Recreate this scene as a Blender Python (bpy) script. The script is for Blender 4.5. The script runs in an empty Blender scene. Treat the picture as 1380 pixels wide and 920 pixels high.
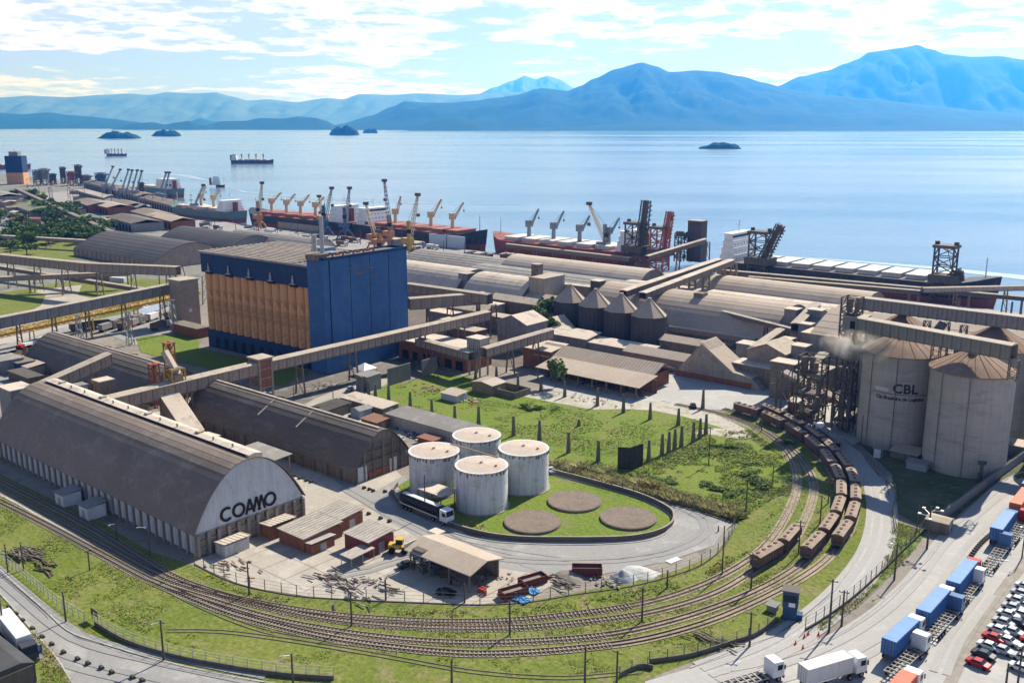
import bpy, math, random
from mathutils import Vector, noise
S = bpy.context.scene
R = random.Random(7)
# ---------------------------------------------------------------- camera
FPX, HZ, CAMH = 1290.0, 164.0, 88.0
PITCH = math.atan((460 - HZ) / FPX)
CP, SP = math.cos(PITCH), math.sin(PITCH)
A0 = math.radians(-40)            # the port's own grid: u runs along the quay, v towards the water
CA, SA = math.cos(A0), math.sin(A0)
cam = bpy.data.objects.new('camera', bpy.data.cameras.new('camera'))
S.collection.objects.link(cam)
cam.location = (0, 0, CAMH)
cam.rotation_euler = (math.pi / 2 - PITCH, 0, 0)
cam.data.sensor_width = 36
cam.data.lens = FPX / 1380 * 36
cam.data.clip_start = 1
cam.data.clip_end = 150000
S.camera = cam
# ---------------------------------------------------------------- sky, sun, exposure
SUN_EL, SUN_AZ = math.radians(40.5), math.radians(53)      # azimuth from +X
w = bpy.data.worlds.new('World'); S.world = w; w.use_nodes = True
nt = w.node_tree; nt.nodes.clear()
def N(t, **k):
    n = nt.nodes.new(t)
    for a, b in k.items(): setattr(n, a, b)
    return n
def L(a, b): nt.links.new(a, b)
def MATH(op, a, b=None, clamp=False):
    n = N('ShaderNodeMath', operation=op); n.use_clamp = clamp
    for i, v in enumerate((a, b)):
        if v is None: continue
        if isinstance(v, (int, float)): n.inputs[i].default_value = v
        else: L(v, n.inputs[i])
    return n.outputs[0]
def RAMP(fac, stops, interp='LINEAR'):
    n = N('ShaderNodeValToRGB'); n.color_ramp.interpolation = interp
    e = n.color_ramp.elements
    while len(e) < len(stops): e.new(0.5)
    for i, (p, c) in enumerate(stops):
        e[i].position = p; e[i].color = (*c, 1) if len(c) == 3 else c
    L(fac, n.inputs[0]); return n.outputs[0]
def MIX(f, a, b):
    n = N('ShaderNodeMix', data_type='RGBA')
    for s, v in ((n.inputs[0], f), (n.inputs[6], a), (n.inputs[7], b)):
        if isinstance(v, (int, float)): s.default_value = v
        elif isinstance(v, tuple): s.default_value = (*v, 1)
        else: L(v, s)
    return n.outputs[2]
sky = N('ShaderNodeTexSky', sky_type='NISHITA', sun_disc=False)
sky.sun_elevation = SUN_EL; sky.sun_rotation = math.pi / 2 - SUN_AZ
sky.air_density = 1.0; sky.dust_density = 0.6; sky.ozone_density = 2.0
tc = N('ShaderNodeTexCoord')
sx = N('ShaderNodeSeparateXYZ'); L(tc.outputs['Generated'], sx.inputs[0])
zz = MATH('MAXIMUM', sx.outputs[2], 0.0)
# cloud deck seen in perspective: direction projected on a flat layer high above
den = MATH('ADD', zz, 0.10)
cx = N('ShaderNodeCombineXYZ')
L(MATH('DIVIDE', sx.outputs[0], den), cx.inputs[0]); L(MATH('DIVIDE', sx.outputs[1], den), cx.inputs[1])
def NOISE(vec, scale, detail=6, rough=0.55, dist=0.0, off=0.0):
    m = N('ShaderNodeMapping'); m.inputs['Location'].default_value = (off, off * 1.7, off * 0.3); L(vec, m.inputs[0])
    n = N('ShaderNodeTexNoise'); n.inputs['Scale'].default_value = scale; n.inputs['Detail'].default_value = detail
    n.inputs['Roughness'].default_value = rough; n.inputs['Distortion'].default_value = dist
    L(m.outputs[0], n.inputs['Vector']); return n.outputs['Fac']
n1 = NOISE(cx.outputs[0], 0.8, 7, 0.56, 0.2, 3.1)
n2 = NOISE(cx.outputs[0], 3.1, 8, 0.62, 0.15, 9.4)
# more cover higher up, clear band low down
cover = RAMP(zz, [(0.0, (0, 0, 0)), (0.034, (.125,) * 3), (0.055, (.06,) * 3), (0.072, (.155,) * 3), (0.09, (.215,) * 3), (0.13, (.24,) * 3), (0.22, (.14,) * 3), (0.4, (.0,) * 3), (1, (.0,) * 3)])
den1 = MATH('ADD', MATH('ADD', MATH('MULTIPLY', n1, 0.62), MATH('MULTIPLY', n2, 0.38)), MATH('SUBTRACT', cover, 0.5))
alpha = RAMP(den1, [(0.095, (0, 0, 0)), (0.155, (1, 1, 1))], 'EASE')
fade = RAMP(zz, [(0.012, (0, 0, 0)), (0.03, (1, 1, 1))])
alpha = MATH('MULTIPLY', alpha, fade)
n3 = NOISE(cx.outputs[0], 5.5, 7, 0.62, 0.1, 2.2)
shade = RAMP(MATH('ADD', den1, MATH('MULTIPLY', MATH('SUBTRACT', n3, 0.48), 0.75)), [(0.17, (10.6, 11.0, 15.5)), (0.225, (9.2, 9.9, 14.2)), (0.30, (5.6, 6.9, 11.4))])
shade2 = shade
clearsky = MIX(RAMP(zz, [(0.0, (.75,) * 3), (0.12, (.6,) * 3), (0.45, (.0,) * 3)]), sky.outputs[0], (5.0, 6.7, 20.0))
col = MIX(alpha, clearsky, shade2)
bg = N('ShaderNodeBackground'); bg.inputs['Strength'].default_value = 0.066
L(col, bg.inputs[0]); out = N('ShaderNodeOutputWorld'); L(bg.outputs[0], out.inputs[0])
sl = bpy.data.lights.new('sun', 'SUN'); sl.energy = 5.0; sl.angle = math.radians(0.53); sl.color = (1, 0.965, 0.92)
so = bpy.data.objects.new('sun', sl); S.collection.objects.link(so)
sd = Vector((math.cos(SUN_AZ) * math.cos(SUN_EL), math.sin(SUN_AZ) * math.cos(SUN_EL), math.sin(SUN_EL)))
so.rotation_euler = sd.to_track_quat('Z', 'Y').to_euler(); so.location = sd * 300
S.view_settings.view_transform = 'Standard'; S.view_settings.look = 'None'
S.view_settings.exposure = 0.75; S.view_settings.gamma = 1.0
S.cycles.max_bounces = 5; S.cycles.diffuse_bounces = 2; S.cycles.glossy_bounces = 2
S.cycles.transmission_bounces = 2; S.cycles.volume_bounces = 0; S.cycles.transparent_max_bounces = 8
# ---------------------------------------------------------------- places
def G(x, y, z=0.0):
    """(u, v) of the place at height z that the photograph shows at (x, y)"""
    dx = x - 690; dy = FPX * CP - (y - 460) * SP; dz = -FPX * SP - (y - 460) * CP
    t = (z - CAMH) / dz
    X, Y = dx * t, dy * t
    return (X * CA + Y * SA, -X * SA + Y * CA)
def XY(u, v): return (u * CA - v * SA, u * SA + v * CA)
def HGT(b, ty):
    """height of something standing at photo point b whose top shows at row ty"""
    u, v = G(*b); Y = XY(u, v)[1]; a = PITCH + math.atan((ty - 460) / FPX)
    return CAMH - Y * math.tan(a)
# ---------------------------------------------------------------- materials
MATS = {}
def M(name, c1, c2=None, scale=0.3, rough=0.8, metal=0.0, c3=None, streak=0.0, bump=0.0, fine=0.0, coord='Object', spec=0.12, amt=1.0, detail=6, emit=None, squash=(1, 1, 1), wave=None):
    """procedural paint / concrete / earth: c1-c2 blended by noise, c3 in patches, streak = vertical rain marks"""
    if name in MATS: return MATS[name]
    global nt
    m = bpy.data.materials.new(name); m.use_nodes = True; keep = nt; nt = m.node_tree
    b = nt.nodes['Principled BSDF']
    b.inputs['Roughness'].default_value = rough; b.inputs['Metallic'].default_value = metal
    b.inputs['Specular IOR Level'].default_value = spec
    t = N('ShaderNodeTexCoord'); mp = N('ShaderNodeMapping'); L(t.outputs[coord], mp.inputs[0]); mp.inputs['Scale'].default_value = squash
    V = mp.outputs[0]
    col = (*c1[:3],)
    if c2:
        f = NOISE(V, scale, detail, 0.6)
        f = RAMP(f, [(0.5 - 0.18 / amt, (0, 0, 0)), (0.5 + 0.18 / amt, (1, 1, 1))])
        col = MIX(f, tuple(c1), tuple(c2))
    if c3:
        f = NOISE(V, scale * 3.7, 5, 0.65, 0.4, 5.0)
        f = RAMP(f, [(0.52, (0, 0, 0)), (0.66, (1, 1, 1))])
        col = MIX(MATH('MULTIPLY', f, 0.85), col, tuple(c3))
    if streak:
        sm = N('ShaderNodeMapping'); L(t.outputs[coord], sm.inputs[0]); sm.inputs['Scale'].default_value = (1.3, 1.3, 0.07)
        f = NOISE(sm.outputs[0], 1.0, 5, 0.7)
        f = RAMP(f, [(0.45, (0, 0, 0)), (0.72, (streak,) * 3)])
        col = MIX(f, col, tuple(x * 0.42 for x in c1[:3]))
    if fine:
        f = NOISE(V, scale * 22, 4, 0.7)
        f = RAMP(f, [(0.3, (1 - fine,) * 3), (0.7, (1 + fine * .6,) * 3)])
        n = N('ShaderNodeMix', data_type='RGBA', blend_type='MULTIPLY'); n.inputs[0].default_value = 1
        if isinstance(col, tuple): n.inputs[6].default_value = (*col, 1)
        else: L(col, n.inputs[6])
        L(f, n.inputs[7]); col = n.outputs[2]
    if isinstance(col, tuple): b.inputs['Base Color'].default_value = (*col, 1)
    else: L(col, b.inputs['Base Color'])
    if bump:
        f = NOISE(V, scale * 8, 5, 0.65); bp = N('ShaderNodeBump'); bp.inputs['Strength'].default_value = bump
        bp.inputs['Distance'].default_value = 0.3; L(f, bp.inputs['Height']); L(bp.outputs[0], b.inputs['Normal'])
    nt = keep; MATS[name] = m; return m
# ---------------------------------------------------------------- mesh building
class B:
    def __init__(s): s.v = []; s.f = []; s.mi = []; s.cur = 0
    def add(s, vs, fs):
        n = len(s.v); s.v += [tuple(p) for p in vs]; s.f += [tuple(i + n for i in f) for f in fs]; s.mi += [s.cur] * len(fs); return s
    def box(s, x0, y0, z0, x1, y1, z1):
        if x0 > x1: x0, x1 = x1, x0
        if y0 > y1: y0, y1 = y1, y0
        return s.add([(x0, y0, z0), (x1, y0, z0), (x1, y1, z0), (x0, y1, z0), (x0, y0, z1), (x1, y0, z1), (x1, y1, z1), (x0, y1, z1)],
                     [(3, 2, 1, 0), (4, 5, 6, 7), (0, 1, 5, 4), (1, 2, 6, 5), (2, 3, 7, 6), (3, 0, 4, 7)])
    def cb(s, x, y, z, sx, sy, sz): return s.box(x - sx / 2, y - sy / 2, z, x + sx / 2, y + sy / 2, z + sz)
    def bar(s, p, q, w, h=None, up=(0, 0, 1)):
        p, q = Vector(p), Vector(q); d = (q - p)
        if d.length < 1e-6: return s
        h = h or w; d.normalize(); u = Vector(up)
        if abs(d.dot(u)) > 0.98: u = Vector((1, 0, 0))
        a = d.cross(u).normalized(); c = a.cross(d)
        vs = [o + a * (i * w / 2) + c * (j * h / 2) for o in (p, q) for i, j in ((-1, -1), (1, -1), (1, 1), (-1, 1))]
        return s.add(vs, [(0, 1, 2, 3), (7, 6, 5, 4), (0, 4, 5, 1), (1, 5, 6, 2), (2, 6, 7, 3), (3, 7, 4, 0)])
    def cyl(s, x, y, z0, z1, r, n=24, r2=None, cap=True, a0=0.0, a1=2 * math.pi):
        r2 = r if r2 is None else r2; full = abs(a1 - a0 - 2 * math.pi) < 1e-6; k = n if full else n + 1
        vs = []
        for z, q in ((z0, r), (z1, r2)):
            for i in range(k):
                a = a0 + (a1 - a0) * i / n; vs.append((x + q * math.cos(a), y + q * math.sin(a), z))
        fs = [(i, (i + 1) % k, k + (i + 1) % k, k + i) for i in range(n)]
        if cap and full: fs += [tuple(range(k - 1, -1, -1)), tuple(range(k, 2 * k))]
        return s.add(vs, fs)
    def rod(s, p, q, r, n=8, r2=None):
        p, q = Vector(p), Vector(q); d = (q - p).normalized(); r2 = r if r2 is None else r2
        u = Vector((0, 0, 1)) if abs(d.z) < 0.95 else Vector((1, 0, 0))
        a = d.cross(u).normalized(); c = a.cross(d)
        vs = [o + (a * math.cos(t) + c * math.sin(t)) * k for o, k in ((p, r), (q, r2)) for t in (2 * math.pi * i / n for i in range(n))]
        return s.add(vs, [(i, (i + 1) % n, n + (i + 1) % n, n + i)[::-1] for i in range(n)] + [tuple(range(n)), tuple(range(2 * n - 1, n - 1, -1))])
    def ext(s, prof, x0, x1, cap=True, axis='x'):
        """closed profile [(y,z)] swept along x (or (x,z) along y)"""
        n = len(prof)
        if axis == 'x': vs = [(x0, y, z) for y, z in prof] + [(x1, y, z) for y, z in prof]
        else: vs = [(y, x0, z) for y, z in prof] + [(y, x1, z) for y, z in prof]
        fs = [(i, (i + 1) % n, n + (i + 1) % n, n + i) for i in range(n)]
        if cap: fs += [tuple(range(n - 1, -1, -1)), tuple(range(n, 2 * n))]
        return s.add(vs, fs)
    def poly(s, pts, z0, z1):
        n = len(pts); vs = [(x, y, z0) for x, y in pts] + [(x, y, z1) for x, y in pts]
        return s.add(vs, [(i, (i + 1) % n, n + (i + 1) % n, n + i) for i in range(n)] + [tuple(range(n - 1, -1, -1)), tuple(range(n, 2 * n))])
    def hip(s, x0, y0, x1, y1, z0, z1, over=0.0, ridge='x', thick=0.25):
        """gable roof slab pair with thickness"""
        x0 -= over; x1 += over; y0 -= over; y1 += over
        if ridge == 'x':
            m = (y0 + y1) / 2; s.ext([(y0, z0), (y0, z0 + thick), (m, z1 + thick), (y1, z0 + thick), (y1, z0), (m, z1)], x0, x1)
        else:
            m = (x0 + x1) / 2; s.ext([(x0, z0), (x0, z0 + thick), (m, z1 + thick), (x1, z0 + thick), (x1, z0), (m, z1)], y0, y1, axis='y')
        return s
    def tf(s, f): s.v = [tuple(f(Vector(p))) for p in s.v]; return s
    def mesh(s, name, mats, smooth=False):
        me = bpy.data.meshes.new(name); me.from_pydata(s.v, [], s.f)
        for m in (mats if isinstance(mats, (list, tuple)) else [mats]): me.materials.append(m)
        if any(s.mi): me.polygons.foreach_set('material_index', s.mi)
        if smooth:
            me.polygons.foreach_set('use_smooth', [True] * len(me.polygons))
            try: me.set_sharp_from_angle(angle=math.radians(40))
            except Exception: pass
        me.validate(); return me
C = S.collection
def link(name, data, parent=None):
    o = bpy.data.objects.new(name, data); C.objects.link(o)
    if parent: o.parent = parent
    return o
def part(name, b, mat, parent, smooth=False, label=None, kind=None, loc=None, rz=None):
    me = b if isinstance(b, bpy.types.Mesh) else b.mesh(name, mat, smooth)
    o = link(name, me, parent)
    if loc: o.location = loc
    if rz: o.rotation_euler.z = rz
    if label: o['label'] = label
    if kind: o['kind'] = kind
    return o
def thing(name, label, cat, u, v, z=0.0, rz=0.0, group=None):
    o = link(name, None); x, y = XY(u, v); o.location = (x, y, z); o.rotation_euler.z = A0 + rz
    o.empty_display_size = 0.5; o['label'] = label; o['category'] = cat
    if group: o['group'] = group
    return o
def solo(name, b, mat, label, cat, u, v, z=0.0, rz=0.0, group=None, smooth=False, kind=None):
    me = b if isinstance(b, bpy.types.Mesh) else b.mesh(name, mat, smooth)
    o = link(name, me); x, y = XY(u, v); o.location = (x, y, z); o.rotation_euler.z = A0 + rz
    if label: o['label'] = label
    if cat: o['category'] = cat
    if group: o['group'] = group
    if kind: o['kind'] = kind
    return o
KIDS = {}
def dup(root, u, v, z=0.0, rz=0.0, label=None):
    def cp(o, par):
        c = o.copy(); C.objects.link(c); c.parent = par
        for k in o.children: cp(k, c)
        return c
    c = cp(root, None); x, y = XY(u, v); c.location = (x, y, z); c.rotation_euler = (0, 0, A0 + rz)
    if label: c['label'] = label
    return c
def struct(name, b, mat, u=0, v=0, z=0, kind='structure', smooth=False):
    return solo(name, b, mat, None, None, u, v, z, 0, None, smooth, kind)
def sheet(name, pts, z, mat, uv=False, kind='structure'):
    """flat ground sheet from photo points"""
    P = pts if uv else [G(*p) for p in pts]
    b = B(); b.add([(u, v, z) for u, v in P], [tuple(range(len(P)))])
    me = b.mesh(name, mat)
    if me.polygons and me.polygons[0].normal.z < 0: me.flip_normals()
    o = link(name, me); o.rotation_euler.z = A0; o['kind'] = kind; return o
def spline(P, step=2.0):
    """Catmull-Rom through (u, v) points, even steps"""
    Q = [P[0]] + list(P) + [P[-1]]; out = []
    for i in range(1, len(Q) - 2):
        a, b_, c, d = Q[i - 1], Q[i], Q[i + 1], Q[i + 2]
        n = max(2, int(math.dist(b_, c) / step))
        for k in range(n):
            t = k / n
            out.append(tuple(0.5 * (2 * b_[j] + (c[j] - a[j]) * t + (2 * a[j] - 5 * b_[j] + 4 * c[j] - d[j]) * t * t + (-a[j] + 3 * b_[j] - 3 * c[j] + d[j]) * t ** 3) for j in (0, 1)))
    out.append(tuple(P[-1])); return out
def offset(P, d):
    out = []
    for i, p in enumerate(P):
        a = P[max(0, i - 1)]; c = P[min(len(P) - 1, i + 1)]; l = math.dist(a, c) or 1
        out.append((p[0] - (c[1] - a[1]) / l * d, p[1] + (c[0] - a[0]) / l * d))
    return out
def strip(name, P, wid, z, mat, kind='structure', h=0.0):
    """ribbon of ground following a line; h > 0 makes it a kerb-like solid"""
    a, c = offset(P, wid / 2), offset(P, -wid / 2); n = len(P); b = B()
    vs = [(u, v, z + h) for u, v in a] + [(u, v, z + h) for u, v in c]
    fs = [(i, n + i, n + i + 1, i + 1) for i in range(n - 1)]
    if h:
        vs += [(u, v, z) for u, v in a] + [(u, v, z) for u, v in c]
        fs += [(2 * n + i, i, i + 1, 2 * n + i + 1) for i in range(n - 1)] + [(n + i, 3 * n + i, 3 * n + i + 1, n + i + 1) for i in range(n - 1)]
        fs += [(0, 2 * n, 3 * n, n), (n - 1, 2 * n - 1, 4 * n - 1, 3 * n - 1)]
    b.add(vs, fs); o = link(name, b.mesh(name, mat)); o.rotation_euler.z = A0
    if kind: o['kind'] = kind
    return o
ORD = ['first', 'second', 'third', 'fourth', 'fifth', 'sixth', 'seventh', 'eighth', 'ninth', 'tenth', 'eleventh', 'twelfth', 'thirteenth',
       'fourteenth', 'fifteenth', 'sixteenth', 'seventeenth', 'eighteenth', 'nineteenth', 'twentieth', 'twenty-first', 'twenty-second', 'twenty-third', 'twenty-fourth',
       'twenty-fifth', 'twenty-sixth', 'twenty-seventh', 'twenty-eighth', 'twenty-ninth', 'thirtieth', 'thirty-first', 'thirty-second', 'thirty-third', 'thirty-fourth', 'thirty-fifth', 'thirty-sixth', 'thirty-seventh', 'thirty-eighth', 'thirty-ninth', 'fortieth']
# ================================================================ water, land, hills
def water_mat():
    global nt
    m = bpy.data.materials.new('bay water'); m.use_nodes = True; keep = nt; nt = m.node_tree
    b = nt.nodes['Principled BSDF']; b.inputs['Roughness'].default_value = 0.13; b.inputs['IOR'].default_value = 1.33
    t = N('ShaderNodeTexCoord')
    mp = N('ShaderNodeMapping'); L(t.outputs['Object'], mp.inputs[0]); mp.inputs['Scale'].default_value = (0.35, 1.6, 1); mp.inputs['Rotation'].default_value = (0, 0, math.radians(35))
    f = NOISE(mp.outputs[0], 0.0011, 6, 0.6)
    col = MIX(RAMP(f, [(0.42, (0, 0, 0)), (0.62, (1, 1, 1))]), (0.085, 0.18, 0.25), (0.12, 0.22, 0.30))
    L(col, b.inputs['Base Color'])
    a = NOISE(t.outputs['Object'], 0.09, 5, 0.6); c = NOISE(t.outputs['Object'], 0.6, 3, 0.6, 0, 4)
    f2 = NOISE(mp.outputs[0], 0.004, 4, 0.6, 0, 8)
    bp = N('ShaderNodeBump'); bp.inputs['Distance'].default_value = 1.6
    L(MATH('MULTIPLY', RAMP(f2, [(0.35, (.35,) * 3), (0.65, (1,) * 3)]), 0.6), bp.inputs['Strength'])
    L(MATH('ADD', a, MATH('MULTIPLY', c, 0.3)), bp.inputs['Height']); L(bp.outputs[0], b.inputs['Normal'])
    L(RAMP(f, [(0.4, (.11,) * 3), (0.6, (.24,) * 3)]), b.inputs['Roughness'])
    nt = keep; return m
WATER = water_mat()
b = B(); b.add([(-60000, -60000, -2.6), (60000, -60000, -2.6), (60000, 60000, -2.6), (-60000, 60000, -2.6)], [(0, 1, 2, 3)])
o = link('bay_water', b.mesh('bay_water', WATER)); o['kind'] = 'structure'
GRASS = M('grass', (0.115, 0.155, 0.024), (0.17, 0.185, 0.045), 0.05, 0.95, c3=(0.21, 0.185, 0.085), fine=0.45, bump=0.5, spec=0.1)
GRASSLUSH = M('lush grass', (0.115, 0.178, 0.022), (0.16, 0.20, 0.034), 0.06, 0.95, c3=(0.185, 0.175, 0.065), fine=0.45, bump=0.5, spec=0.1)
GRASSRAIL = M('thin trackside grass', (0.13, 0.14, 0.04), (0.21, 0.185, 0.105), 0.09, 0.95, c3=(0.26, 0.235, 0.165), fine=0.4, bump=0.4, spec=0.1, squash=(1, 1, 1))
DUST = M('dusty yard', (0.20, 0.175, 0.15), (0.26, 0.23, 0.195), 0.05, 0.9, c3=(0.14, 0.12, 0.10), fine=0.2, spec=0.2)
CONC = M('yard concrete', (0.385, 0.345, 0.295), (0.305, 0.27, 0.23), 0.035, 0.85, c3=(0.43, 0.395, 0.345), fine=0.12, spec=0.25)
ROAD = M('worn asphalt', (0.27, 0.26, 0.25), (0.225, 0.22, 0.212), 0.05, 0.85, c3=(0.33, 0.315, 0.30), fine=0.13, spec=0.25)
ROADL = M('bleached asphalt', (0.37, 0.355, 0.34), (0.325, 0.315, 0.30), 0.04, 0.85, c3=(0.42, 0.40, 0.38), fine=0.10, spec=0.25)
SAND = M('pale sand', (0.46, 0.43, 0.38), (0.36, 0.33, 0.27), 0.12, 0.95, c3=(0.24, 0.23, 0.12), fine=0.25, bump=0.5)
BALLAST = M('track ballast', (0.27, 0.225, 0.17), (0.33, 0.28, 0.215), 0.1, 0.95, c3=(0.15, 0.175, 0.045), fine=0.35, bump=0.5)
QUAYM = M('quay apron', (0.32, 0.30, 0.28), (0.25, 0.235, 0.22), 0.01, 0.85, c3=(0.25, 0.24, 0.23), fine=0.2)
TOWNG = M('far port ground', (0.17, 0.165, 0.14), (0.25, 0.24, 0.215), 0.012, 0.9, c3=(0.09, 0.11, 0.06), fine=0.3)
DARKG = M('dark yard ground', (0.12, 0.11, 0.10), (0.2, 0.18, 0.16), 0.05, 0.9, c3=(0.26, 0.23, 0.2), fine=0.2)  # darker ground for the yard before the blue silo
COAST = [(2500, 495), (-740, 495), (-790, 500), (-1090, 610), (-1245, 695), (-1571, 706), (-2100, 760), (-3000, 820), (-5200, 850), (-5200, -4000), (2500, -4000)]
bl = B(); bl.poly([(u, v) for u, v in COAST][::-1], -4.0, 0.0)
o = struct('ground', bl, DUST)
sheet('quay_apron', [(2500, 494.5), (-741, 494.5), (-790, 499), (-1090, 609), (-1245, 693), (-1240, 640), (-800, 440), (-620, 440), (2500, 440)], 0.05, QUAYM, uv=True)
sheet('far_port_ground', [(-1570, 704), (-2100, 758), (-3000, 815), (-5000, 845), (-5000, -2500), (-1300, -300), (-470, -20), (-390, 175), (-440, 300), (-640, 400), (-800, 439), (-1242, 638), (-1248, 694)], 0.05, TOWNG, uv=True)
# --- hills: terrain strips rising from the far shore
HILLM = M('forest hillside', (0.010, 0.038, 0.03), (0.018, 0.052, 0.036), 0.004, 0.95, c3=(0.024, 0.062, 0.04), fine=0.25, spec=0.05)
FARHAZEM = M('haze-pale far range', (0.095, 0.14, 0.15), (0.11, 0.155, 0.165), 0.001, 0.95, spec=0.05)  # pale tone puts part of the distance haze into the colour
def hills(name, prof, d0, d1, d2, base_y, seed, mat=None, nx=420, ns=60, rough=1.0, amp=0.12):
    """prof: (x, y) skyline points in photo; shore at distance d0, crest near d1, falling to d2"""
    b = B(); x0, x1 = prof[0][0], prof[-1][0]; vs = []
    for i in range(nx + 1):
        x = x0 + (x1 - x0) * i / nx
        for k in range(len(prof) - 1):
            if prof[k][0] <= x <= prof[k + 1][0]: break
        (xa, ya), (xb, yb) = prof[k], prof[k + 1]; t = (x - xa) / (xb - xa); t = t * t * (3 - 2 * t) * 0.6 + t * 0.4
        y = ya + (yb - ya) * t
        for j in range(ns + 1):
            s = j / ns
            Y = d0 + (d1 - d0) * s * 1.6 if s < 0.625 else d1 + (d2 - d1) * (s - 0.625) / 0.375
            ca_ = FPX * CP - (y - 460) * SP
            H = CAMH + d1 * (-FPX * SP - (y - 460) * CP) / ca_
            X = (x - 690) / ca_ * Y
            sh = math.sin(min(1, s / 0.625) * math.pi / 2) ** 1.15 if s < 0.625 else math.cos((s - 0.625) / 0.375 * math.pi / 2)
            p = Vector((X / 900, Y / 900, seed))
            nz = noise.fractal(p, 0.9, 2.1, 6) * amp + noise.fractal(p * 5, 0.9, 2.1, 3) * amp * 0.3
            folds = (1 - abs(noise.noise(Vector((X / 620, Y / 2600, seed + 9))))) ** 2 * 0.22
            env = sh * (1 - abs(2 * min(1, s / 0.625) - 1) ** 3) if s < 0.625 else sh
            mid = math.sin(min(1, s / 0.625) * math.pi)
            z = H * (sh + (nz * 1.6 - folds) * mid * 0.8) + H * nz * 0.03 * rough
            if j in (0, ns): z = -8
            vs.append((X, Y, z))
    fs = [(i * (ns + 1) + j, (i + 1) * (ns + 1) + j, (i + 1) * (ns + 1) + j + 1, i * (ns + 1) + j + 1) for i in range(nx) for j in range(ns)]
    b.add(vs, fs); o = link(name, b.mesh(name, mat or HILLM, True)); o['kind'] = 'structure'; return o
hills('mountain', [(440, 172), (460, 167), (500, 156), (528, 144), (546, 137), (575, 138.5), (605, 139), (640, 136), (668, 132), (690, 129), (730, 119), (765, 123), (782, 116), (800, 106), (830, 93), (866, 84.5), (885, 90), (902, 98), (935, 95), (965, 97), (1000, 103), (1030, 112), (1062, 120), (1110, 128), (1180, 134), (1260, 143), (1330, 150), (1420, 156), (1560, 162)], 10600, 13800, 16000, 176, 1.0)
hills('mountain', [(980, 150), (1010, 132), (1045, 117), (1080, 103), (1115, 95), (1140, 85.5), (1155, 80), (1172, 70), (1210, 65), (1236, 60.5), (1252, 67), (1275, 73), (1310, 76.5), (1345, 75.5), (1380, 80), (1450, 84), (1520, 100), (1640, 130), (1750, 165)], 14200, 17000, 20000, 176, 4.0, amp=.09)
hills('foothill', [(548, 176), (560, 170), (585, 163), (612, 158), (640, 164), (655, 172), (690, 173), (760, 172), (820, 168), (860, 165), (930, 167), (1000, 171), (1060, 168), (1110, 172), (1200, 171), (1280, 172), (1380, 173), (1500, 172), (1700, 174)], 9700, 10700, 11300, 177, 7.0, amp=0.1)
hills('hill', [(268, 175), (285, 167), (300, 163.5), (330, 163), (352, 159), (380, 160), (402, 157), (425, 159), (440, 163), (452, 169), (470, 173), (500, 175)], 11000, 12200, 13000, 175, 11.0, amp=0.1)
hills('hill', [(148, 175.5), (165, 170), (185, 166), (205, 165), (222, 168), (238, 165), (255, 163), (272, 168), (288, 170), (310, 175)], 10900, 11700, 12300, 175, 13.0, amp=0.1)
hills('hill', [(-260, 160), (-180, 156), (-90, 158), (0, 152), (30, 154), (66, 151.5), (95, 155.5), (120, 157), (150, 160), (180, 164), (205, 168), (240, 173)], 12500, 14500, 16000, 175, 15.0)
hills('hill', [(235, 172), (255, 164), (270, 159), (285, 163), (310, 166), (340, 171)], 15500, 17000, 18000, 175, 16.0, amp=.1)
hills('far_range', [(-500, 140), (-300, 132), (-150, 134), (-60, 129), (0, 131.5), (40, 129), (90, 131), (140, 128), (175, 126), (200, 128), (225, 124.5), (262, 126), (290, 124.5), (312, 130), (335, 136), (360, 134), (400, 138), (440, 132), (462, 134), (485, 127), (530, 128), (560, 126), (620, 128), (680, 124), (760, 128), (900, 140), (1100, 150)], 19000, 22500, 25500, 175, 21.0, FARHAZEM, rough=2, amp=.07)
hills('far_range', [(640, 128), (668, 117), (690, 109), (706, 103.5), (722, 107), (738, 102), (752, 106), (775, 119), (800, 130)], 26500, 29500, 31500, 175, 27.0, FARHAZEM, rough=3, amp=.1)
# islands
def island(px, py, wpx, hpx, seed):
    u, v = G(px, py); X, Y = XY(u, v); wd = wpx / FPX * math.hypot(Y, CAMH) * 0.5; hh = hpx / FPX * Y; b = B(); vs = []; nx, ny = 40, 14
    for i in range(nx + 1):
        for j in range(ny + 1):
            a, c = i / nx * 2 - 1, j / ny * 2 - 1
            r = max(0, 1 - a * a) * max(0, 1 - c * c)
            nz = noise.fractal(Vector((a * 2.2, c, seed)), 0.9, 2.1, 5)
            vs.append((a * wd, c * wd * 0.45 + 0, -4 if r <= 0 else (hh + 4) * r ** 0.45 * (0.9 + 0.45 * nz) - 4))
    b.add(vs, [(i * (ny + 1) + j, (i + 1) * (ny + 1) + j, (i + 1) * (ny + 1) + j + 1, i * (ny + 1) + j + 1) for i in range(nx) for j in range(ny)])
    o = link('island', b.mesh('island', HILLM, True)); o.location = (X, Y, -2.6); o['kind'] = 'structure'
for a in ((161, 186, 52, 9, 1), (224, 183, 36, 8, 2), (464, 181.5, 38, 12, 3), (499, 179, 20, 6, 4), (970, 199.5, 56, 8, 5), (55, 187, 60, 2, 6)): 
    if a[5 - 1] != 6: island(*a)
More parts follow.
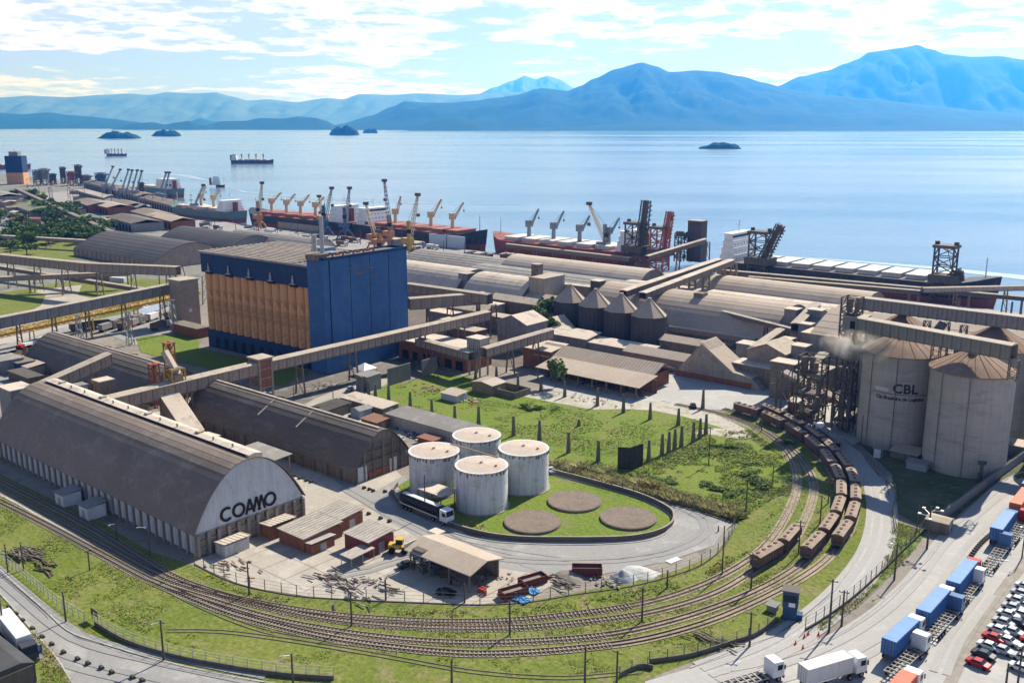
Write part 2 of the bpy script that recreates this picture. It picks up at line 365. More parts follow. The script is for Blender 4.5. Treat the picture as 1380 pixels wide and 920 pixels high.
# the air over the bay
b = B(); b.box(-32000, -5000, -9, 32000, 32500, 1560)
hz = bpy.data.materials.new('bay haze'); hz.use_nodes = True; hn = hz.node_tree; hn.nodes.clear()
pv = hn.nodes.new('ShaderNodeVolumePrincipled'); pv.inputs['Color'].default_value = (0.035, 0.27, 1.0, 1); pv.inputs['Density'].default_value = 8.0e-5
pv.inputs['Absorption Color'].default_value = (1, 1, 1, 1)
pv.inputs['Anisotropy'].default_value = 0.45
ho = hn.nodes.new('ShaderNodeOutputMaterial'); hn.links.new(pv.outputs[0], ho.inputs['Volume'])
o = link('haze', b.mesh('haze', hz)); o['kind'] = 'stuff'
# ================================================================ grass, roads, yards, tracks
def GP(P): return [G(*p) for p in P]
# grass south-west of the tracks and everything under the curve
sheet('grass_field', [(-260, 500), (-20, 628), (60, 668), (130, 700), (200, 742), (262, 762), (330, 792), (420, 806), (520, 812), (640, 817), (720, 808), (820, 790), (905, 770), (962, 748), (995, 706), (985, 703),
    (1010, 690), (1062, 665), (1066, 640), (1055, 612), (1010, 575), (975, 556), (1000, 552), (1060, 566), (1120, 590), (1160, 640), (1185, 690), (1178, 720), (1140, 770), (1090, 815), (1050, 838), (1000, 862), (940, 888), (870, 915), (860, 960), (300, 940), (210, 905), (110, 865), (60, 835), (-20, 770), (-260, 640)], 0.03, GRASS)
# triangular meadow north of the tank farm
sheet('meadow', [(745, 632), (800, 652), (880, 676), (945, 694), (985, 704), (1012, 690), (1062, 662), (1066, 638), (1052, 608), (1008, 576), (950, 556), (925, 552), (870, 548), (840, 545), (800, 541), (760, 533), (718, 531), (690, 520), (640, 508), (585, 503), (560, 512), (526, 518), (470, 545), (540, 562), (640, 598), (700, 618)], 0.045, GRASSLUSH)
# trampled pale ground along the meadow's far edge
sheet('sandy_strip', [(700, 533), (735, 527), (790, 533), (850, 540), (900, 541), (960, 556), (1005, 578), (985, 580), (925, 562), (880, 553), (840, 551), (800, 552), (740, 541)], 0.06, SAND)
sheet('sandy_strip', [(1002, 578), (1018, 588), (1000, 592), (962, 586), (925, 583), (960, 577)], 0.062, SAND)
# concrete yards
sheet('yard_paving', [(262, 760), (330, 790), (420, 804), (520, 810), (640, 815), (716, 806), (740, 790), (790, 772), (900, 757), (955, 733), (988, 706), (975, 697), (905, 688), (860, 668), (745, 634), (735, 660), (640, 730), (560, 660), (500, 600), (300, 540), (180, 560), (300, 620), (410, 690), (405, 700), (262, 756)], 0.05, CONC)
sheet('inner_road', [(500, 665), (545, 640), (560, 668), (600, 712), (650, 727), (700, 733), (800, 735), (880, 727), (912, 706), (908, 688), (862, 666), (745, 635), (748, 628), (870, 662), (985, 702), (962, 735), (900, 756), (800, 776), (720, 772), (640, 760), (575, 730), (520, 700), (440, 640), (300, 570), (200, 540), (240, 530), (380, 590), (480, 650)], 0.07, ROAD)
sheet('loading_yard', [(905, 502), (990, 505), (1060, 520), (1130, 545), (1165, 590), (1150, 600), (1110, 575), (1050, 562), (985, 552), (940, 552), (895, 540), (850, 545), (735, 525), (720, 502), (760, 508), (840, 530)], 0.055, ROADL)
sheet('tank_farm_grass', [(536, 655), (560, 640), (640, 620), (738, 640), (800, 654), (862, 672), (897, 690), (908, 703), (884, 720), (845, 728), (760, 729), (700, 726), (650, 718), (600, 700), (550, 680)], 0.075, GRASSLUSH)
# car park and truck road on the right
sheet('truck_road', [(1380, 628), (1340, 655), (1285, 705), (1240, 765), (1190, 812), (1140, 850), (1090, 872), (1040, 893), (985, 905), (900, 925), (1000, 1100), (1900, 1100), (1900, 600)], 0.06, ROADL)
sheet('gate_road', [(1140, 640), (1164, 655), (1170, 700), (1158, 745), (1125, 795), (1095, 823), (1060, 850), (1000, 872), (930, 900), (870, 918), (850, 960), (960, 960), (1040, 893), (1098, 868), (1110, 845), (1150, 812), (1188, 772), (1203, 725), (1203, 680), (1190, 650), (1160, 610), (1120, 580), (1080, 562), (1060, 562), (1095, 590)], 0.075, ROADL)
sheet('street', [(-300, 540), (-60, 712), (0, 768), (60, 822), (92, 850), (128, 864), (220, 892), (320, 914), (420, 930), (560, 940), (760, 938), (880, 918), (900, 1300), (-600, 1300), (-600, 700)], 0.065, ROAD)
sheet('verge', [(0, 800), (40, 845), (75, 885), (100, 925), (110, 1000), (-60, 1000), (-60, 760)], 0.085, GRASS)
sheet('pavement', [(-60, 706), (0, 762), (60, 815), (88, 843), (92, 850), (60, 824), (0, 770), (-60, 714)], 0.09, CONC)
# ground under the CBL silos
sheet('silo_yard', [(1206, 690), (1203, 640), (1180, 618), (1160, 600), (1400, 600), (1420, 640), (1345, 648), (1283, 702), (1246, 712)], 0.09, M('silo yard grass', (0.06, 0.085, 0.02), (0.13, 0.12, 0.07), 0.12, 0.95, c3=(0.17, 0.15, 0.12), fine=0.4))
sheet('grass_wedge', [(1205, 702), (1248, 716), (1236, 735), (1200, 775), (1150, 820), (1108, 850), (1098, 858), (1104, 842), (1150, 808), (1190, 768), (1205, 725)], 0.1, GRASSLUSH)
# left: fields and lorry park between the conveyor galleries
sheet('field', [(-400, 395), (0, 395), (90, 380), (170, 375), (245, 378), (262, 395), (180, 420), (60, 446), (-400, 470)], 0.055, GRASS)
sheet('field_road', [(-60, 448), (20, 430), (55, 412), (62, 397), (40, 392), (110, 384), (105, 398), (125, 402), (80, 425), (0, 455), (-60, 466)], 0.07, CONC)
sheet('field_road', [(-60, 455), (60, 443), (135, 415), (150, 418), (80, 450), (-60, 475)], 0.075, CONC)
sheet('lorry_park', [(-300, 520), (-300, 480), (0, 466), (90, 440), (180, 420), (262, 400), (268, 440), (200, 462), (180, 465), (120, 440), (60, 455), (30, 500), (0, 540), (-100, 560)], 0.09, ROAD)
sheet('lawn', [(183, 456), (200, 452), (268, 450), (268, 470), (420, 500), (380, 520), (250, 490), (190, 475)], 0.11, GRASSLUSH)
sheet('dark_yard', [(270, 470), (440, 506), (560, 480), (560, 497), (530, 512), (500, 520), (420, 550), (380, 560), (300, 515)], 0.10, DARKG)
sheet('yard_paving', [(410, 545), (430, 535), (500, 508), (530, 512), (470, 548), (560, 570), (540, 600), (480, 570)], 0.12, CONC)
# ---- tracks
RAIL = M('rail steel', (0.10, 0.06, 0.045), (0.14, 0.09, 0.07), 0.4, 0.5, 0.5)
TIE = M('sleeper concrete', (0.30, 0.265, 0.22), (0.22, 0.19, 0.155), 0.8, 0.9)
tracks = {
 'a': [(-200, 545), (0, 647), (120, 709), (222, 771), (283, 796), (345, 812), (430, 826), (500, 833), (600, 838), (690, 836), (770, 828), (848, 817), (905, 803), (960, 782), (1005, 757), (1038, 728), (1062, 690), (1074, 655), (1070, 625), (1052, 600), (1020, 577), (985, 562), (950, 553), (910, 545)],
 'b': [(-200, 557), (0, 660), (120, 724), (222, 778), (300, 803), (360, 818), (430, 832), (500, 841), (600, 846.5), (700, 846), (780, 839), (857, 829), (920, 814), (972, 795), (1020, 766), (1060, 740), (1085, 700), (1097, 660), (1088, 630), (1066, 604), (1036, 582)],
 'c': [(-200, 585), (0, 676), (120, 738), (205, 783), (283, 809), (345, 828), (410, 843), (500, 857), (600, 865.5), (700, 865), (814, 856), (900, 838), (980, 812), (1040, 785), (1083, 757), (1110, 728), (1128, 698), (1133, 670), (1126, 645), (1106, 617), (1076, 592), (1040, 572), (1008, 560), (975, 551)],
 'd': [(205, 783), (300, 822), (380, 845), (470, 864), (600, 879), (700, 879.5), (822, 869), (900, 854), (975, 830), (1050, 795), (1100, 765), (1128, 738), (1145, 712), (1152, 686), (1150, 660), (1138, 635), (1112, 607), (1080, 583), (1040, 562), (1010, 550)],
}
TR = {}
for k, P in tracks.items():
    Q = spline(GP(P), 1.2); TR[k] = Q
    strip('ballast_bed', Q, 2.3 if k in 'ab' else 2.4, {'a': .10, 'b': .115, 'c': .13, 'd': .145}[k], BALLAST)
    cut = {'a': (848, 818), 'b': (857, 829), 'c': (814, 856), 'd': (822, 869)}[k]; cu = G(*cut)
    t = thing('railway_track', {'a': 'railway track running nearest the yard fence and the arched warehouse', 'b': 'second railway track out from the yard fence, carrying the short brown train',
        'c': 'third railway track out from the yard fence, under the long middle train', 'd': 'outermost railway track, nearest the street and grass verge'}[k], 'railway track', 0, 0, 0.15)
    for s in (-.54, .54):
        b = B(); a, c = offset(Q, s - .06), offset(Q, s + .06); n = len(Q)
        b.add([(u, v, .24) for u, v in a] + [(u, v, .24) for u, v in c] + [(u, v, .05) for u, v in a] + [(u, v, .05) for u, v in c],
              [(i, i + 1, n + i + 1, n + i) for i in range(n - 1)] + [(2 * n + i, 2 * n + i + 1, i + 1, i) for i in range(n - 1)] + [(n + i, n + i + 1, 3 * n + i + 1, 3 * n + i) for i in range(n - 1)])
        part('rail', b, RAIL, t)
    b = B(); Q2 = spline(GP(P), 0.75); ic = min(range(len(Q2)), key=lambda i: math.dist(Q2[i], cu))
    for i in range(1, len(Q2) - 1):
        if k != 'x':
            (x0, y0), (x1, y1) = Q2[i - 1], Q2[i + 1]; l = math.dist(Q2[i - 1], Q2[i + 1]) or 1; nx, ny = -(y1 - y0) / l, (x1 - x0) / l; x, y = Q2[i]
            if i > ic: continue
            b.bar((x - nx * .95, y - ny * .95, .06), (x + nx * .95, y + ny * .95, .06), .24, .14)
    part('sleepers', b, TIE, t, kind='stuff')
# old half-buried siding lines in the grass
SID = M('siding earth', (0.16, 0.14, 0.10), (0.24, 0.2, 0.15), 0.2, 0.95, fine=.3)
def siding(P, lab):
    Q = spline(GP(P), 3); t = thing('disused_siding', lab, 'siding rails', 0, 0, 0.04)
    for s in (-.5, .5):
        b = B(); a, c = offset(Q, s - .09), offset(Q, s + .09); n = len(Q)
        b.add([(u, v, .12) for u, v in a] + [(u, v, .12) for u, v in c] + [(u, v, -.03) for u, v in a] + [(u, v, -.03) for u, v in c],
              [(i, i + 1, n + i + 1, n + i) for i in range(n - 1)] + [(2 * n + i, 2 * n + i + 1, i + 1, i) for i in range(n - 1)] + [(n + i, n + i + 1, 3 * n + i + 1, 3 * n + i) for i in range(n - 1)])
        part('rail', b, SID, t)
siding([(205, 783), (260, 812), (340, 845), (420, 862), (540, 872), (620, 877)], 'dark overgrown siding rails in the grass below the middle tracks')
siding([(225, 850), (300, 851), (400, 864), (520, 884), (640, 905), (760, 913), (860, 905)], 'overgrown siding rails nearest the street, in the grass by the wall')
# worn pale ballast beyond the rail ends and path strip along the shade edge
strip('gravel_path', spline(GP([(-60, 640), (0, 665), (60, 697), (120, 735), (180, 770), (205, 784)]), 3), 1.4, 0.12, SAND)
# patch marks on the truck roads: repaired asphalt, lane joints
PATCH = M('repaired asphalt', (0.22, 0.215, 0.21), (0.27, 0.265, 0.26), 0.3, 0.85)
JOINT = M('joint seam', (0.17, 0.165, 0.155), (0.24, 0.23, 0.22), 0.4, 0.9)
WHITE = M('road paint', (0.62, 0.61, 0.58), (0.45, 0.44, 0.42), 0.8, 0.7)
for P in ([(1130, 835), (1180, 795), (1240, 725)], [(0, 775), (60, 827), (92, 855), (220, 888)], [(500, 672), (600, 722), (760, 752), (860, 752)], [(520, 662), (640, 735), (800, 758), (900, 742)],
          [(1283, 905), (1325, 838), (1368, 780)], [(1275, 900), (1315, 836), (1362, 770)]):
    strip('seam', spline(GP(P), 4), .16, .13, JOINT)
for P, wd in (([(1291, 790), (1297, 784)], 2.2), ([(1262, 812), (1270, 803)], 1.0), ([(1330, 752), (1360, 756)], .5), ([(900, 758), (915, 752)], 1.6), ([(1255, 870), (1262, 860)], .7)):
    strip('painted_mark', spline(GP(P), 2), wd, .135, WHITE)
# street kerb lines
KERB = M('kerb concrete', (0.40, 0.385, 0.36), (0.30, 0.28, 0.26), 0.5, 0.9)
for nm, P in (('street', [(-60, 712), (0, 768), (60, 822), (92, 850), (128, 864), (220, 891), (320, 913), (420, 929)]),
          ('silo', [(1400, 628), (1345, 652), (1290, 704), (1248, 757), (1195, 806), (1140, 848), (1095, 868), (1040, 893), (985, 905)]),
          ('gateroad', [(1205, 668), (1206, 716), (1192, 766), (1150, 810), (1108, 848)]), ('verge', [(-60, 742), (0, 800), (40, 845), (75, 885), (100, 925)]),
          ('bund', [(548, 690), (600, 714), (650, 727.5), (700, 732.5), (800, 734), (878, 727), (907, 708), (908, 692)]), ('gatee', [(1158, 745), (1125, 795), (1095, 823), (1060, 850), (1000, 872), (930, 900)])):
    strip('kerb', spline(GP(P), 2), .3, .06, KERB, h=.14)
# parking lot shoulder on the right
sheet('parking_lot', [(1278, 925), (1304, 872), (1352, 800), (1385, 752), (1500, 800), (1500, 960)], 0.10, ROADL)
strip('shoulder', spline(GP([(1274, 935), (1300, 882), (1347, 806), (1385, 752), (1420, 700)]), 4), 1.9, .11, M('shoulder earth', (0.24, 0.21, 0.18), (0.33, 0.30, 0.26), .4, .95, fine=.3))
# wheel-darkened lanes on the roads, seams between yard slabs, dark ground between the plant buildings
LANE = M('wheel-darkened asphalt', (0.235, 0.23, 0.222), (0.265, 0.257, 0.248), .12, .85, fine=.15); LANEL = M('wheel-darkened pale asphalt', (0.325, 0.313, 0.30), (0.36, 0.346, 0.33), .1, .85, fine=.12)
for P, offs, m in (([(-60, 745), (0, 800), (60, 852), (110, 878), (220, 905), (340, 930)], (-4.2, -2.2, 1.8, 3.8), LANE), ([(985, 925), (1100, 893), (1190, 845), (1250, 790), (1300, 725), (1390, 648)], (-3.5, -1.6, 2.0, 4.0), LANEL),
                   ([(470, 655), (560, 705), (660, 745), (800, 752), (900, 738), (945, 712), (925, 690), (850, 664), (760, 638)], (-2.2, -.4), LANE), ([(1180, 640), (1187, 690), (1176, 745), (1130, 805), (1050, 865), (950, 905)], (-2.5, -.7, 1.4, 3.0), LANEL),
                   ([(1330, 925), (1345, 880), (1385, 815)], (6, 8), LANEL), ([(440, 780), (500, 770), (560, 752), (640, 748)], (0, 1.9), LANE)):
    for o_ in offs: strip('wheel_lane', offset(spline(GP(P), 4), o_), 1.3, .128 + (o_ + 5) * .0012, m)
SEAM = M('slab seam', (0.22, 0.20, 0.175), (0.28, 0.255, 0.225), .5, .9)
for u_ in range(-160, -100, 7): strip('slab_seam', [(u_, 103 + max(0, (u_ + 140) * .55)), (u_, 137)], .09, .12, SEAM)
for v_ in range(104, 140, 7): strip('slab_seam', [(-163, v_), (-140 + (v_ - 104) * 1.1, v_)], .09, .124, SEAM)
sheet('plant_yard', [(-330, 262), (-240, 262), (-225, 258), (-205, 268), (-150, 292), (-112, 262), (-96, 275), (-30, 300), (-30, 440), (-330, 440)], .03, M('dark plant ground', (0.11, 0.092, 0.075), (0.16, 0.135, 0.11), .06, .95, c3=(0.21, 0.18, 0.145), fine=.25), uv=True)
# ================================================================ materials for buildings
RFDARK = M('dusty fibre roof', (0.185, 0.148, 0.122), (0.23, 0.188, 0.155), 0.06, 0.9, c3=(0.27, 0.225, 0.188), fine=0.12)
RFSTRIPE = M('weathered dark roofing', (0.12, 0.10, 0.085), (0.16, 0.135, 0.115), 0.09, 0.9, c3=(0.19, 0.168, 0.15), fine=0.2, squash=(0.25, 1, 1))
RFBROWN = M('grain dusted roof', (0.42, 0.345, 0.275), (0.34, 0.275, 0.215), 0.05, 0.9, c3=(0.40, 0.355, 0.295), fine=0.12)
RFPALE = M('pale dusted roof', (0.56, 0.48, 0.395), (0.46, 0.39, 0.32), 0.06, 0.9, c3=(0.31, 0.275, 0.235), fine=0.12)
RFGREY = M('grey sheet roof', (0.26, 0.24, 0.22), (0.20, 0.185, 0.17), 0.07, 0.85, c3=(0.31, 0.30, 0.28), fine=0.15)
WCONC = M('weathered concrete', (0.36, 0.315, 0.26), (0.28, 0.24, 0.19), 0.25, 0.9, c3=(0.19, 0.165, 0.135), streak=0.6, fine=0.12)
WDIRTY = M('dirty brown concrete', (0.24, 0.20, 0.16), (0.18, 0.15, 0.12), 0.2, 0.9, c3=(0.12, 0.10, 0.085), streak=0.8, fine=0.15)
WWHITE = M('painted sheet white', (0.56, 0.58, 0.60), (0.50, 0.52, 0.53), 0.15, 0.6, c3=(0.44, 0.44, 0.43), streak=0.35, fine=0.06)
WGREY = M('grey sheet cladding', (0.26, 0.255, 0.25), (0.21, 0.205, 0.20), 0.2, 0.8, c3=(0.17, 0.16, 0.15), streak=0.5)
GALW = M('dusty gallery cladding', (0.33, 0.265, 0.21), (0.27, 0.215, 0.17), 0.2, 0.85, c3=(0.20, 0.165, 0.14), streak=0.4)
GALR = M('dusty gallery roof', (0.44, 0.375, 0.30), (0.36, 0.305, 0.245), 0.15, 0.9, c3=(0.25, 0.215, 0.18), fine=.1)
DKMET = M('dark dusty steel', (0.085, 0.075, 0.068), (0.14, 0.12, 0.10), 0.8, 0.75, 0.2)
BRMET = M('brown grain-dusted steel', (0.20, 0.16, 0.125), (0.14, 0.11, 0.09), 0.6, 0.85)
RUST = M('red rusty steel', (0.33, 0.11, 0.06), (0.24, 0.09, 0.055), 1.2, 0.8, c3=(0.14, 0.07, 0.05))
GAPSHADE = M('shaded gap concrete', (0.09, 0.07, 0.055), (0.12, 0.09, 0.07), .3, .9)
YEL = M('ochre painted steel', (0.52, 0.35, 0.09), (0.42, 0.28, 0.08), 0.8, 0.75, c3=(0.22, 0.15, 0.08))
BRICK = M('red brick wall', (0.30, 0.125, 0.075), (0.23, 0.095, 0.06), 0.5, 0.9, c3=(0.16, 0.085, 0.06), streak=.4, fine=.25)
BLUEW = M('blue painted concrete', (0.055, 0.135, 0.30), (0.045, 0.105, 0.24), 0.12, 0.7, c3=(0.08, 0.14, 0.25), streak=0.35, fine=.08)
BLUED = M('dark blue concrete', (0.022, 0.05, 0.125), (0.03, 0.056, 0.115), 0.1, 0.75, c3=(0.04, 0.055, 0.09), streak=0.4)  # darker blue than the lift tower walls
ORNG = M('orange painted silo', (0.66, 0.35, 0.155), (0.58, 0.30, 0.135), 0.1, 0.75, c3=(0.34, 0.18, 0.09), streak=0.5, fine=.06)
SILOC = M('CBL silo concrete', (0.38, 0.35, 0.30), (0.32, 0.295, 0.255), 0.09, 0.85, c3=(0.27, 0.25, 0.22), streak=0.35, squash=(.5, .5, 2.2))
CONEB = M('grain dusted cone', (0.29, 0.20, 0.145), (0.23, 0.16, 0.115), 0.12, 0.9, c3=(0.30, 0.23, 0.18), fine=.15)
BINM = M('corrugated bin steel', (0.10, 0.088, 0.08), (0.075, 0.068, 0.062), 0.15, 0.75, 0.1, streak=.4)
TANKW = M('stained white tank', (0.58, 0.60, 0.61), (0.50, 0.515, 0.515), 0.12, 0.6, c3=(0.40, 0.385, 0.35), streak=0.85, fine=.05)
TANKR = M('rusty tank roof', (0.48, 0.40, 0.33), (0.40, 0.32, 0.26), 0.25, 0.85, c3=(0.52, 0.45, 0.40), fine=.15)
BLACK = M('black lettering', (0.025, 0.022, 0.022), None, rough=0.7)
DARKIN = M('dark openings and shade', (0.02, 0.02, 0.022), None, rough=0.9)  # real openings, also the painted shade strip along the ridge housing
WOODP = M('weathered wood', (0.14, 0.115, 0.095), (0.09, 0.075, 0.065), 0.9, 0.9)
GALV = M('galvanised steel', (0.38, 0.39, 0.40), (0.30, 0.31, 0.315), 0.6, 0.5, 0.5)
GLASS = M('dark glass', (0.02, 0.03, 0.04), None, rough=0.12)

def arch(t, ze, H, p): return ze + (H - ze) * (1 - abs(t) ** p)
def roof_shell(L_, hw, ze, H, p, n, step, over=0.3, off=0.0):
    """courses of roofing lying over each other, each lip a few cm proud"""
    b = B(); ts = [math.sin((-1 + 2 * i / n) * math.pi / 2) * 0.75 + (-1 + 2 * i / n) * 0.25 for i in range(n + 1)]
    pts = [(t * hw, arch(t, ze, H, p)) for t in ts]
    for i in range(n):
        (y0, z0), (y1, z1) = pts[i], pts[i + 1]; d = step
        lo0, lo1 = (d, 0) if (y0 + y1) < 0 else (0, d)   # lower edge proud
        b.add([(-over, y0, z0 + lo0), (L_ + over, y0, z0 + lo0), (L_ + over, y1, z1 + lo1), (-over, y1, z1 + lo1),
               (-over, y0, z0 - .2), (L_ + over, y0, z0 - .2), (L_ + over, y1, z1 - .2), (-over, y1, z1 - .2)],
              [(0, 1, 2, 3), (7, 6, 5, 4), (0, 4, 5, 1), (3, 2, 6, 7), (1, 5, 6, 2), (0, 3, 7, 4)])
    return b
def gable_wall(hw, z0, ze, H, p, x, thick=.35, n=24, inset=.25):
    ts = [-1 + 2 * i / n for i in range(n + 1)]
    prof = [(-hw + inset, z0)] + [(t * (hw - inset), arch(t, ze, H, p) - inset) for t in ts] + [(hw - inset, z0)]
    b = B(); b.ext(prof[::-1], x - thick / 2, x + thick / 2); return b
def vault(name, label, u0, u1, v0, v1, ze, H, p=2.0, n=22, step=.05, roof=RFBROWN, wall=WCONC, cat='warehouse', group=None, ribs=0, bays=0, ends=True):
    L_, hw = u1 - u0, (v1 - v0) / 2; t = thing(name, label, cat, u0, (v0 + v1) / 2, group=group)
    part('roof', roof_shell(L_, hw, ze, H, p, n, step), roof, t)
    for s in (-1, 1):
        b = B(); b.box(0, s * (hw - .45), 0, L_, s * (hw - .1), ze - .1); part('side_wall', b, wall, t)
    if ends:
        for x in (.4, L_ - .4): part('gable_wall', gable_wall(hw, 0, ze, H, p, x), wall, t)
    if bays:
        k = int(L_ / bays); b = B(); b.box(-.22, -.5, 0, .22, .0, ze - .15); me = b.mesh('pilaster', wall)
        for s in (-1, 1):
            for i in range(k + 1):
                o = part('pilaster', me, None, t, loc=(i * L_ / k, s * (hw - .1) + (.5 if s > 0 else 0), 0))
    if ribs:
        b = B(); k = int(L_ / ribs)
        for i in range(k + 1):
            for j in range(n):
                ta, tb = -1 + 2 * j / n, -1 + 2 * (j + 1) / n
                b.bar((i * L_ / k, ta * hw, arch(ta, ze, H, p) + .06), (i * L_ / k, tb * hw, arch(tb, ze, H, p) + .06), .16, .16)
        part('roof_ribs', b, roof, t, kind='stuff')
    return t
def ring(b, cx, cz, r, w, y0, y1, a0=0, a1=2 * math.pi, n=28, sx=1.0):
    """flat letter ring in the x-z plane"""
    full = abs(a1 - a0 - 2 * math.pi) < 1e-6
    for i in range(n):
        a, c = a0 + (a1 - a0) * i / n, a0 + (a1 - a0) * (i + 1) / n
        P = [(cx + sx * q * math.cos(t), cz + q * math.sin(t)) for q, t in ((r, a), (r, c), (r - w, c), (r - w, a))]
        b.add([(x, y0, z) for x, z in P] + [(x, y1, z) for x, z in P], [(0, 1, 2, 3), (7, 6, 5, 4), (0, 4, 5, 1), (1, 5, 6, 2), (2, 6, 7, 3), (3, 7, 4, 0)])
def text_mesh(s, size, depth=.04, bold=0.0, shear=0.0, space=1.0):
    cu = bpy.data.curves.new('t', 'FONT'); cu.body = s; cu.size = size; cu.extrude = depth; cu.offset = bold; cu.resolution_u = 3
    cu.shear = shear; cu.space_character = space; cu.align_x = 'CENTER'
    o = bpy.data.objects.new('t', cu); C.objects.link(o); dg = bpy.context.evaluated_depsgraph_get()
    me = bpy.data.meshes.new_from_object(o.evaluated_get(dg)); bpy.data.objects.remove(o); return me

# ================================================================ arched warehouse with COAMO on the gable
U0, U1, V0, V1 = -264.5, -168.0, 98.5, 126.0
t = thing('arched_warehouse', 'huge arched grain warehouse with COAMO lettering on its white front gable', 'warehouse', U0, (V0 + V1) / 2)
LL, hw, ze, H, pw = U1 - U0, (V1 - V0) / 2, 5.2, 18.0, 2.15
part('roof', roof_shell(LL, hw + .5, ze, H, pw, 26, .035, over=.5), RFDARK, t)
part('gable_sheet', gable_wall(hw + .3, ze - .3, ze, H, pw, LL - .1, thick=.3, inset=.25), WWHITE, t)
b = B()
for i in range(46):
    y = -hw + .6 + i * (2 * hw - 1.2) / 45; zt = arch(y / hw, ze, H, pw) - .5
    if zt > ze + .3: b.box(LL + .05, y - .06, ze - .2, LL + .11, y + .06, zt)
part('sheet_ribs', b, WWHITE, t, kind='stuff')
b = B(); b.box(LL - .7, -hw, 0, LL - .1, hw, ze - .4); part('base_wall', b, WCONC, t)
bm_ = B(); bm_.box(0, -.3, 0, .9, .3, ze - .35); bm_.box(0, -.3, ze - 1.6, 0.5, .3, ze - .35); me = bm_.mesh('buttress', WCONC)
for i in range(12): part('buttress', me, None, t, loc=(LL - .1, -hw + .3 + i * (2 * hw - .6) / 11, 0))
b = B()
for z in (1.5, 3.1, ze - .5): b.box(LL - .1, -hw, z, LL + .25, hw, z + .28)
part('wall_beams', b, WCONC, t)
part('gable_wall', gable_wall(hw, 0, ze, H, pw, .5), WGREY, t)
for s in (-1, 1):
    b = B(); b.box(0, s * (hw - .7), 0, LL - .7, s * (hw - .3), ze - .1); part('side_wall', b, WDIRTY, t)
b = B(); b.box(-1.05, -.12, 0, 1.05, 0, ze - 1.0); b.box(-.06, -.18, 0, .06, -.12, ze - 1); b.box(-1.05, -.18, 1.8, 1.05, -.12, 1.95); me = b.mesh('side_panel', M('blue-white side sheet', (0.47, 0.50, 0.55), (0.40, 0.43, 0.47), .3, .6, streak=.6))
b = B(); b.box(-.2, -.55, 0, .2, 0, ze - .2); b.box(-.45, -.75, ze - .45, .45, 0, ze - .2); me2 = b.mesh('pilaster', WCONC)
k = 31
for i in range(k):
    x = (i + .5) * LL / k
    part('side_panel', me, None, t, loc=(x, -hw + .3, .45))
    part('pilaster', me2, None, t, loc=(x + LL / k / 2, -hw + .3, 0))
# ridge housing
b = B(); b.ext([(.2, H - .6), (.2, H + .5), (1.9, H + .75), (3.6, H + .35), (3.6, H - 1.2)], 2, LL + .2); part('ridge_housing', b, RFPALE, t)
b = B(); b.box(3, .05, H + .02, LL - 1, .2, H + .42); part('ridge_shade_strip', b, DARKIN, t)  # dark strip stands in for the shade along the housing's near side
b = B()
for i in range(12): b.box(8 + i * 7.4, 1.2, H + .5, 9.4 + i * 7.4, 2.6, H + 1.05) if i % 3 == 0 else b.box(8 + i * 7.4, .9, H + .6, 8.3 + i * 7.4, 1.2, H + 1.4)
part('ridge_hatches', b, GALR, t)
# COAMO letters, standing proud of the sheets
b = B(); X0, X1 = LL + .12, LL + .3
def lb(P):  # stroke outline in gable plane (y along v, z)
    b.add([(X0, y, z) for y, z in P] + [(X1, y, z) for y, z in P], [tuple(range(len(P) - 1, -1, -1)), tuple(range(len(P), 2 * len(P)))] + [(i, (i + 1) % len(P), len(P) + (i + 1) % len(P), len(P) + i) for i in range(len(P))])
def lring(cy, cz, r, w_, a0=0, a1=360, n=26):
    for i in range(n):
        a, c = math.radians(a0 + (a1 - a0) * i / n), math.radians(a0 + (a1 - a0) * (i + 1) / n)
        lb([(cy + q * math.cos(x), cz + q * math.sin(x)) for q, x in ((r, a), (r, c), (r - w_, c), (r - w_, a))])
zc, r_ = 7.15, 1.62; y0 = -7.7
lring(y0 + 1.6, zc, r_, .55, 48, 312); lring(y0 + 4.55, zc, r_, .55)
def tri(yc, half, w_=.56, bar=False, lo=None):
    z0, z1 = zc - r_, zc + r_
    lb([(yc - half, z0), (yc - half + w_, z0), (yc + w_ / 2, z1), (yc - w_ / 2, z1)]); lb([(yc + half - w_, z0), (yc + half, z0), (yc + w_ / 2, z1), (yc - w_ / 2, z1)])
    if bar: lb([(yc - half * .55, z0 + .7), (yc + half * .55, z0 + .7), (yc + half * .42, z0 + 1.15), (yc - half * .42, z0 + 1.15)])
tri(y0 + 7.35, 1.3, bar=True); tri(y0 + 9.1, 1.05, .48); tri(y0 + 10.35, 1.05, .48); lring(y0 + 12.6, zc, r_, .55)
part('lettering', b, BLACK, t, kind='stuff')
# lean-to annexes against the near side wall
for i, (px, py, lab) in enumerate(((92, 678, 'small white annex against the long wall of the arched warehouse, farther one'), (128, 694, 'small white annex against the long wall of the arched warehouse, nearer one'))):
    u, v = G(px, py); a = thing('wall_annex', lab, 'shed', u, 95.3); b = B(); b.box(-2, -2.2, 0, 2, 2.2, 3.0); part('wall', b, WWHITE, a)
    b = B(); b.ext([(-2.5, 3.0), (-2.5, 3.15), (2.4, 3.6), (2.4, 3.45)], -2.3, 2.3); part('roof', b, RFGREY, a); b = B(); b.box(-.6, -2.26, 0, .6, -2.2, 2.2); part('door', b, GALV, a)
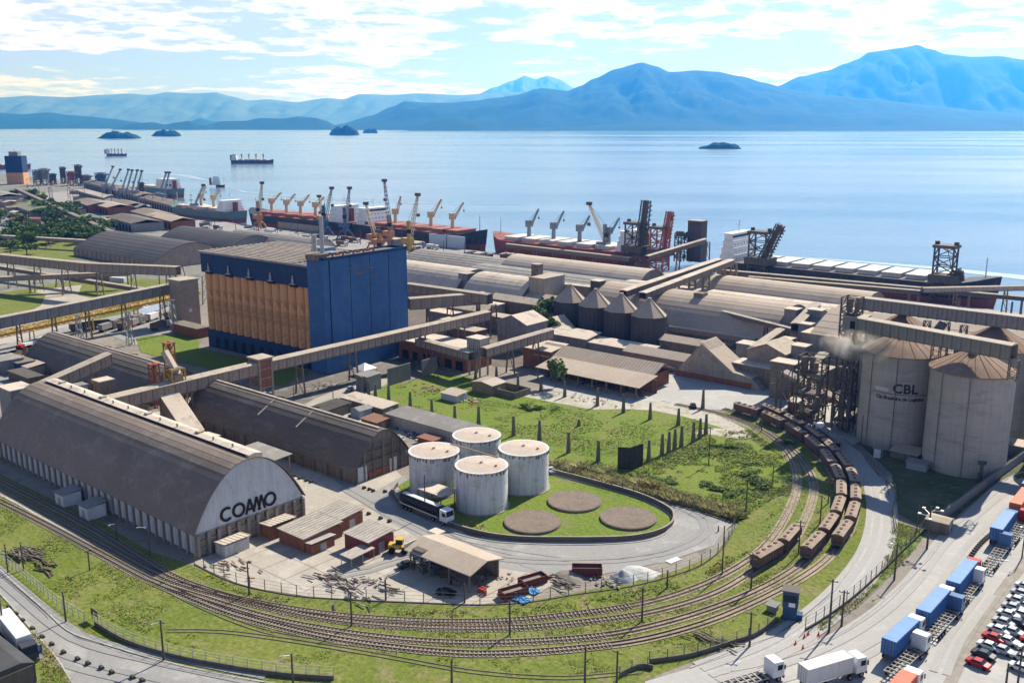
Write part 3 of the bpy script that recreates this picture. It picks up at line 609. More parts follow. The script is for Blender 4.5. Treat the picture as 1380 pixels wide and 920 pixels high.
# small lean-to sheds at the front gable
def shed(name, label, u, v, lx, ly, h, wall, roof, rise=.5, ridge='v', door=True, cat='shed', rz=0, over=.3, group=None, win=0, corr=True):
    """box shed with a mono-pitch or gable roof, corrugated sheets, door"""
    t = thing(name, label, cat, u, v, rz=rz, group=group); b = B(); b.box(-lx / 2, -ly / 2, 0, lx / 2, ly / 2, h - .02)
    if ridge in ('gu', 'gv'):
        rr = 'x' if ridge == 'gu' else 'y'
        if rr == 'x': b.ext([(-ly / 2, h - .02), (0, h + rise - .05), (ly / 2, h - .02)], -lx / 2, lx / 2)
        else: b.ext([(-lx / 2, h - .02), (0, h + rise - .05), (lx / 2, h - .02)], -ly / 2, ly / 2, axis='y')
    part('wall', b, wall, t); b = B()
    if ridge == 'gu': b.hip(-lx / 2, -ly / 2, lx / 2, ly / 2, h, h + rise, over, 'x', .15)
    elif ridge == 'gv': b.hip(-lx / 2, -ly / 2, lx / 2, ly / 2, h, h + rise, over, 'y', .15)
    elif ridge == 'v': b.ext([(-ly / 2 - over, h), (-ly / 2 - over, h + .12), (ly / 2 + over, h + rise + .12), (ly / 2 + over, h + rise)], -lx / 2 - over, lx / 2 + over)
    else: b.ext([(-lx / 2 - over, h), (-lx / 2 - over, h + .12), (lx / 2 + over, h + rise + .12), (lx / 2 + over, h + rise)], -ly / 2 - over, ly / 2 + over, axis='y')
    rf = part('roof', b, roof, t)
    if corr:
        b = B(); 
        if ridge in ('v', 'gu'):
            n = int(lx / .9)
            for i in range(n + 1):
                x = -lx / 2 - over + .1 + i * (lx + 2 * over - .2) / n
                if ridge == 'v': b.bar((x, -ly / 2 - over, h + .15), (x, ly / 2 + over, h + rise + .15), .16, .1)
                else:
                    for s in (-1, 1): b.bar((x, s * (ly / 2 + over), h + .18), (x, 0, h + rise + .18), .16, .1)
        else:
            n = int(ly / .9)
            for i in range(n + 1):
                y = -ly / 2 - over + .1 + i * (ly + 2 * over - .2) / n
                if ridge == 'gv':
                    for s in (-1, 1): b.bar((s * (lx / 2 + over), y, h + .18), (0, y, h + rise + .18), .16, .1)
                else: b.bar((-lx / 2 - over, y, h + .15), (lx / 2 + over, y, h + rise + .15), .16, .1)
        part('roof_ribs', b, roof, t, kind='stuff')
    if door:
        b = B(); b.box(lx / 2, -.8, 0, lx / 2 + .06, .8, min(2.4, h - .3)); part('door', b, GALV, t)
        if win:
            for i in range(win):
                b = B(); y = -ly / 2 + (i + .5) * ly / win; b.box(lx / 2, y - .45, 1.1, lx / 2 + .05, y + .45, 1.9); part('window', b, GLASS, t)
    return t
shed('lean_to_shed', 'low white lean-to shed under the left part of the lettered gable', -165.0, 105.2, 3.4, 6.0, 2.5, M('stained white wall', (0.50, 0.50, 0.48), (0.40, 0.39, 0.36), .6, .8, streak=.6), RFPALE, .4, 'u', corr=True)
shed('lean_to_shed', 'lean-to shed with white and red-brown walls under the right part of the lettered gable', -165.0, 116.8, 3.6, 6.4, 2.8, BRICK, RFPALE, .4, 'u')
RFSTR = M('striped asbestos sheets', (0.44, 0.40, 0.35), (0.30, 0.265, 0.23), .35, .9, c3=(0.20, 0.175, 0.15), fine=.2, squash=(3, .6, 1))
shed('workshop', 'brick workshop with broad striped sheet roof right of the lettered gable', -157.0, 119.4, 8.6, 10.2, 3.0, BRICK, RFSTR, .5, 'v', win=2)
shed('workshop', 'smaller striped-roof brick building behind the brick workshop', -157.8, 128.6, 7.4, 6.2, 3.3, BRICK, RFSTR, .5, 'v')
shed('workshop_porch', 'low brick porch with sloping roof at the front corner of the brick workshop', -151.8, 117.6, 2.6, 6.0, 2.1, BRICK, RFSTR, .4, 'u', corr=False)
shed('store_building', 'red-brown store with ribbed pale roof beside the yellow loader', -144.2, 124.8, 7.6, 7.0, 3.4, M('maroon wall', (0.24, 0.06, 0.05), (0.18, 0.05, 0.045), .6, .85), RFSTR, .5, 'v')
t = thing('open_porch', 'low open porch with pale flat roof in front of the ribbed-roof store', 'porch', -140.8, 118.6); b = B(); b.ext([(-3.2, 2.2), (-3.2, 2.35), (3.2, 2.55), (3.2, 2.4)], -1.8, 1.8); part('roof', b, RFSTR, t)
for x in (-1.6, 1.6):
    for y in (-3, 0, 3): b = B(); b.cb(x, y, 0, .12, .12, 2.2); part('post', b, GALV, t)
# ================================================================ second arched warehouse, dark striped
t = vault('arched_warehouse', 'long dark striped arched warehouse with brown concrete gable and white door', -250.5, -174.2, 146.5, 166.2, 3.2, 12.0, 1.75, 18, .07, RFSTRIPE, WDIRTY, bays=5.0)
Lw = 76.3
b = B(); b.box(Lw - .15, -8.6, 0, Lw + .1, -5.6, 4.0); b.box(Lw + .1, -7.15, 0, Lw + .16, -7.05, 4); part('door', b, WWHITE, t)
b = B(); b.box(Lw - .15, 2.2, 0, Lw + .1, 4.6, 3.6); part('door', b, WWHITE, t)
b = B()
for y in (-9.4, -6.5, -3.3, -.1, 3.1, 6.3, 9.3): b.box(Lw - .1, y - .2, 0, Lw + .35, y + .2, min(arch(y / 9.85, 3.2, 12, 1.75) - .6, 9))
for z in (4.4, 6.9): b.box(Lw - .1, -8 + (z - 4) * .9, z, Lw + .25, 8 - (z - 4) * .9, z + .3)
part('gable_frame', b, WDIRTY, t)
b = B(); b.box(Lw - .12, -4.9, 0, Lw + .08, 1.8, 1.9); part('infill_wall', b, BRICK, t)
for x, dx in ((9, 1.2), (31, 1.5), (47, 1.5), (68, 1.2)):
    b = B(); b.bar((x, .2, 12.12), (x + .2, 3.2, 11.4), .7, .25); part('roof_hatch', b, DARKIN, t)
b = B(); b.box(1, -.35, 11.95, Lw - 1, .35, 12.25); part('ridge_cap', b, GALR, t)
for x in (33, 50): b = B(); b.bar((x, -1, 12.0), (x - .5, -6.5, 8.6), .6, .2); part('repair_strip', b, RFPALE, t)
# third arched warehouse, far left
t = vault('arched_warehouse', 'dark striped arched warehouse at the left, behind the lettered one', -359.0, -275.5, 147.0, 170.0, 2.8, 11.0, 1.7, 18, .07, RFSTRIPE, WDIRTY, bays=5.2)
for x in (20, 38, 56, 74): b = B(); b.bar((x, .2, 11.1), (x + .2, 3, 10.4), .7, .25); part('roof_hatch', b, DARKIN, t)
b = B(); b.box(1, -.3, 10.95, 82, .3, 11.2); part('ridge_cap', b, GALR, t)
# canopy between the two warehouses
t = thing('canopy', 'flat grey canopy on posts between the lettered and the striped warehouse', 'canopy', -200.5, 138.0); b = B(); b.ext([(-4.4, 4.4), (-4.4, 4.6), (4.4, 5.0), (4.4, 4.8)], -7.5, 7.5); part('roof', b, RFGREY, t)
for x in (-6.8, 0, 6.8):
    for y in (-3.8, 3.8): b = B(); b.cb(x, y, 0, .3, .3, 4.4); part('post', b, WCONC, t)
# ================================================================ blue and orange silo block
t = thing('grain_silo', 'tall blue silo block with a row of orange cylindrical cells', 'silo', -334.5, 209.0, rz=math.radians(2.2))
b = B(); b.box(0, 0, 0, 64, 36, 7.5); part('base_block', b, BLUED, t)
b = B(); b.cyl(0, 0, 0, 22.9, 2.1, 20, cap=False, a0=math.pi * .98, a1=2.02 * math.pi); me = b.mesh('silo_cell', ORNG, True)
for i in range(14): part('silo_cell', me, None, t, loc=(2.3 + i * 4.56, 1.5, 7.5))
b = B(); b.box(0, 2.6, 7.5, 64, 36, 30.3); part('core_block', b, GAPSHADE, t)  # dark colour stands in for the shade between the cells
b = B(); b.box(-.5, -.7, 30.3, 64, 36, 37.8); part('upper_block', b, BLUED, t)
b = B(); b.box(0, -.75, 29.2, .3, -.7, 30); me = B()
for i in range(5):
    b = B(); x = 5 + i * 12.6; b.box(x - 1.4, -1.7, 30.9, x + 1.4, -.7, 31.2); b.box(x - .4, -1.4, 31.2, x + .4, -.9, 33.0); b.rod((x, -1.2, 33), (x, -1.2, 34.2), .25, 8); part('dust_vent', b, GALV, t)
    b = B(); b.box(x - 2.2, -1.0, 29.9, x + 2.2, -.7, 30.8); part('vent_ledge', b, DARKIN, t)
b = B(); n = 15
b.box(-1, -1.4, 37.8, 64, 36.6, 38.2)
part('roof_deck', b, RFGREY, t)
b = B()
for i in range(15): b.box(-1, -1.2 + i * 2.7, 38.2, 64, -.6 + i * 2.7, 38.75)
part('roof_beams', b, RFPALE, t)
b = B()
for i in range(12): b.box(4 + i * 5, -1.3, 38.2, 4.2 + i * 5, 36.5, 38.5)
part('roof_purlins', b, RFGREY, t)
# lift tower at the end
b = B(); b.box(64, -1.6, 0, 72.5, 40, 41.0); part('lift_tower', b, BLUEW, t)
for i in range(4):
    b = B(); y = 1.2 + i * 9.6; b.box(72.5, y + .12, 6, 72.75, y + 9.4, 40.6); part('wall_panel', b, BLUEW, t)
b = B()
for i in range(5): b.box(72.5, 1.05 + i * 9.6 - .05, 5.5, 72.62, 1.05 + i * 9.6 + .15, 40.8)
part('panel_joints', b, DARKIN, t)
b = B(); b.box(63.8, -1.8, 41.0, 72.7, -1.4, 42.0); b.box(63.8, -1.8, 41.0, 64.2, 40.2, 41.8); b.box(72.3, -1.8, 41, 72.7, 40.2, 41.9); b.box(63.8, 39.8, 41, 72.7, 40.2, 41.9); part('parapet', b, BLUED, t)
b = B(); b.box(65, 2, 41, 71, 36, 41.3); part('tower_roof', b, BRMET, t)
b = B()
for y in range(5, 30, 5): b.box(66, y, 41.3, 67.2, y + 1.2, 41.9); b.box(69, y + .6, 41.3, 69.6, y + 1.0, 42.6)
part('roof_machinery', b, RUST, t)
b = B(); b.cyl(68, -.2, 41.0, 43.2, 3.1, 20, 4.2); part('water_bowl', b, WDIRTY, t, smooth=True)
b = B(); b.cyl(56, 9, 38.2, 48, .9, 14); b.cyl(69, 1.5, 43, 56, .7, 12); part('stack', b, GALV, t, smooth=True)
b = B(); b.box(46, 16, 38.2, 53, 22, 42); b.box(54, 15, 38.2, 59, 19, 41); part('roof_cabin', b, M('grey-blue cabin', (0.17, 0.22, 0.28), (0.22, 0.26, 0.3), .5, .7), t)
STAIN = M('bared rusty concrete', (0.25, 0.15, 0.10), (0.16, 0.12, 0.11), .7, .9)
for y, z, a, c in ((12, 37, 3.5, 1.2), (15, 34.5, 3, .9), (20, 36, 4.5, 2.2), (23.5, 32.8, 2.4, 1.0), (31, 36.5, 4, 1.5), (34, 33, .6, 2)):
    b = B()
    for k in range(7): b.cb(72.8, y + R.uniform(-a / 2, a / 2), z + R.uniform(-c / 2, c / 2), .05, R.uniform(.3, .9), R.uniform(.15, .7))
    part('bare_patch', b, STAIN, t)
# lower openings / machinery in the shade at the base
b = B()
for i in range(11): b.box(5 + i * 5.5, -.1, .5, 7.4 + i * 5.5, 0, 4.5)
part('base_openings', b, DARKIN, t)
# ================================================================ storage tanks
TR_ = 6.1; TANK_LAB = {(-156.5, 157): 'left white storage tank with rust-red roof, nearest the striped warehouse', (-141, 157): 'front white storage tank, closest to the round gravel pads',
    (-141, 172.5): 'right white storage tank, beside the meadow fence', (-156.5, 172.5): 'rear white storage tank, half hidden behind the other tanks'}
for (u, v), lab in TANK_LAB.items():
    t = thing('storage_tank', lab, 'tank', u, v, group='white storage tanks')
    b = B(); b.cyl(0, 0, 0, 10.2, TR_, 56); part('shell', b, TANKW, t, smooth=True)
    b = B(); b.cyl(0, 0, 10.2, 10.75, TR_ + .12, 56, .3)
    part('roof', b, TANKR, t)
    b = B()
    for z in (1.7, 3.4, 5.1, 6.8, 8.5): b.cyl(0, 0, z, z + .07, TR_ + .035, 56)
    b.cyl(0, 0, 10.05, 10.25, TR_ + .16, 56); part('weld_bands', b, TANKW, t)
    b = B()
    for k in range(46):
        a = 2 * math.pi * k / 46 + R.uniform(-.05, .05); rr = TR_ + .05; ln = R.uniform(.15, 1.0); b.cb(rr * math.cos(a), rr * math.sin(a), 10.05 - ln, .2, R.uniform(.1, .5), ln)
    part('rust_runs', b, M('rust run', (0.17, 0.11, 0.08), (0.26, 0.2, 0.16), 1.5, .9), t, kind='stuff')
    b = B(); b.cyl(0, 0, 0, .25, TR_ + .5, 40); part('plinth', b, WCONC, t)
    b = B(); b.cyl(0, 0, 10.75, 11.1, .35, 12); b.cyl(3.6, 1, 10.4, 10.85, .3, 10); part('roof_manhole', b, TANKR, t)
    b = B(); n = 22
    for k in range(n):
        a = 2.2 + k * .075; z = k * 10.2 / n; b.bar(((TR_ + .1) * math.cos(a), (TR_ + .1) * math.sin(a), z), ((TR_ + .8) * math.cos(a), (TR_ + .8) * math.sin(a), z), .25, .06)
        if k: b.bar(((TR_ + .8) * math.cos(a - .075), (TR_ + .8) * math.sin(a - .075), z - 10.2 / n + 1), ((TR_ + .8) * math.cos(a), (TR_ + .8) * math.sin(a), z + 1), .06)
    part('stair', b, BRMET, t)
b = B(); b.bar((0, 0, 0), (15.5, 0, 0), .5, .15); b.bar((0, .4, .9), (15.5, .4, .9), .06); b.bar((0, -.4, .9), (15.5, -.4, .9), .06)
solo('catwalk', b.tf(lambda p: p), BRMET, 'rusty catwalk linking the roofs of the left and the rear tank', 'catwalk', -156.5, 163, 10.3, math.pi / 2 * 0 + 0)
# gravel pads where tanks once stood
for (u, v), lab in {(-125.5, 156.7): 'round brown gravel tank base in the grass, front one nearest the tanks', (-125.4, 172.5): 'round brown gravel tank base in the grass, the rear one', (-110.2, 172.4): 'round brown gravel tank base in the grass, rightmost, inside the bend of the wall'}.items():
    t = thing('gravel_pad', lab, 'gravel pad', u, v, group='empty round tank bases'); b = B(); b.cyl(0, 0, 0, .55, 6.4, 56); part('kerb_ring', b, WDIRTY, t)
    b = B(); b.cyl(0, 0, .55, .62, 6.2, 56); part('gravel_top', b, M('brown gravel', (0.22, 0.175, 0.14), (0.165, 0.13, 0.105), .5, .95, c3=(0.27, 0.23, 0.19), fine=.35, bump=.4), t)
# bund wall round the tank farm
bw = spline(GP([(536, 655), (530, 665), (545, 684), (596, 706), (650, 722), (700, 728.5), (760, 729.5), (800, 729.5), (845, 728), (880, 722), (902, 712), (908, 700), (900, 688), (862, 670), (800, 652), (738, 636)]), 1.2)
t = thing('bund_wall', 'low dark wall curving round the tank farm lawn', 'wall', 0, 0); BUNDM = M('dark bund wall', (0.10, 0.09, 0.08), (0.15, 0.135, 0.12), .5, .9, c3=(.07, .065, .06))
def wallstrip(P, w_, h, z=0):
    a, c = offset(P, w_ / 2), offset(P, -w_ / 2); n = len(P); b = B()
    b.add([(u, v, z + h) for u, v in a] + [(u, v, z + h) for u, v in c] + [(u, v, z) for u, v in a] + [(u, v, z) for u, v in c],
          [(i, n + i, n + i + 1, i + 1) for i in range(n - 1)] + [(2 * n + i, i, i + 1, 2 * n + i + 1) for i in range(n - 1)] + [(n + i, 3 * n + i, 3 * n + i + 1, n + i + 1) for i in range(n - 1)] + [(0, 2 * n, 3 * n, n), (n - 1, 2 * n - 1, 4 * n - 1, 3 * n - 1)][:2])
    return b
part('wall_body', wallstrip(bw, .3, 1.15), BUNDM, t); part('coping', wallstrip(bw, .42, .1, 1.15), WCONC, t)
# ================================================================ conveyor galleries
def gallery(label, p0, p1, w=3.2, h=3.4, pitch=3.2, wall=None, roof=None, legs=(), legw=.45, frame=None, name='conveyor_gallery', cat='conveyor', ribs=True, twin=False, group=None, splay=1.6, one=False):
    wall, roof, frame = wall or GALW, roof or GALR, frame or BRMET
    (u0, v0, z0), (u1, v1, z1) = p0, p1; Lh = math.hypot(u1 - u0, v1 - v0); ang = math.atan2(v1 - v0, u1 - u0)
    t = thing(name, label, cat, u0, v0, 0, ang, group); sl = (z1 - z0) / Lh
    def sh(b): b.v = [(x, y, z + z0 + x * sl) for x, y, z in b.v]; return b
    b = B(); b.box(0, -w / 2, 0, Lh, w / 2, .3); part('floor_deck', sh(b), frame, t)
    k = max(1, round(Lh / pitch)); pt = Lh / k
    b = B(); n_ = 0.05
    b.v = []; b.add([(n_, -.06, .3), (pt - n_, -.06, .3 + (pt - n_) * sl - n_ * sl), (pt - n_, .06, .3 + (pt - n_) * sl), (n_, .06, .3), (n_, -.06, h), (pt - n_, -.06, h + (pt - n_) * sl), (pt - n_, .06, h + (pt - n_) * sl), (n_, .06, h)],
        [(3, 2, 1, 0), (4, 5, 6, 7), (0, 1, 5, 4), (1, 2, 6, 5), (2, 3, 7, 6), (3, 0, 4, 7)])
    me = b.mesh('side_panel', wall)
    for s in ((-1,) if one else (-1, 1)):
        for i in range(k): part('side_panel', me, None, t, loc=(i * pt, s * (w / 2 - .08), z0 + i * pt * sl))
    if one: b = B(); b.box(0, w / 2 - .15, .3, Lh, w / 2, h); part('far_side', sh(b), wall, t)
    if ribs:
        b = B()
        for i in range(k + 1):
            for s in (-1, 1): x = i * pt; b.add([(x + dx, s * (w / 2) + dy * s, z + z0 + x * sl) for dx in (-.14, .14) for dy in (-.05, .12) for z in (-.1, h + .05)], [(0, 1, 3, 2), (4, 6, 7, 5), (0, 4, 5, 1), (2, 3, 7, 6), (0, 2, 6, 4), (1, 5, 7, 3)])
        part('ribs', b, frame, t, kind='stuff')
    b = B()
    if twin:
        for y in (-w / 4 - .1, w / 4 + .1): b.ext([(y - w / 4 - .1, h), (y - w / 4 - .1, h + .2), (y, h + .55), (y + w / 4 + .05, h + .2), (y + w / 4 + .05, h)], -.2, Lh + .2)
    else: b.ext([(-w / 2 - .25, h), (-w / 2 - .25, h + .15), (0, h + .5), (w / 2 + .25, h + .15), (w / 2 + .25, h)], -.2, Lh + .2)
    part('roof', sh(b), roof, t)
    for x in legs:
        zt = z0 + x * sl
        for s in (-1, 1):
            b = B(); b.bar((x, s * (w / 2 + splay * .5), 0), (x, s * w / 2 * .8, zt), legw); part('leg', b, frame, t)
        b = B(); n = max(1, int(zt / 4.5))
        for i in range(n):
            za, zb = zt * i / n, zt * (i + 1) / n; ya = (w / 2 + splay * .5) * (1 - za / zt) + w * .4 * za / zt; yb = (w / 2 + splay * .5) * (1 - zb / zt) + w * .4 * zb / zt
            b.bar((x, -ya, za), (x, yb, zb), legw * .4); b.bar((x, -yb, zb), (x, yb, zb), legw * .5)
        part('leg_bracing', b, frame, t)
    return t
def lattice(b, x, y, z0, z1, sx, sy, n, w=.25, br=None, top=None):
    """four-legged braced tower; top = scale at the top"""
    br = br or w * .6; tp = top or 1.0
    c = lambda i, z: (x + (sx / 2 * (1 + (tp - 1) * (z - z0) / (z1 - z0))) * (-1, 1, 1, -1)[i], y + (sy / 2 * (1 + (tp - 1) * (z - z0) / (z1 - z0))) * (-1, -1, 1, 1)[i], z)
    for i in range(4): b.bar(c(i, z0), c(i, z1), w)
    for k in range(n):
        za, zb = z0 + (z1 - z0) * k / n, z0 + (z1 - z0) * (k + 1) / n
        for i in range(4):
            j = (i + 1) % 4; b.bar(c(i, zb), c(j, zb), br); b.bar(c(i, za), c(j, zb), br) if (k + i) % 2 else b.bar(c(j, za), c(i, zb), br)
    return b
# A: the long gallery over the gap between the warehouses to the middle of the port
gallery('long brown gallery from behind the lettered warehouse to the brick tower', (-250.5, 118, 9.6), (-249.6, 171.5, 10.4), 4.4, 3.6, 3.6, legs=(14, 30, 44), twin=True)
gallery('long ribbed gallery crossing in front of the blue silo from the brick tower', (-249.6, 176.2, 10.6), (-244.5, 276, 12.2), 3.8, 3.3, 3.0, legs=(12, 34, 66, 86), twin=False)
t = thing('junction_tower', 'brick-patched concrete tower joining the galleries beside the striped warehouse', 'tower', -249.6, 173.8); b = B()
for x in (-2.4, 2.4):
    for y in (-2.3, 2.3): b.cb(x, y, 0, .6, .6, 15.4)
for z in (3, 6, 9, 12, 15.1): b.box(-2.6, -2.6, z, 2.6, 2.6, z + .35)
part('frame', b, WCONC, t)
for k, z in enumerate((6.4, 9.4, 12.4)): b = B(); b.box(2.2, -2.0, z, 2.5, 2.0, z + 2.55); part('brick_panel', b, BRICK, t); b = B(); b.box(-2, -2.5, z, 2, -2.2, z + 2.55); part('brick_panel', b, WDIRTY, t)
b = B(); b.box(-3.2, -3.0, 15.45, 3.2, 3.0, 15.8); part('roof', b, GALR, t)
# node by the warehouses: yellow frame, red frame, chute houses
t = thing('transfer_tower', 'ochre and grey transfer frame with inclined chute above the chute houses', 'tower', -250.5, 144.5); b = B(); lattice(b, 0, 0, 0, 17.5, 4.2, 4.2, 5, .35, .2); part('frame', b, YEL, t)
b = B(); b.bar((-3, -1, 22.5), (1.5, 1.5, 13.0), 2.0, 1.5); part('chute', b, GALR, t); b = B(); b.box(-2.6, -2.4, 12.6, 2.6, 2.4, 13); b.box(-2, -2, 17.5, 2, 2, 17.8); part('platform', b, BRMET, t); b = B(); b.box(-1.5, -1.2, 13.1, 2, 1.6, 16); part('machine_house', b, GALW, t)
for (u, v), h, lab in (((-256, 146.5), 24, 'tall rusty red lattice tower behind the transfer frame'), ((-273, 150.5), 14, 'shorter red lattice tower in front of the left striped warehouse')):
    t = thing('lattice_tower', lab, 'tower', u, v); b = B(); lattice(b, 0, 0, 0, h, 2.3, 2.3, 9, .3, .16); part('frame', b, RUST, t); b = B(); b.cyl(0, 0, 1, h + .5, .45, 10); part('pipe', b, RUST, t); b = B(); b.box(-1.5, -1.5, h, 1.5, 1.5, h + .25); part('top_platform', b, RUST, t)
def chute_house(label, u, v, rz, L_, w, z0, h0, z1):
    t = thing('chute_house', label, 'chute house', u, v, rz=rz); b = B()
    b.add([(0, -w / 2, 0), (L_, -w / 2, 0), (L_, -w / 2, z1), (0, -w / 2, z0 + h0), (0, w / 2, 0), (L_, w / 2, 0), (L_, w / 2, z1), (0, w / 2, z0 + h0)], [(0, 1, 2, 3), (7, 6, 5, 4), (1, 5, 6, 2), (0, 3, 7, 4), (3, 2, 6, 7), (0, 4, 5, 1)])
    part('housing', b, GALW, t); b = B(); b.bar((-.4, 0, z0 + h0 + .2), (L_ + .3, 0, z1 + .15), w + .7, .2); part('roof', b, RFPALE, t); return t
chute_house('steep chute house with pale sloping roof in front of the transfer frame', -249.5, 141, math.radians(-4), 15, 5.2, 9.4, 2.6, 2.4)
chute_house('smaller grey chute house left of the steep one', -254, 134.5, math.radians(150), 10, 4.6, 5.5, 2.2, 2.0)
shed('hopper_shed', 'small red-sided hopper shed at the foot of the steep chute house', -229, 140, 6, 5, 2.4, BRICK, RFPALE, .3, 'u', corr=False)
# C: short rising gallery and grey box at the far end of the lettered warehouse
gallery('short rising brown gallery behind the far end of the lettered warehouse', (-283, 117, 8.2), (-284.5, 142, 13.6), 3.6, 3.6, 3.4, legs=(21,))
t = thing('head_house', 'grey box head house on dark legs at the far left end of the lettered warehouse', 'head house', -281, 112); b = B(); b.box(-4, -3.2, 5, 4, 3.2, 13.4); part('housing', b, WGREY, t); b = B(); b.box(-4.3, -3.5, 13.4, 4.3, 3.5, 13.7); part('roof', b, RFPALE, t); b = B(); lattice(b, 0, 0, 0, 5, 6.4, 5, 1, .5, .3); part('legs_frame', b, DKMET, t)
t = thing('elevator_tower', 'rusty elevator frame beside a concrete shaft behind the lettered warehouse', 'tower', -262.5, 128); b = B(); lattice(b, -2.6, 1, 0, 14.5, 3.2, 3.4, 5, .35, .2); b.box(-4.2, -.7, 7, -1, 2.7, 7.3); b.box(-4.2, -.7, 11, -1, 2.7, 11.3); part('frame', b, RUST, t)
b = B(); b.box(-4, -.5, 7.3, -1.2, 2.5, 13.5); part('casing', b, M('ochre rust casing', (0.27, 0.15, 0.07), (0.17, 0.09, 0.055), .8, .85), t); b = B(); b.box(-.8, -2, 0, 3.4, 2.4, 15.6); part('shaft', b, WDIRTY, t); b = B(); b.box(-1, -2.2, 15.6, 3.6, 2.6, 15.9); part('roof', b, RFPALE, t)
# left-hand galleries
t = gallery('wide panelled gallery crossing the far left field to the square tower', G(0, 345, 17) + (13.6,), G(118, 357, 17) + (13.6,), 4.0, 4.4, 4.0, legs=(8, 30, 52))
gallery('straight panelled gallery continuing to the square tower by the blue silo', G(118, 357, 17) + (13.6,), G(240, 362, 17) + (13.6,), 4.0, 4.4, 4.0, legs=(6, 26, 46, 66))
gallery('rising grey panelled gallery in front of the far left field, ending at the square tower', G(-90, 442, 14) + (9.0,), G(240, 381, 18) + (14.0,), 3.6, 4.2, 4.6, legs=(14, 30, 44, 58, 74, 92), wall=WGREY)
gallery('low flat-topped gallery on paired legs behind the rising grey one', G(-60, 377, 9) + (7.2,), G(175, 366.5, 9) + (7.2,), 3.0, 2.2, 4.5, legs=(16, 34, 50, 66, 82, 98), ribs=False)
gallery('thin dark gallery passing under the panelled ones from upper left', G(-40, 352, 8) + (6.0,), G(205, 392, 5) + (3.6,), 2.6, 2.0, 4.5, legs=(16, 40, 64, 84), ribs=False, wall=BRMET)
t = thing('junction_tower', 'tall square beige tower left of the orange silo cells', 'tower', -378.5, 226); hT = 20.5
b = B(); b.box(-4.5, -4.5, 0, 4.5, 4.5, hT); part('walls', b, GALW, t); b = B(); b.box(-5, -5, hT, 5, 5, hT + .4); part('roof', b, GALR, t); b = B(); lattice(b, -5.5, 0, 0, hT, 1.6, 5, 5, .3, .18); part('stair_frame', b, DKMET, t); b = B(); b.box(4.5, -1, 6.5, 4.6, .6, 8); part('window', b, WWHITE, t)
# yellow truss pipe bridge
def truss(label, p0, p1, w, h, mat, legs=(), pitch=2.5, bw=.28, name='truss_bridge', cat='pipe bridge', pipe=True):
    (u0, v0, z0), (u1, v1, z1) = p0, p1; Lh = math.hypot(u1 - u0, v1 - v0); t = thing(name, label, cat, u0, v0, 0, math.atan2(v1 - v0, u1 - u0)); sl = (z1 - z0) / Lh; k = round(Lh / pitch)
    P = lambda i, s, hh: (i * Lh / k, s * w / 2, z0 + i * Lh / k * sl + hh)
    b = B()
    for s in (-1, 1):
        for hh in (0, h): b.bar(P(0, s, hh), P(k, s, hh), bw)
        for i in range(k): b.bar(P(i, s, 0), P(i, s, h), bw * .6); b.bar(P(i, s, 0 if i % 2 else h), P(i + 1, s, h if i % 2 else 0), bw * .6)
    for i in range(k + 1):
        for hh in (0, h): b.bar(P(i, -1, hh), P(i, 1, hh), bw * .6)
    part('truss', b, mat, t)
    if pipe: b = B(); b.rod(P(0, 0, h * .45), P(k, 0, h * .45), w * .33, 10); part('pipe', b, mat, t, smooth=True)
    for x in legs:
        for s in (-1, 1): b = B(); b.bar((x, s * (w / 2 + .3), 0), (x, s * w / 2, z0 + x * sl), bw * 1.4); part('leg', b, mat, t)
    return t
truss('long ochre-yellow truss bridge running from the left edge to the orange silo', G(-120, 477, 6) + (5,), G(268, 392, 8) + (6.6,), 2.6, 2.4, YEL, legs=(20, 48, 76, 100))
for i, (px, py, pt) in enumerate(((109, 468, 425), (176, 465, 420), (235, 449, 404))):
    u, v = G(px, py); t = thing('lattice_pylon', ('grey lattice pylon nearest the dark striped warehouse', 'grey lattice pylon in the middle of the lorry park', 'grey lattice pylon by the lawn left of the orange silo')[i], 'pylon', u, v, group='grey pylons in the lorry park')
    h = HGT((px, py), pt); b = B(); lattice(b, 0, 0, 0, h, 2.4, 2.4, 7, .22, .13, .55); part('frame', b, GALV, t); b = B()
    for z in (h, h - 2.2): b.bar((-2.2, 0, z), (2.2, 0, z), .2)
    part('crossarm', b, GALV, t)
# galleries right of the blue silo
gallery('upper beige gallery leaving the right side of the blue silo', G(551, 385, 17) + (14,), G(660, 400, 17) + (14,), 3.6, 4.0, 4.0, legs=(24, 48))
gallery('lower brown gallery leaving the right side of the blue silo', G(551, 404, 16) + (12,), G(652, 398, 16) + (12.6,), 4.2, 4.6, 4.6, legs=(8, 30), legw=.7)
gallery('short sloping gallery from the white hopper house up to the dark silo bins', G(652, 470, 11) + (8,), G(742, 446, 13) + (10.5,), 3.2, 3.2, 3.2, legs=(12, 24))
gallery('gallery along the top of the brick loading shed towards the white hopper house', G(564, 455, 10) + (7,), G(636, 474, 10) + (7,), 3.0, 2.8, 3.2, legs=(10,))
t = thing('hopper_house', 'white sheet-clad hopper house on concrete legs at the corner of the meadow', 'hopper', *G(645, 505)[:2]); b = B(); b.box(-3, -2.6, 7.2, 3, 2.6, 13.6); part('housing', b, M('stained pale cladding', (0.42, 0.41, 0.38), (0.33, 0.31, 0.28), .4, .8, streak=.6), t)
b = B(); b.box(-3.3, -2.9, 13.6, 3.3, 2.9, 13.9); part('roof', b, RFPALE, t)
for x in (-2.5, 2.5):
    for y in (-2.1, 2.1): b = B(); b.cb(x, y, 0, .5, .5, 7.2); part('leg', b, WCONC, t)
b = B()
for i in range(7): b.box(-3 + i * .95, -2.72, 7.3, -2.85 + i * .95, -2.6, 13.5)
part('cladding_ribs', b, WDIRTY, t, kind='stuff')
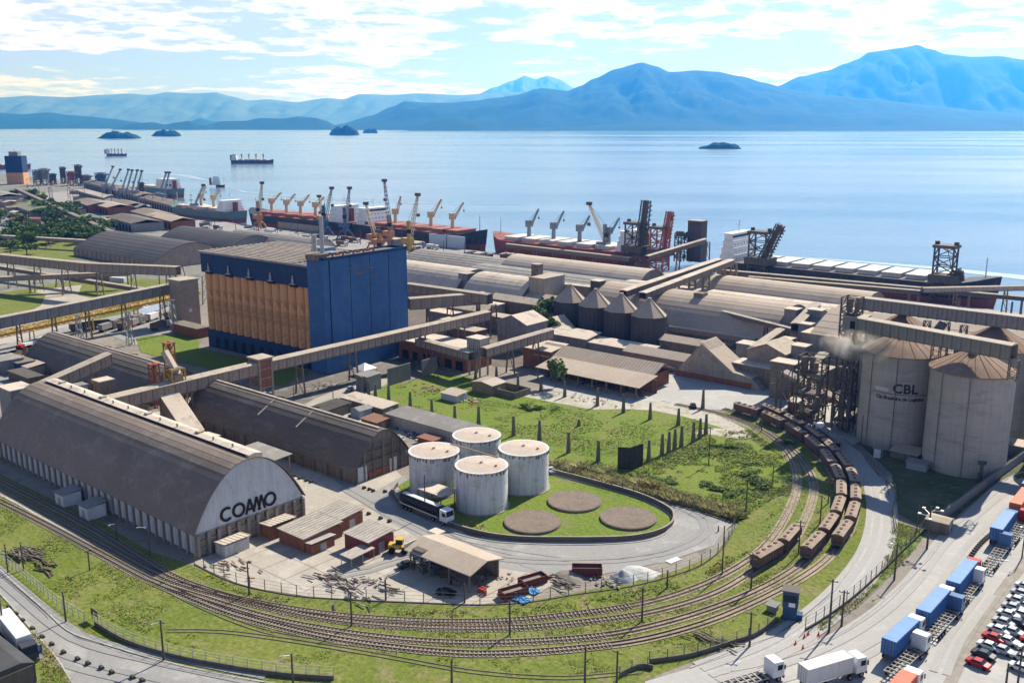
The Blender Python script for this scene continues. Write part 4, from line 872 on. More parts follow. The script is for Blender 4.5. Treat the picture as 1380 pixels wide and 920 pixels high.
# ================================================================ CBL silos
def big_silo(label, u, v, r, he, ha, legs=True):
    t = thing('concrete_silo', label, 'silo', u, v, group='large concrete silos'); b = B(); b.cyl(0, 0, 0, he, r, 72, cap=False); part('shell', b, SILOC, t, smooth=True)
    b = B(); b.cyl(0, 0, he, ha, r + .45, 80, 1.1); b.cyl(0, 0, he - .35, he, r + .45, 40); part('cone_roof', b, CONEB, t, smooth=True)
    b = B()
    for k in range(20): a = 2 * math.pi * k / 20; b.bar(((r + .4) * math.cos(a), (r + .4) * math.sin(a), he + .1), (1.2 * math.cos(a), 1.2 * math.sin(a), ha + .02), .1, .05)
    part('roof_ribs', b, CONEB, t, kind='stuff')
    b = B(); b.cyl(0, 0, ha - .2, ha + .9, 1.3, 16); part('filling_cap', b, DKMET, t)
    b = B()
    for a in (-2.05, -1.35, -2.75): b.bar(((r + .08) * math.cos(a), (r + .08) * math.sin(a), 0), ((r + .08) * math.cos(a), (r + .08) * math.sin(a), he - .3), .28, .12)
    part('vertical_joints', b, WDIRTY, t); return t
tA = big_silo('large concrete silo lettered CBL, left of the front pair', -83, 267.5, 10.3, 26.4, 31.6)
tB = big_silo('large bare concrete silo, right of the front pair', -62.3, 258.5, 10.1, 26.4, 31.4)
big_silo('large concrete silo behind the CBL one, only its cone showing', -91, 291, 10.2, 26.4, 31.8)
big_silo('large concrete silo in the back row at the right edge, partly hidden', -65, 290, 10.2, 26.4, 31.8)
big_silo('large concrete silo in the back row beyond the right edge', -41, 290, 10.2, 26.4, 31.8)
def wrap(me, r, a0, z0, name, mat, par):
    """bend flat text round a silo wall; a0 = angle of the text's centre"""
    for vtx in me.vertices:
        x, y, z = vtx.co; a = a0 + x / r; rr = r + .06 + z * .5; vtx.co = (rr * math.cos(a), rr * math.sin(a), z0 + y)
    me.materials.clear(); me.materials.append(mat); me.name = name; o = link(name, me, par); return o
aC = math.atan2(-267.5, 83) + .02
def sub(me, n=2):
    import bmesh
    bm = bmesh.new(); bm.from_mesh(me); bmesh.ops.subdivide_edges(bm, edges=[e for e in bm.edges if e.calc_length() > .8], cuts=3); bm.to_mesh(me); bm.free(); return me
DKTXT = M('dark grey lettering', (0.045, 0.04, 0.04), None, rough=.8)
me = text_mesh('CBL', 3.6, .05, .1, space=1.05); wrap(sub(me), 10.3, aC - .02 + .16, 16.6, 'lettering', DKTXT, tA)
me = text_mesh('Cia Brasileira de Logística', 1.3, .04, .045, space=.95); wrap(sub(me), 10.3, aC + .03, 14.55, 'lettering', DKTXT, tA)
b = B()
for i in range(24): a, c = aC - .72 + i * .065, aC - .72 + (i + 1) * .065; b.bar((10.37 * math.cos(a), 10.37 * math.sin(a), 16.15), (10.37 * math.cos(c), 10.37 * math.sin(c), 16.15), .06, .13)
part('underline', b, DKTXT, tA)
# pale swoosh mark left of the letters
me = B()
for j in range(4):
    for i in range(5): a = aC - .62 + j * .085 + i * .012; me.bar((10.37 * math.cos(a), 10.37 * math.sin(a), 17.0 + .5 * math.sin(i)), (10.37 * math.cos(a + .02), 10.37 * math.sin(a + .02), 17.5), .05, .5)
part('emblem', me, M('faded white mark', (0.47, 0.46, 0.45), None, rough=.8), tA)
b = B(); b.bar((0, -11.2, 24.6), (-1.2, -10.9, 25.2), 7.0, .18); 
t = solo('roof_flap', b, CONEB, 'loose buckled sheet hanging at the eave of the bare front silo', 'roof sheet', -61.3, 258.9, 1.1)
bpy.data.objects.remove(t)
b = B(); b.cyl(0, 0, 0, 1.6, .5, 8); b.box(-.3, -.3, 1.4, .5, 0, 5.5); b.box(-.9, -.3, 4.6, 1.1, 0, 5.6); b.box(-.5, -.5, 0, 0, .3, 2.4)
solo('stained_vent', b, DKMET, 'small dark vent frame at the foot of the bare front silo', 'vent', -55.5, 248.6, 0, .5)
# galleries over the silos
gallery('grey-green gallery over the front pair of large silos', (-92.6, 260.5, 31.6), (-52.0, 251.6, 31.6), 3.2, 3.6, 2.4, wall=M('grey-green cladding', (0.235, 0.23, 0.19), (0.19, 0.185, 0.155), .3, .8, streak=.4), roof=RFPALE)
gallery('grey gallery over the back row of large silos', (-104, 289, 32.2), (-30, 287.5, 32.2), 3.2, 3.6, 2.6, wall=WGREY, roof=RFPALE)
for u, v, lab in ((-51.5, 251.5, 'lattice support at the right end of the gallery over the front silos'), (-73.0, 263, 'lattice support between the two front silos')):
    b = B(); lattice(b, 0, 0, 26.5 if u > -60 else 0, 31.6, 2, 2, 3 if u > -60 else 10, .22, .13); solo('lattice_support', b, BRMET, lab, 'support', u, v)
for u, v, lab in ((-82, 284, 'first'), (-77, 285, 'second'), (-72, 284, 'third')):
    b = B(); lattice(b, 0, 0, 0, 32, 1.6, 1.6, 12, .25, .15); solo('lattice_support', b, BRMET, lab + ' brown lattice leg under the grey gallery, behind the front silos', 'support', u, v)
t = thing('elevator_tower', 'tall dark elevator tower left of the CBL silo, grey cabin near its top', 'tower', -98.0, 267.5)
b = B(); lattice(b, 0, 0, 0, 39.5, 4.6, 4.6, 12, .38, .2); part('frame', b, DKMET, t); b = B(); b.box(-1.2, -3.2, 29.8, 4.6, 2.6, 34.2); part('cabin', b, WGREY, t); b = B(); b.box(-1.5, -3.5, 34.2, 4.9, 2.9, 34.5); part('cabin_roof', b, GALR, t)
b = B(); b.box(1, -3.28, 31, 2.4, -3.2, 33.2); part('cabin_opening', b, DARKIN, t); b = B()
for z in range(3, 39, 4): b.box(-2.6, -2.6, z, 2.6, 2.6, z + .18)
b.box(-1, -1, 0, .2, .2, 39); b.box(.6, .2, 0, 1.7, 1.3, 38); part('floors_and_shafts', b, BRMET, t)
t = thing('elevator_tower', 'second lower dark elevator tower with many pipes left of the CBL silo', 'tower', -106, 262.5)
b = B(); lattice(b, 0, 0, 0, 22, 7, 5, 6, .4, .22); b.box(-3.4, -2.4, 5, 3.4, 2.4, 5.2); b.box(-3.4, -2.4, 11, 3.4, 2.4, 11.2); b.box(-3.4, -2.4, 17, 3.4, 2.4, 17.2); part('frame', b, DKMET, t)
for k in range(9):
    b = B(); x, y, z = R.uniform(-2.8, 2.8), R.uniform(-1.8, 1.8), (5.2, 11.2, 17.2)[k % 3]; b.cyl(x, y, z, z + R.uniform(2, 4.5), R.uniform(.6, 1.1), 12); part('cyclone', b, BRMET, t, smooth=True)
# dark corrugated bins
for i, (u, v) in enumerate(((-240.5, 325.5), (-226.0, 323.5), (-211.7, 321.5), (-197.3, 319.5))):
    t = thing('silo_bin', 'dark corrugated steel bin with cone roof, ' + ('leftmost of the four', 'second from the left of the four', 'third from the left of the four', 'rightmost of the four, nearest the open yard')[i], 'silo', u, v, group='dark steel bins'); r = 7.0
    b = B(); n = 60
    for k in range(24): z = k * .56; b.cyl(0, 0, z, z + .28, r, n, r + .07, cap=False); b.cyl(0, 0, z + .28, z + .56, r + .07, n, r, cap=False)
    part('shell', b, BINM, t, smooth=False); b = B(); b.cyl(0, 0, 13.4, 19.9, r + .3, 8, .6); part('cone_roof', b, RFBROWN, t)
    b = B()
    for k in range(8): a = 2 * math.pi * k / 8; b.bar(((r + .3) * math.cos(a), (r + .3) * math.sin(a), 13.45), (.5 * math.cos(a), .5 * math.sin(a), 20.0), .25)
    b.cyl(0, 0, 19.7, 20.4, .8, 10); part('roof_hips', b, RFBROWN, t); b = B()
    for k in range(24): a = 2 * math.pi * k / 24; b.bar(((r + .12) * math.cos(a), (r + .12) * math.sin(a), 0), ((r + .12) * math.cos(a), (r + .12) * math.sin(a), 13.4), .16, .12)
    part('stiffeners', b, BINM, t, kind='stuff')
# ================================================================ the large vaulted grain warehouses, middle distance
def place_vault(label, pL, pR, zr, halfw, ze, roof=RFPALE, p=1.9, wall=WGREY, ribs=0, group='grain warehouses in the middle of the port', n=20, step=.04):
    """ridge runs between two photo points at height zr"""
    a, c = G(*pL, zr), G(*pR, zr); v = (a[1] + c[1]) / 2
    return vault('grain_warehouse', label, a[0], c[0], v - halfw, v + halfw, ze, zr, p, n, step, roof, wall, ribs=ribs, group=group)
place_vault('pale rounded warehouse right behind the blue silo', (520, 347), (640, 363), 15, 17, 4, RFPALE, 2.2)
place_vault('pale rounded warehouse with sunlit crest behind the small twin towers', (655, 365), (722, 377), 15, 17, 4, RFPALE, 2.2)
place_vault('long smooth cream vault farthest back, near the ship loaders', (708, 340), (866, 366), 14, 17, 4, M('cream grain roof', (0.50, 0.42, 0.34), (0.43, 0.36, 0.29), .03, .9, c3=(0.38, 0.31, 0.25)), 2.1)
vault('grain_warehouse', 'low ribbed grey sheet-roofed shed in front of the cream vault', -352, -226, 372, 412, 6, 11.5, 1.6, 14, .15, RFGREY, WGREY, group='grain warehouses in the middle of the port')
vault('grain_warehouse', 'ribbed pale grey shed behind the blue silo with shallow roof', -430, -352, 405, 440, 5, 10, 1.6, 14, .15, RFGREY, WGREY, group='grain warehouses in the middle of the port')
place_vault('huge brown vault with dark shaded flank behind the four dark bins', (822, 379), (1070, 411), 16, 20, 5, RFBROWN, 2.2)
place_vault('long cream vault in the back, along the pier conveyors', (938, 367), (1180, 394), 15, 18, 4, M('cream dusted roof', (0.47, 0.39, 0.31), (0.41, 0.335, 0.26), .03, .9, c3=(0.36, 0.29, 0.225)), 2.2, wall=WCONC)
t = vault('grain_warehouse', 'flat pale roofed strip building between the two big brown and cream vaults', -262, -140, 395, 412, 9, 10.2, 2, 6, .1, RFPALE, RUST, group='grain warehouses in the middle of the port')
place_vault('brown dusted vault just left of the large silos', (1085, 425), (1172, 436), 15, 16, 4, RFBROWN, 2.1)
vault('grain_warehouse', 'wide brown gabled roof behind the large silos, left one', -128, -92, 312, 350, 17, 23.5, 1.15, 10, .08, RFBROWN, WGREY, group='grain warehouses in the middle of the port')
vault('grain_warehouse', 'wide brown gabled roof behind the large silos, right one', -88, -40, 312, 350, 17, 23.5, 1.15, 10, .08, RFBROWN, WGREY, group='grain warehouses in the middle of the port')
# dark-walled long shed in front of the brown vault
gallery('long straight gallery with pale roof running behind the four dark bins', (-281, 365, 7.5), (-197, 360.5, 9.6), 4.2, 4.5, 5, roof=RFPALE, wall=GALW, legs=(10, 30, 50, 70))
gallery('thin sloping conveyor from the pale-roofed gallery down to the loading hoppers', (-197, 358, 10.5), (-141, 338, 10.0), 1.8, 1.6, 4, roof=RFPALE, wall=BRMET, legs=(18, 40), ribs=False)
gallery('twin-roofed low conveyor along the ground below the brown vault', G(905, 440, 4) + (2.2,), G(1020, 457, 4) + (2.2,), 4.4, 2.2, 4, roof=RFPALE, legs=(10, 30), twin=True, ribs=False)
b = B(); b.box(-2.2, -2.2, 0, 2.2, 2.2, 17); solo('junction_tower', b, WDIRTY, 'dark narrow tower where the pale-roofed gallery meets the sloping conveyor', 'tower', -197, 360)
# diagonal galleries climbing to the pier
for k, (a, c, z1) in enumerate((((840, 392), (968, 348), 17), ((866, 395), (985, 349), 17))):
    gallery(('left', 'right')[k] + ' one of the two long diagonal galleries climbing towards the ship loaders', G(*a, 17) + (14.5,), G(*c, 22) + (19,), 3.4, 2.6, 4.2, roof=RFPALE, wall=WDIRTY, legs=(30, 60, 90), legw=.7)
gallery('raised pipe gallery crossing to the tall brown pier tower', G(872, 345, 24) + (22,), G(950, 322, 30) + (28,), 2.4, 2.0, 4, roof=RFPALE, wall=BRMET, legs=(20, 40), ribs=False)
t = thing('transfer_tower', 'tall dark brown clad tower on the quay behind the diagonal galleries', 'tower', *G(938, 352)); b = B(); b.box(-5, -3.6, 0, 5, 3.6, 26); part('walls', b, M('dark brown cladding', (0.13, 0.10, 0.09), (0.10, 0.08, 0.075), .2, .8), t); b = B(); b.box(-5.3, -3.9, 26, 5.3, 3.9, 26.5); part('roof', b, RFBROWN, t)
for i, (px, py, pt) in enumerate(((915, 352, 314), (928, 352, 315))):
    u, v = G(px, py); h = HGT((px, py), pt); t = thing('lattice_tower', ('left', 'right')[i] + ' dark lattice tower of the pair in front of the brown clad tower', 'tower', u, v); b = B(); lattice(b, 0, 0, 0, h, 4.6, 4.6, 6, .6, .35); part('frame', b, DKMET, t); b = B(); b.cyl(0, 0, h - 2, h + 1.2, 2.6, 10); part('top_housing', b, DKMET, t)
# pier conveyor lines along the quay
for k, (a, c, z, lab) in enumerate((((972, 363), (1400, 401), 9, 'long dark conveyor line along the quay in front of the moored bulk ships'), ((1010, 372), (1240, 391), 8, 'second dark conveyor line along the quay, on the land side'))):
    gallery(lab, G(*a, z + 2) + (z,), G(*c, z + 2) + (z,), 3.0, 1.8, 5, wall=DKMET, roof=GALR, legs=tuple(range(12, 150 if k else 250, 22)), legw=.7, ribs=False)
gallery('smooth grey pipe conveyor crossing the right edge to the pier', G(1243, 391, 15) + (14,), G(1480, 386, 15) + (14,), 2.6, 2.0, 5, roof=GALR, wall=GALR, legs=(16, 40, 60), ribs=False)
# ================================================================ dense process area: sheds, hopper houses, small galleries
PAL = [RFPALE, RFBROWN, GALR]; WPAL = [GALW, WDIRTY, BRMET, WGREY]
def blk(label, px, py, z, lx, ly, h, roof='flat', wall=None, rf=None, rz=0.0, name='plant_building', cat='building', legs=False):
    """building whose roof centre shows at (px, py); z = roof height"""
    u, v = G(px, py, z); t = thing(name, label, cat, u, v, rz=rz); wall = wall or WPAL[R.randrange(4)]; rf = rf or PAL[R.randrange(3)]; b = B()
    z0 = z - h if legs else 0
    b.box(-lx / 2, -ly / 2, z0, lx / 2, ly / 2, z - .02)
    if roof == 'gu': b.ext([(-ly / 2, z - .05), (0, z + ly * .2), (ly / 2, z - .05)], -lx / 2, lx / 2)
    if roof == 'gv': b.ext([(-lx / 2, z - .05), (0, z + lx * .2), (lx / 2, z - .05)], -ly / 2, ly / 2, axis='y')
    part('wall', b, wall, t); b = B()
    if roof == 'flat': b.box(-lx / 2 - .3, -ly / 2 - .3, z, lx / 2 + .3, ly / 2 + .3, z + .25)
    elif roof == 'gu': b.hip(-lx / 2, -ly / 2, lx / 2, ly / 2, z, z + ly * .21, .4, 'x', .2)
    elif roof == 'gv': b.hip(-lx / 2, -ly / 2, lx / 2, ly / 2, z, z + lx * .21, .4, 'y', .2)
    elif roof == 'su': b.ext([(-ly / 2 - .3, z), (-ly / 2 - .3, z + .2), (ly / 2 + .3, z + ly * .12 + .2), (ly / 2 + .3, z + ly * .12)], -lx / 2 - .3, lx / 2 + .3)
    part('roof', b, rf, t)
    if legs: b = B(); lattice(b, 0, 0, 0, z0, lx * .8, ly * .8, max(1, int(z0 / 4)), .35, .2); part('leg_frame', b, DKMET, t)
    return t
Q = 'of the middle cluster'
for a in (('brown gabled shed just right of the blue silo gallery', 640, 415, 7, 22, 12, 7, 'gu'), ('pale flat roof below the upper beige gallery', 655, 408, 8, 16, 8, 8), ('long pale roofed shed under the twin vault warehouses', 700, 405, 9, 28, 9, 9, 'gu'),
          ('small flat pale roof left of the small gable house', 610, 432, 6, 12, 8, 6), ('low pale roof with dark wall in front of the gable house', 628, 442, 6, 16, 7, 6), ('pale low roof between the two brown galleries', 600, 420, 6, 14, 7, 6),
          ('tall beige gable house beside the leafy corner of the dark bins', 704, 432, 11, 15, 13, 11, 'gv'), ('flat pale roof above the brick loading shed', 583, 438, 7, 10, 6, 7), ('dusty low roof between loading shed and bins', 770, 450, 5, 22, 10, 5, 'su'),
          ('flat dusty roof at the foot of the dark bins', 830, 464, 4, 34, 8, 4, 'su'), ('long low grey roof in front of the rightmost dark bin', 905, 480, 4, 36, 9, 4, 'gu'), ('small pale roof between bins and brown vault', 815, 405, 6, 10, 6, 6),
          ('white gabled building behind the leafy corner of the bins', 735, 402, 8, 18, 9, 8, 'gu'), ('low pale flat roof right of the junction of the galleries', 672, 425, 6, 14, 7, 6)):
    blk(*a)
blk('tall square-topped intake building left of the second vault', 629, 368, 14, 6, 6, 14, wall=WGREY, name='intake_tower', cat='tower'); blk('tall pale concrete gable block right of the second vault', 737, 372, 17, 9, 16, 17, wall=M('pale plaster wall', (0.38, 0.34, 0.28), (0.32, 0.28, 0.23), .3, .85, streak=.6), name='intake_tower', cat='tower')
blk('tall narrow brown elevator beside the second vault', 724, 356, 22, 4, 4, 22, wall=BRMET, name='elevator_tower', cat='tower')
blk('small dark machine tower on legs near the pale vault crest', 806, 378, 17, 5, 5, 5, wall=DKMET, name='machine_tower', cat='tower', legs=True)
# brick loading shed
t = thing('loading_shed', 'orange brick loading shed with pale flat roofs by the hopper house', 'shed', *G(600, 462, 7)); b = B(); b.box(-18, -7, 0, 17, 7, 7); part('brick_wall', b, BRICK, t); b = B(); b.box(-18.6, -7.8, 7, 17.6, 7.6, 7.4); part('roof', b, RFPALE, t); b = B(); b.box(-6, -5, 7.4, 14, 5, 8.2); part('upper_roof', b, RFPALE, t)
for i in range(6): b = B(); b.box(-16 + i * 5.6, -7.08, .2, -12.6 + i * 5.6, -7, 3.4); part('door', b, DARKIN, t)
blk('orange brick cube with sloping pale roof beside the trees', 735, 468, 7, 13, 10, 7, 'su', BRICK, RFPALE, name='brick_building')
# large twin pale roofs right of it
t = thing('long_shed', 'long low shed with wide pale brown gabled roof and red wall north of the meadow', 'shed', -187.5, 273, 0); b = B(); b.box(-24, -6, 0, 24, 6, 5.1); part('wall', b, BRICK, t); b = B(); b.hip(-24.5, -7, 25, 7.4, 5.0, 8.2, .6, 'x', .25); part('roof', b, RFBROWN, t)
b = B()
for i in range(40): x = -24.6 + i * 1.28; b.bar((x, -7.6, 5.35), (x, .2, 8.55), .14, .1)
part('roof_ribs', b, RFBROWN, t, kind='stuff')
t = thing('open_shed', 'open-sided shed with long pale roof on dark posts, in front of the long shed', 'shed', -182, 260.5, 0); b = B(); b.ext([(-6, 4.0), (-6, 4.2), (5.5, 6.0), (5.5, 5.8)], -21, 22); part('roof', b, RFBROWN, t)
for i in range(8):
    for y in (-5.6, 4.8): b = B(); b.cb(-20 + i * 5.8, y, 0, .35, .35, 4.0 if y < 0 else 5.6); part('post', b, WDIRTY, t)
b = B(); b.box(-20, 5.0, 0, 22, 5.2, 4.5); part('back_wall', b, BRICK, t); b = B()
for i in range(14): b.cb(-19 + i * 3, R.uniform(-3, 3), 0, 1.8, 1.4, R.uniform(.6, 1.6))
part('stored_goods', b, DKMET, t, kind='stuff')
t = thing('wedge_roof', 'steep pale triangular hopper roof leaning against the dark bins', 'hopper roof', *G(762, 455)); b = B(); b.ext([(-7, 0), (-4, 9), (7, 0)], -4, 4, axis='y'); part('body', b, RFPALE, t)
# twisted grain chute buildings in the centre right
t = thing('intake_shed', 'pale building with steep crooked roof over the truck intake, right of the open yard', 'building', *G(975, 512)); b = B(); b.ext([(-17, 0), (-16, 2), (-6, 13.5), (6, 4.5), (13, 3.8), (17, 0)], -5, 5, axis='y'); part('wall', b, WCONC, t)
b = B(); b.ext([(-6.6, 13.2), (-6.6, 13.7), (6.2, 5.0), (6, 4.6)], -5.6, 5.6, axis='y'); b.ext([(6, 4.6), (6, 5.0), (13.4, 4.2), (13.4, 3.9)], -5.6, 5.6, axis='y'); part('roof', b, RFBROWN, t); b = B(); b.box(-16.5, -5.15, 0, 13, -5, 2.0); part('red_base', b, BRICK, t)
for a in (('pale sloping roof on the hill of hoppers right of the crooked roof', 1045, 470, 11, 14, 14, 11, 'gv'), ('square hopper box above the crooked roof', 1008, 462, 10, 6, 6, 5, 'flat', WGREY, RFPALE, 0, 'hopper_box', 'hopper', True),
          ('square hopper box, leftmost in front of the brown vault end', 1069, 416, 17, 5, 5, 6, 'flat', WGREY, RFPALE, 0, 'hopper_box', 'hopper', True), ('square hopper box, second from left in front of the brown vault end', 1101, 417, 18, 5.5, 4.5, 6, 'flat', WGREY, RFPALE, 0, 'hopper_box', 'hopper', True),
          ('square hopper box, lower middle of the hopper cluster', 1087, 436, 16, 4.5, 4, 6, 'flat', WGREY, RFPALE, 0, 'hopper_box', 'hopper', True), ('small square hopper box beside the sloping conveyor foot', 1062, 456, 13, 4, 4, 4, 'flat', WGREY, RFPALE, 0, 'hopper_box', 'hopper', True),
          ('square hopper box nearest the dust cloud', 1080, 465, 14, 5, 5, 6, 'flat', WGREY, RFPALE, 0, 'hopper_box', 'hopper', True), ('flat pale roofed block at the front of the hopper cluster', 1060, 487, 12, 8, 6, 12, 'flat', WDIRTY, RFPALE), ('tall narrow dusty building beside the second elevator tower', 1100, 497, 11, 8, 12, 11, 'flat', WDIRTY, RFBROWN),
          ('pale low roof block under the sloping gallery of the hopper cluster', 1020, 490, 7, 14, 8, 7, 'flat', WDIRTY, RFPALE), ('dusty flat roofed block left of the CBL silo gallery', 1110, 448, 15, 12, 10, 15, 'flat', GALW, RFPALE), ('pale long roof under the dust cloud', 1122, 480, 9, 12, 12, 9, 'su', GALW, RFPALE),
          ('small orange brick hut with pale roof beside the freight wagons', 1081, 541, 5, 7, 5, 5, 'su', BRICK, RFPALE), ('wide flat pale roof right of the elevator tower', 1200, 428, 18, 16, 12, 18, 'flat', GALW, RFPALE), ('low dusty roof between the bins and the intake shed', 935, 462, 5, 26, 8, 5, 'gu', WDIRTY, RFBROWN)):
    blk(*a)
gallery('thick rising brown gallery from the hopper cluster to the cream vault, nearer one', G(1100, 462, 10) + (8,), G(1138, 416, 17) + (15,), 4, 3.4, 4, legs=(10,), ribs=False)
gallery('thick rising brown gallery left of the nearer one', G(1072, 440, 14) + (12,), G(1100, 412, 17) + (15,), 3.4, 3, 4, ribs=False)
gallery('brown gallery rising from the crooked-roof building to the hoppers', G(1016, 470, 11) + (9,), G(1052, 442, 14) + (11,), 3, 2.6, 4, ribs=False)
gallery('short brown gallery from the front block up to the hopper boxes', G(1088, 500, 9) + (7,), G(1110, 478, 12) + (10,), 3, 2.6, 4, ribs=False)
gallery('long sloping double conveyor coming down to the track side from the hopper cluster', G(1058, 500, 11) + (9.5,), G(1150, 545, 6) + (4,), 3.2, 1.4, 4, roof=RFPALE, legs=(10, 20), twin=True, ribs=False)
gallery('low horizontal gallery between hopper cluster and elevator tower', G(1098, 452, 16) + (14,), G(1152, 462, 16) + (14,), 3, 2.4, 4, roof=RFPALE, ribs=False)
b = B(); r2 = random.Random(5)
for k in range(26):
    x, y = r2.uniform(-10, 9), r2.uniform(-6, 8); h = r2.uniform(6, 15); b.bar((x, y, 0), (x, y, h), .3); b.bar((x, y, h * r2.uniform(.4, 1)), (x + r2.uniform(-5, 5), y + r2.uniform(-3, 3), h * r2.uniform(.3, 1)), .22)
solo('pipework', b, BRMET, 'tangle of brown pipes and posts below the hopper cluster beside the CBL silo', 'pipework', -112, 272, kind='stuff')
# ================================================================ ships and cranes
HULLBK = M('black hull paint', (0.03, 0.035, 0.045), (0.05, 0.05, 0.055), .1, .5, c3=(.09, .07, .06))
HULLRD = M('red hull paint', (0.27, 0.075, 0.055), (0.2, 0.06, 0.045), .1, .6, c3=(.25, .08, .05))
HULLGN = M('green grey hull paint', (0.10, 0.17, 0.16), (0.13, 0.2, 0.18), .1, .6)
DECKR = M('red deck paint', (0.34, 0.12, 0.09), (0.27, 0.10, 0.075), .3, .8)
WHT = M('ship white', (0.74, 0.75, 0.76), (0.66, 0.67, 0.68), .2, .5)
HATCHW = M('pale hatch cover', (0.60, 0.58, 0.54), (0.50, 0.48, 0.44), .2, .7)
HATCHR = M('red-brown hatch cover', (0.36, 0.15, 0.11), (0.30, 0.13, 0.10), .2, .7)
CREAM = M('cream crane paint', (0.56, 0.46, 0.30), (0.48, 0.39, 0.25), .4, .6)
GREYC = M('blue-grey crane paint', (0.24, 0.28, 0.31), (0.19, 0.22, 0.25), .4, .6)
ORCR = M('orange crane paint', (0.45, 0.22, 0.09), (0.36, 0.18, 0.085), .4, .65)
REDCR = M('red loader paint', (0.40, 0.13, 0.08), (0.30, 0.10, 0.07), .4, .7)
BLUECR = M('blue crane paint', (0.08, 0.14, 0.24), (0.07, 0.11, 0.18), .4, .6)
def TIP(px, py, v):
    """(u, z) where the photo's ray at (px, py) crosses the plane v = const"""
    dx = px - 690; dy = FPX * CP - (py - 460) * SP; dz = -FPX * SP - (py - 460) * CP
    t = v / (-dx * SA + dy * CA); return (dx * CA + dy * SA) * t, CAMH + dz * t
def ship(label, u0, u1, v, beam, dk, bow, hull=HULLBK, boot=HULLRD, hatches=6, hmat=HATCHW, house=0.1, hh=16, funnel=None, cranes=(), deck=DECKR, panels=False, name='cargo_ship', tall=1.0, hw=None):
    """bow = +1 bow towards +u; house = fraction from the stern"""
    L_ = u1 - u0; t = thing(name, label, 'ship', (u0 + u1) / 2, v, -2.6, 0 if bow > 0 else math.pi)
    secs = [(-.5, .72, 1.05), (-.47, .9, 1.0), (-.4, 1, 1), (.30, 1, 1), (.38, .9, 1.03), (.44, .62, 1.18), (.48, .28, 1.3), (.5, .04, 1.34)]
    D_ = dk + 2.6
    def hull_part(zf0, zf1, nm, m, fac0, fac1):
        b = B(); vs = []
        for f, wd, hf in secs:
            for s in (-1, 1):
                for zf, fc in ((zf0, fac0), (zf1, fac1)):
                    w_ = beam / 2 * wd * (fc if f > .3 or f < -.45 else 1); x = f * L_ * (1 if f < .4 else (1 - .03 * (1 - zf)))
                    vs.append((x, s * w_, D_ * hf * zf if zf == 1 else D_ * zf))
        b.add(vs, [])
        for i in range(len(secs) - 1):
            a = i * 4; c = a + 4; b.f += [(a, c, c + 1, a + 1), (a + 2, a + 3, c + 3, c + 2), (a + 1, c + 1, c + 3, a + 3)]; b.mi += [0] * 3
        b.f += [(0, 1, 3, 2), tuple(len(vs) - 4 + k for k in (0, 2, 3, 1))]; b.mi += [0, 0]
        part(nm, b, m, t)
    hull_part(0, .42, 'boot_top', boot, .82, .9); hull_part(.42, 1, 'hull', hull, .9, 1)
    b = B(); pts = [(f * L_ * .985, beam / 2 * wd * .96) for f, wd, h_ in secs]; b.poly(pts + [(x, -y) for x, y in pts[::-1]], D_ - .1, D_ + .12); part('deck', b, deck, t)
    xs0, xs1 = -L_ / 2 + L_ * (house + .09), L_ / 2 - L_ * .12
    for i in range(hatches):
        a = xs0 + (xs1 - xs0) * i / hatches; c = a + (xs1 - xs0) / hatches * .78; b = B(); b.box(a, -beam * .33, D_, c, beam * .33, D_ + 2.0); b.box(a - .3, -beam * .35, D_ + 2.0, c + .3, beam * .35, D_ + 2.5); part('hatch', b, hmat, t)
    hx = -L_ / 2 + L_ * house; k = 4; hwid = hw or 12
    b = B()
    for i in range(k): b.box(hx - hwid / 2 + i * .5, -beam * .42 + i * .5, D_ + i * hh / k, hx + hwid / 2 - i * .8, beam * .42 - i * .5, D_ + (i + 1) * hh / k - .3); b.box(hx - hwid / 2 - .3 + i * .5, -beam * .44 + i * .4, D_ + (i + 1) * hh / k - .3, hx + hwid / 2 + .5 - i * .8, beam * .44 - i * .4, D_ + (i + 1) * hh / k)
    hs = part('deckhouse', b, WHT, t)
    b = B(); b.box(hx + hwid / 2 - 2.35, -beam * .36, D_ + hh - 2.6, hx + hwid / 2 - 2.2, beam * .36, D_ + hh - 1.3); part('bridge_window', b, GLASS, hs)
    b = B()
    for i in range(3):
        for j in range(6): b.box(hx + hwid / 2 - i * .8 - .02, -beam * .32 + j * beam * .12, D_ + i * hh / 4 + 1.2, hx + hwid / 2 - i * .8 + .05, -beam * .32 + j * beam * .12 + .8, D_ + i * hh / 4 + 2)
    part('window_rows', b, GLASS, hs, kind='stuff')
    b = B(); b.box(hx - hwid / 2 - 3.6, -1.8, D_, hx - hwid / 2 - .8, 1.8, D_ + hh * .85); part('funnel', b, funnel or HULLRD, t)
    b = B(); b.rod((hx, 0, D_ + hh), (hx, 0, D_ + hh + 7), .35, 6); b.bar((hx, -3, D_ + hh + 4), (hx, 3, D_ + hh + 4), .3); b.rod((L_ * .45, 0, D_ + 2), (L_ * .45, 0, D_ + 13), .35, 6); part('mast', b, WHT, t)
    for cx_, jdx, jz, m in cranes:     # deck cranes: x along hull, jib reach and rise
        c_ = B(); c_.cyl(cx_, 0, D_, D_ + 9, 1.6, 12, 1.3); o = part('crane_pedestal', c_, m, t); c_ = B(); c_.box(cx_ - 1.9, -1.9, D_ + 9, cx_ + 1.9, 1.9, D_ + 13.5); part('crane_house', c_, m, o)
        c_ = B(); tip = (cx_ + jdx, 0, D_ + 10 + jz)
        for s in (-1, 1): c_.bar((cx_ + (1.8 if jdx > 0 else -1.8), s * 1.2, D_ + 10), (tip[0], s * .35, tip[2]), .6)
        n = 6
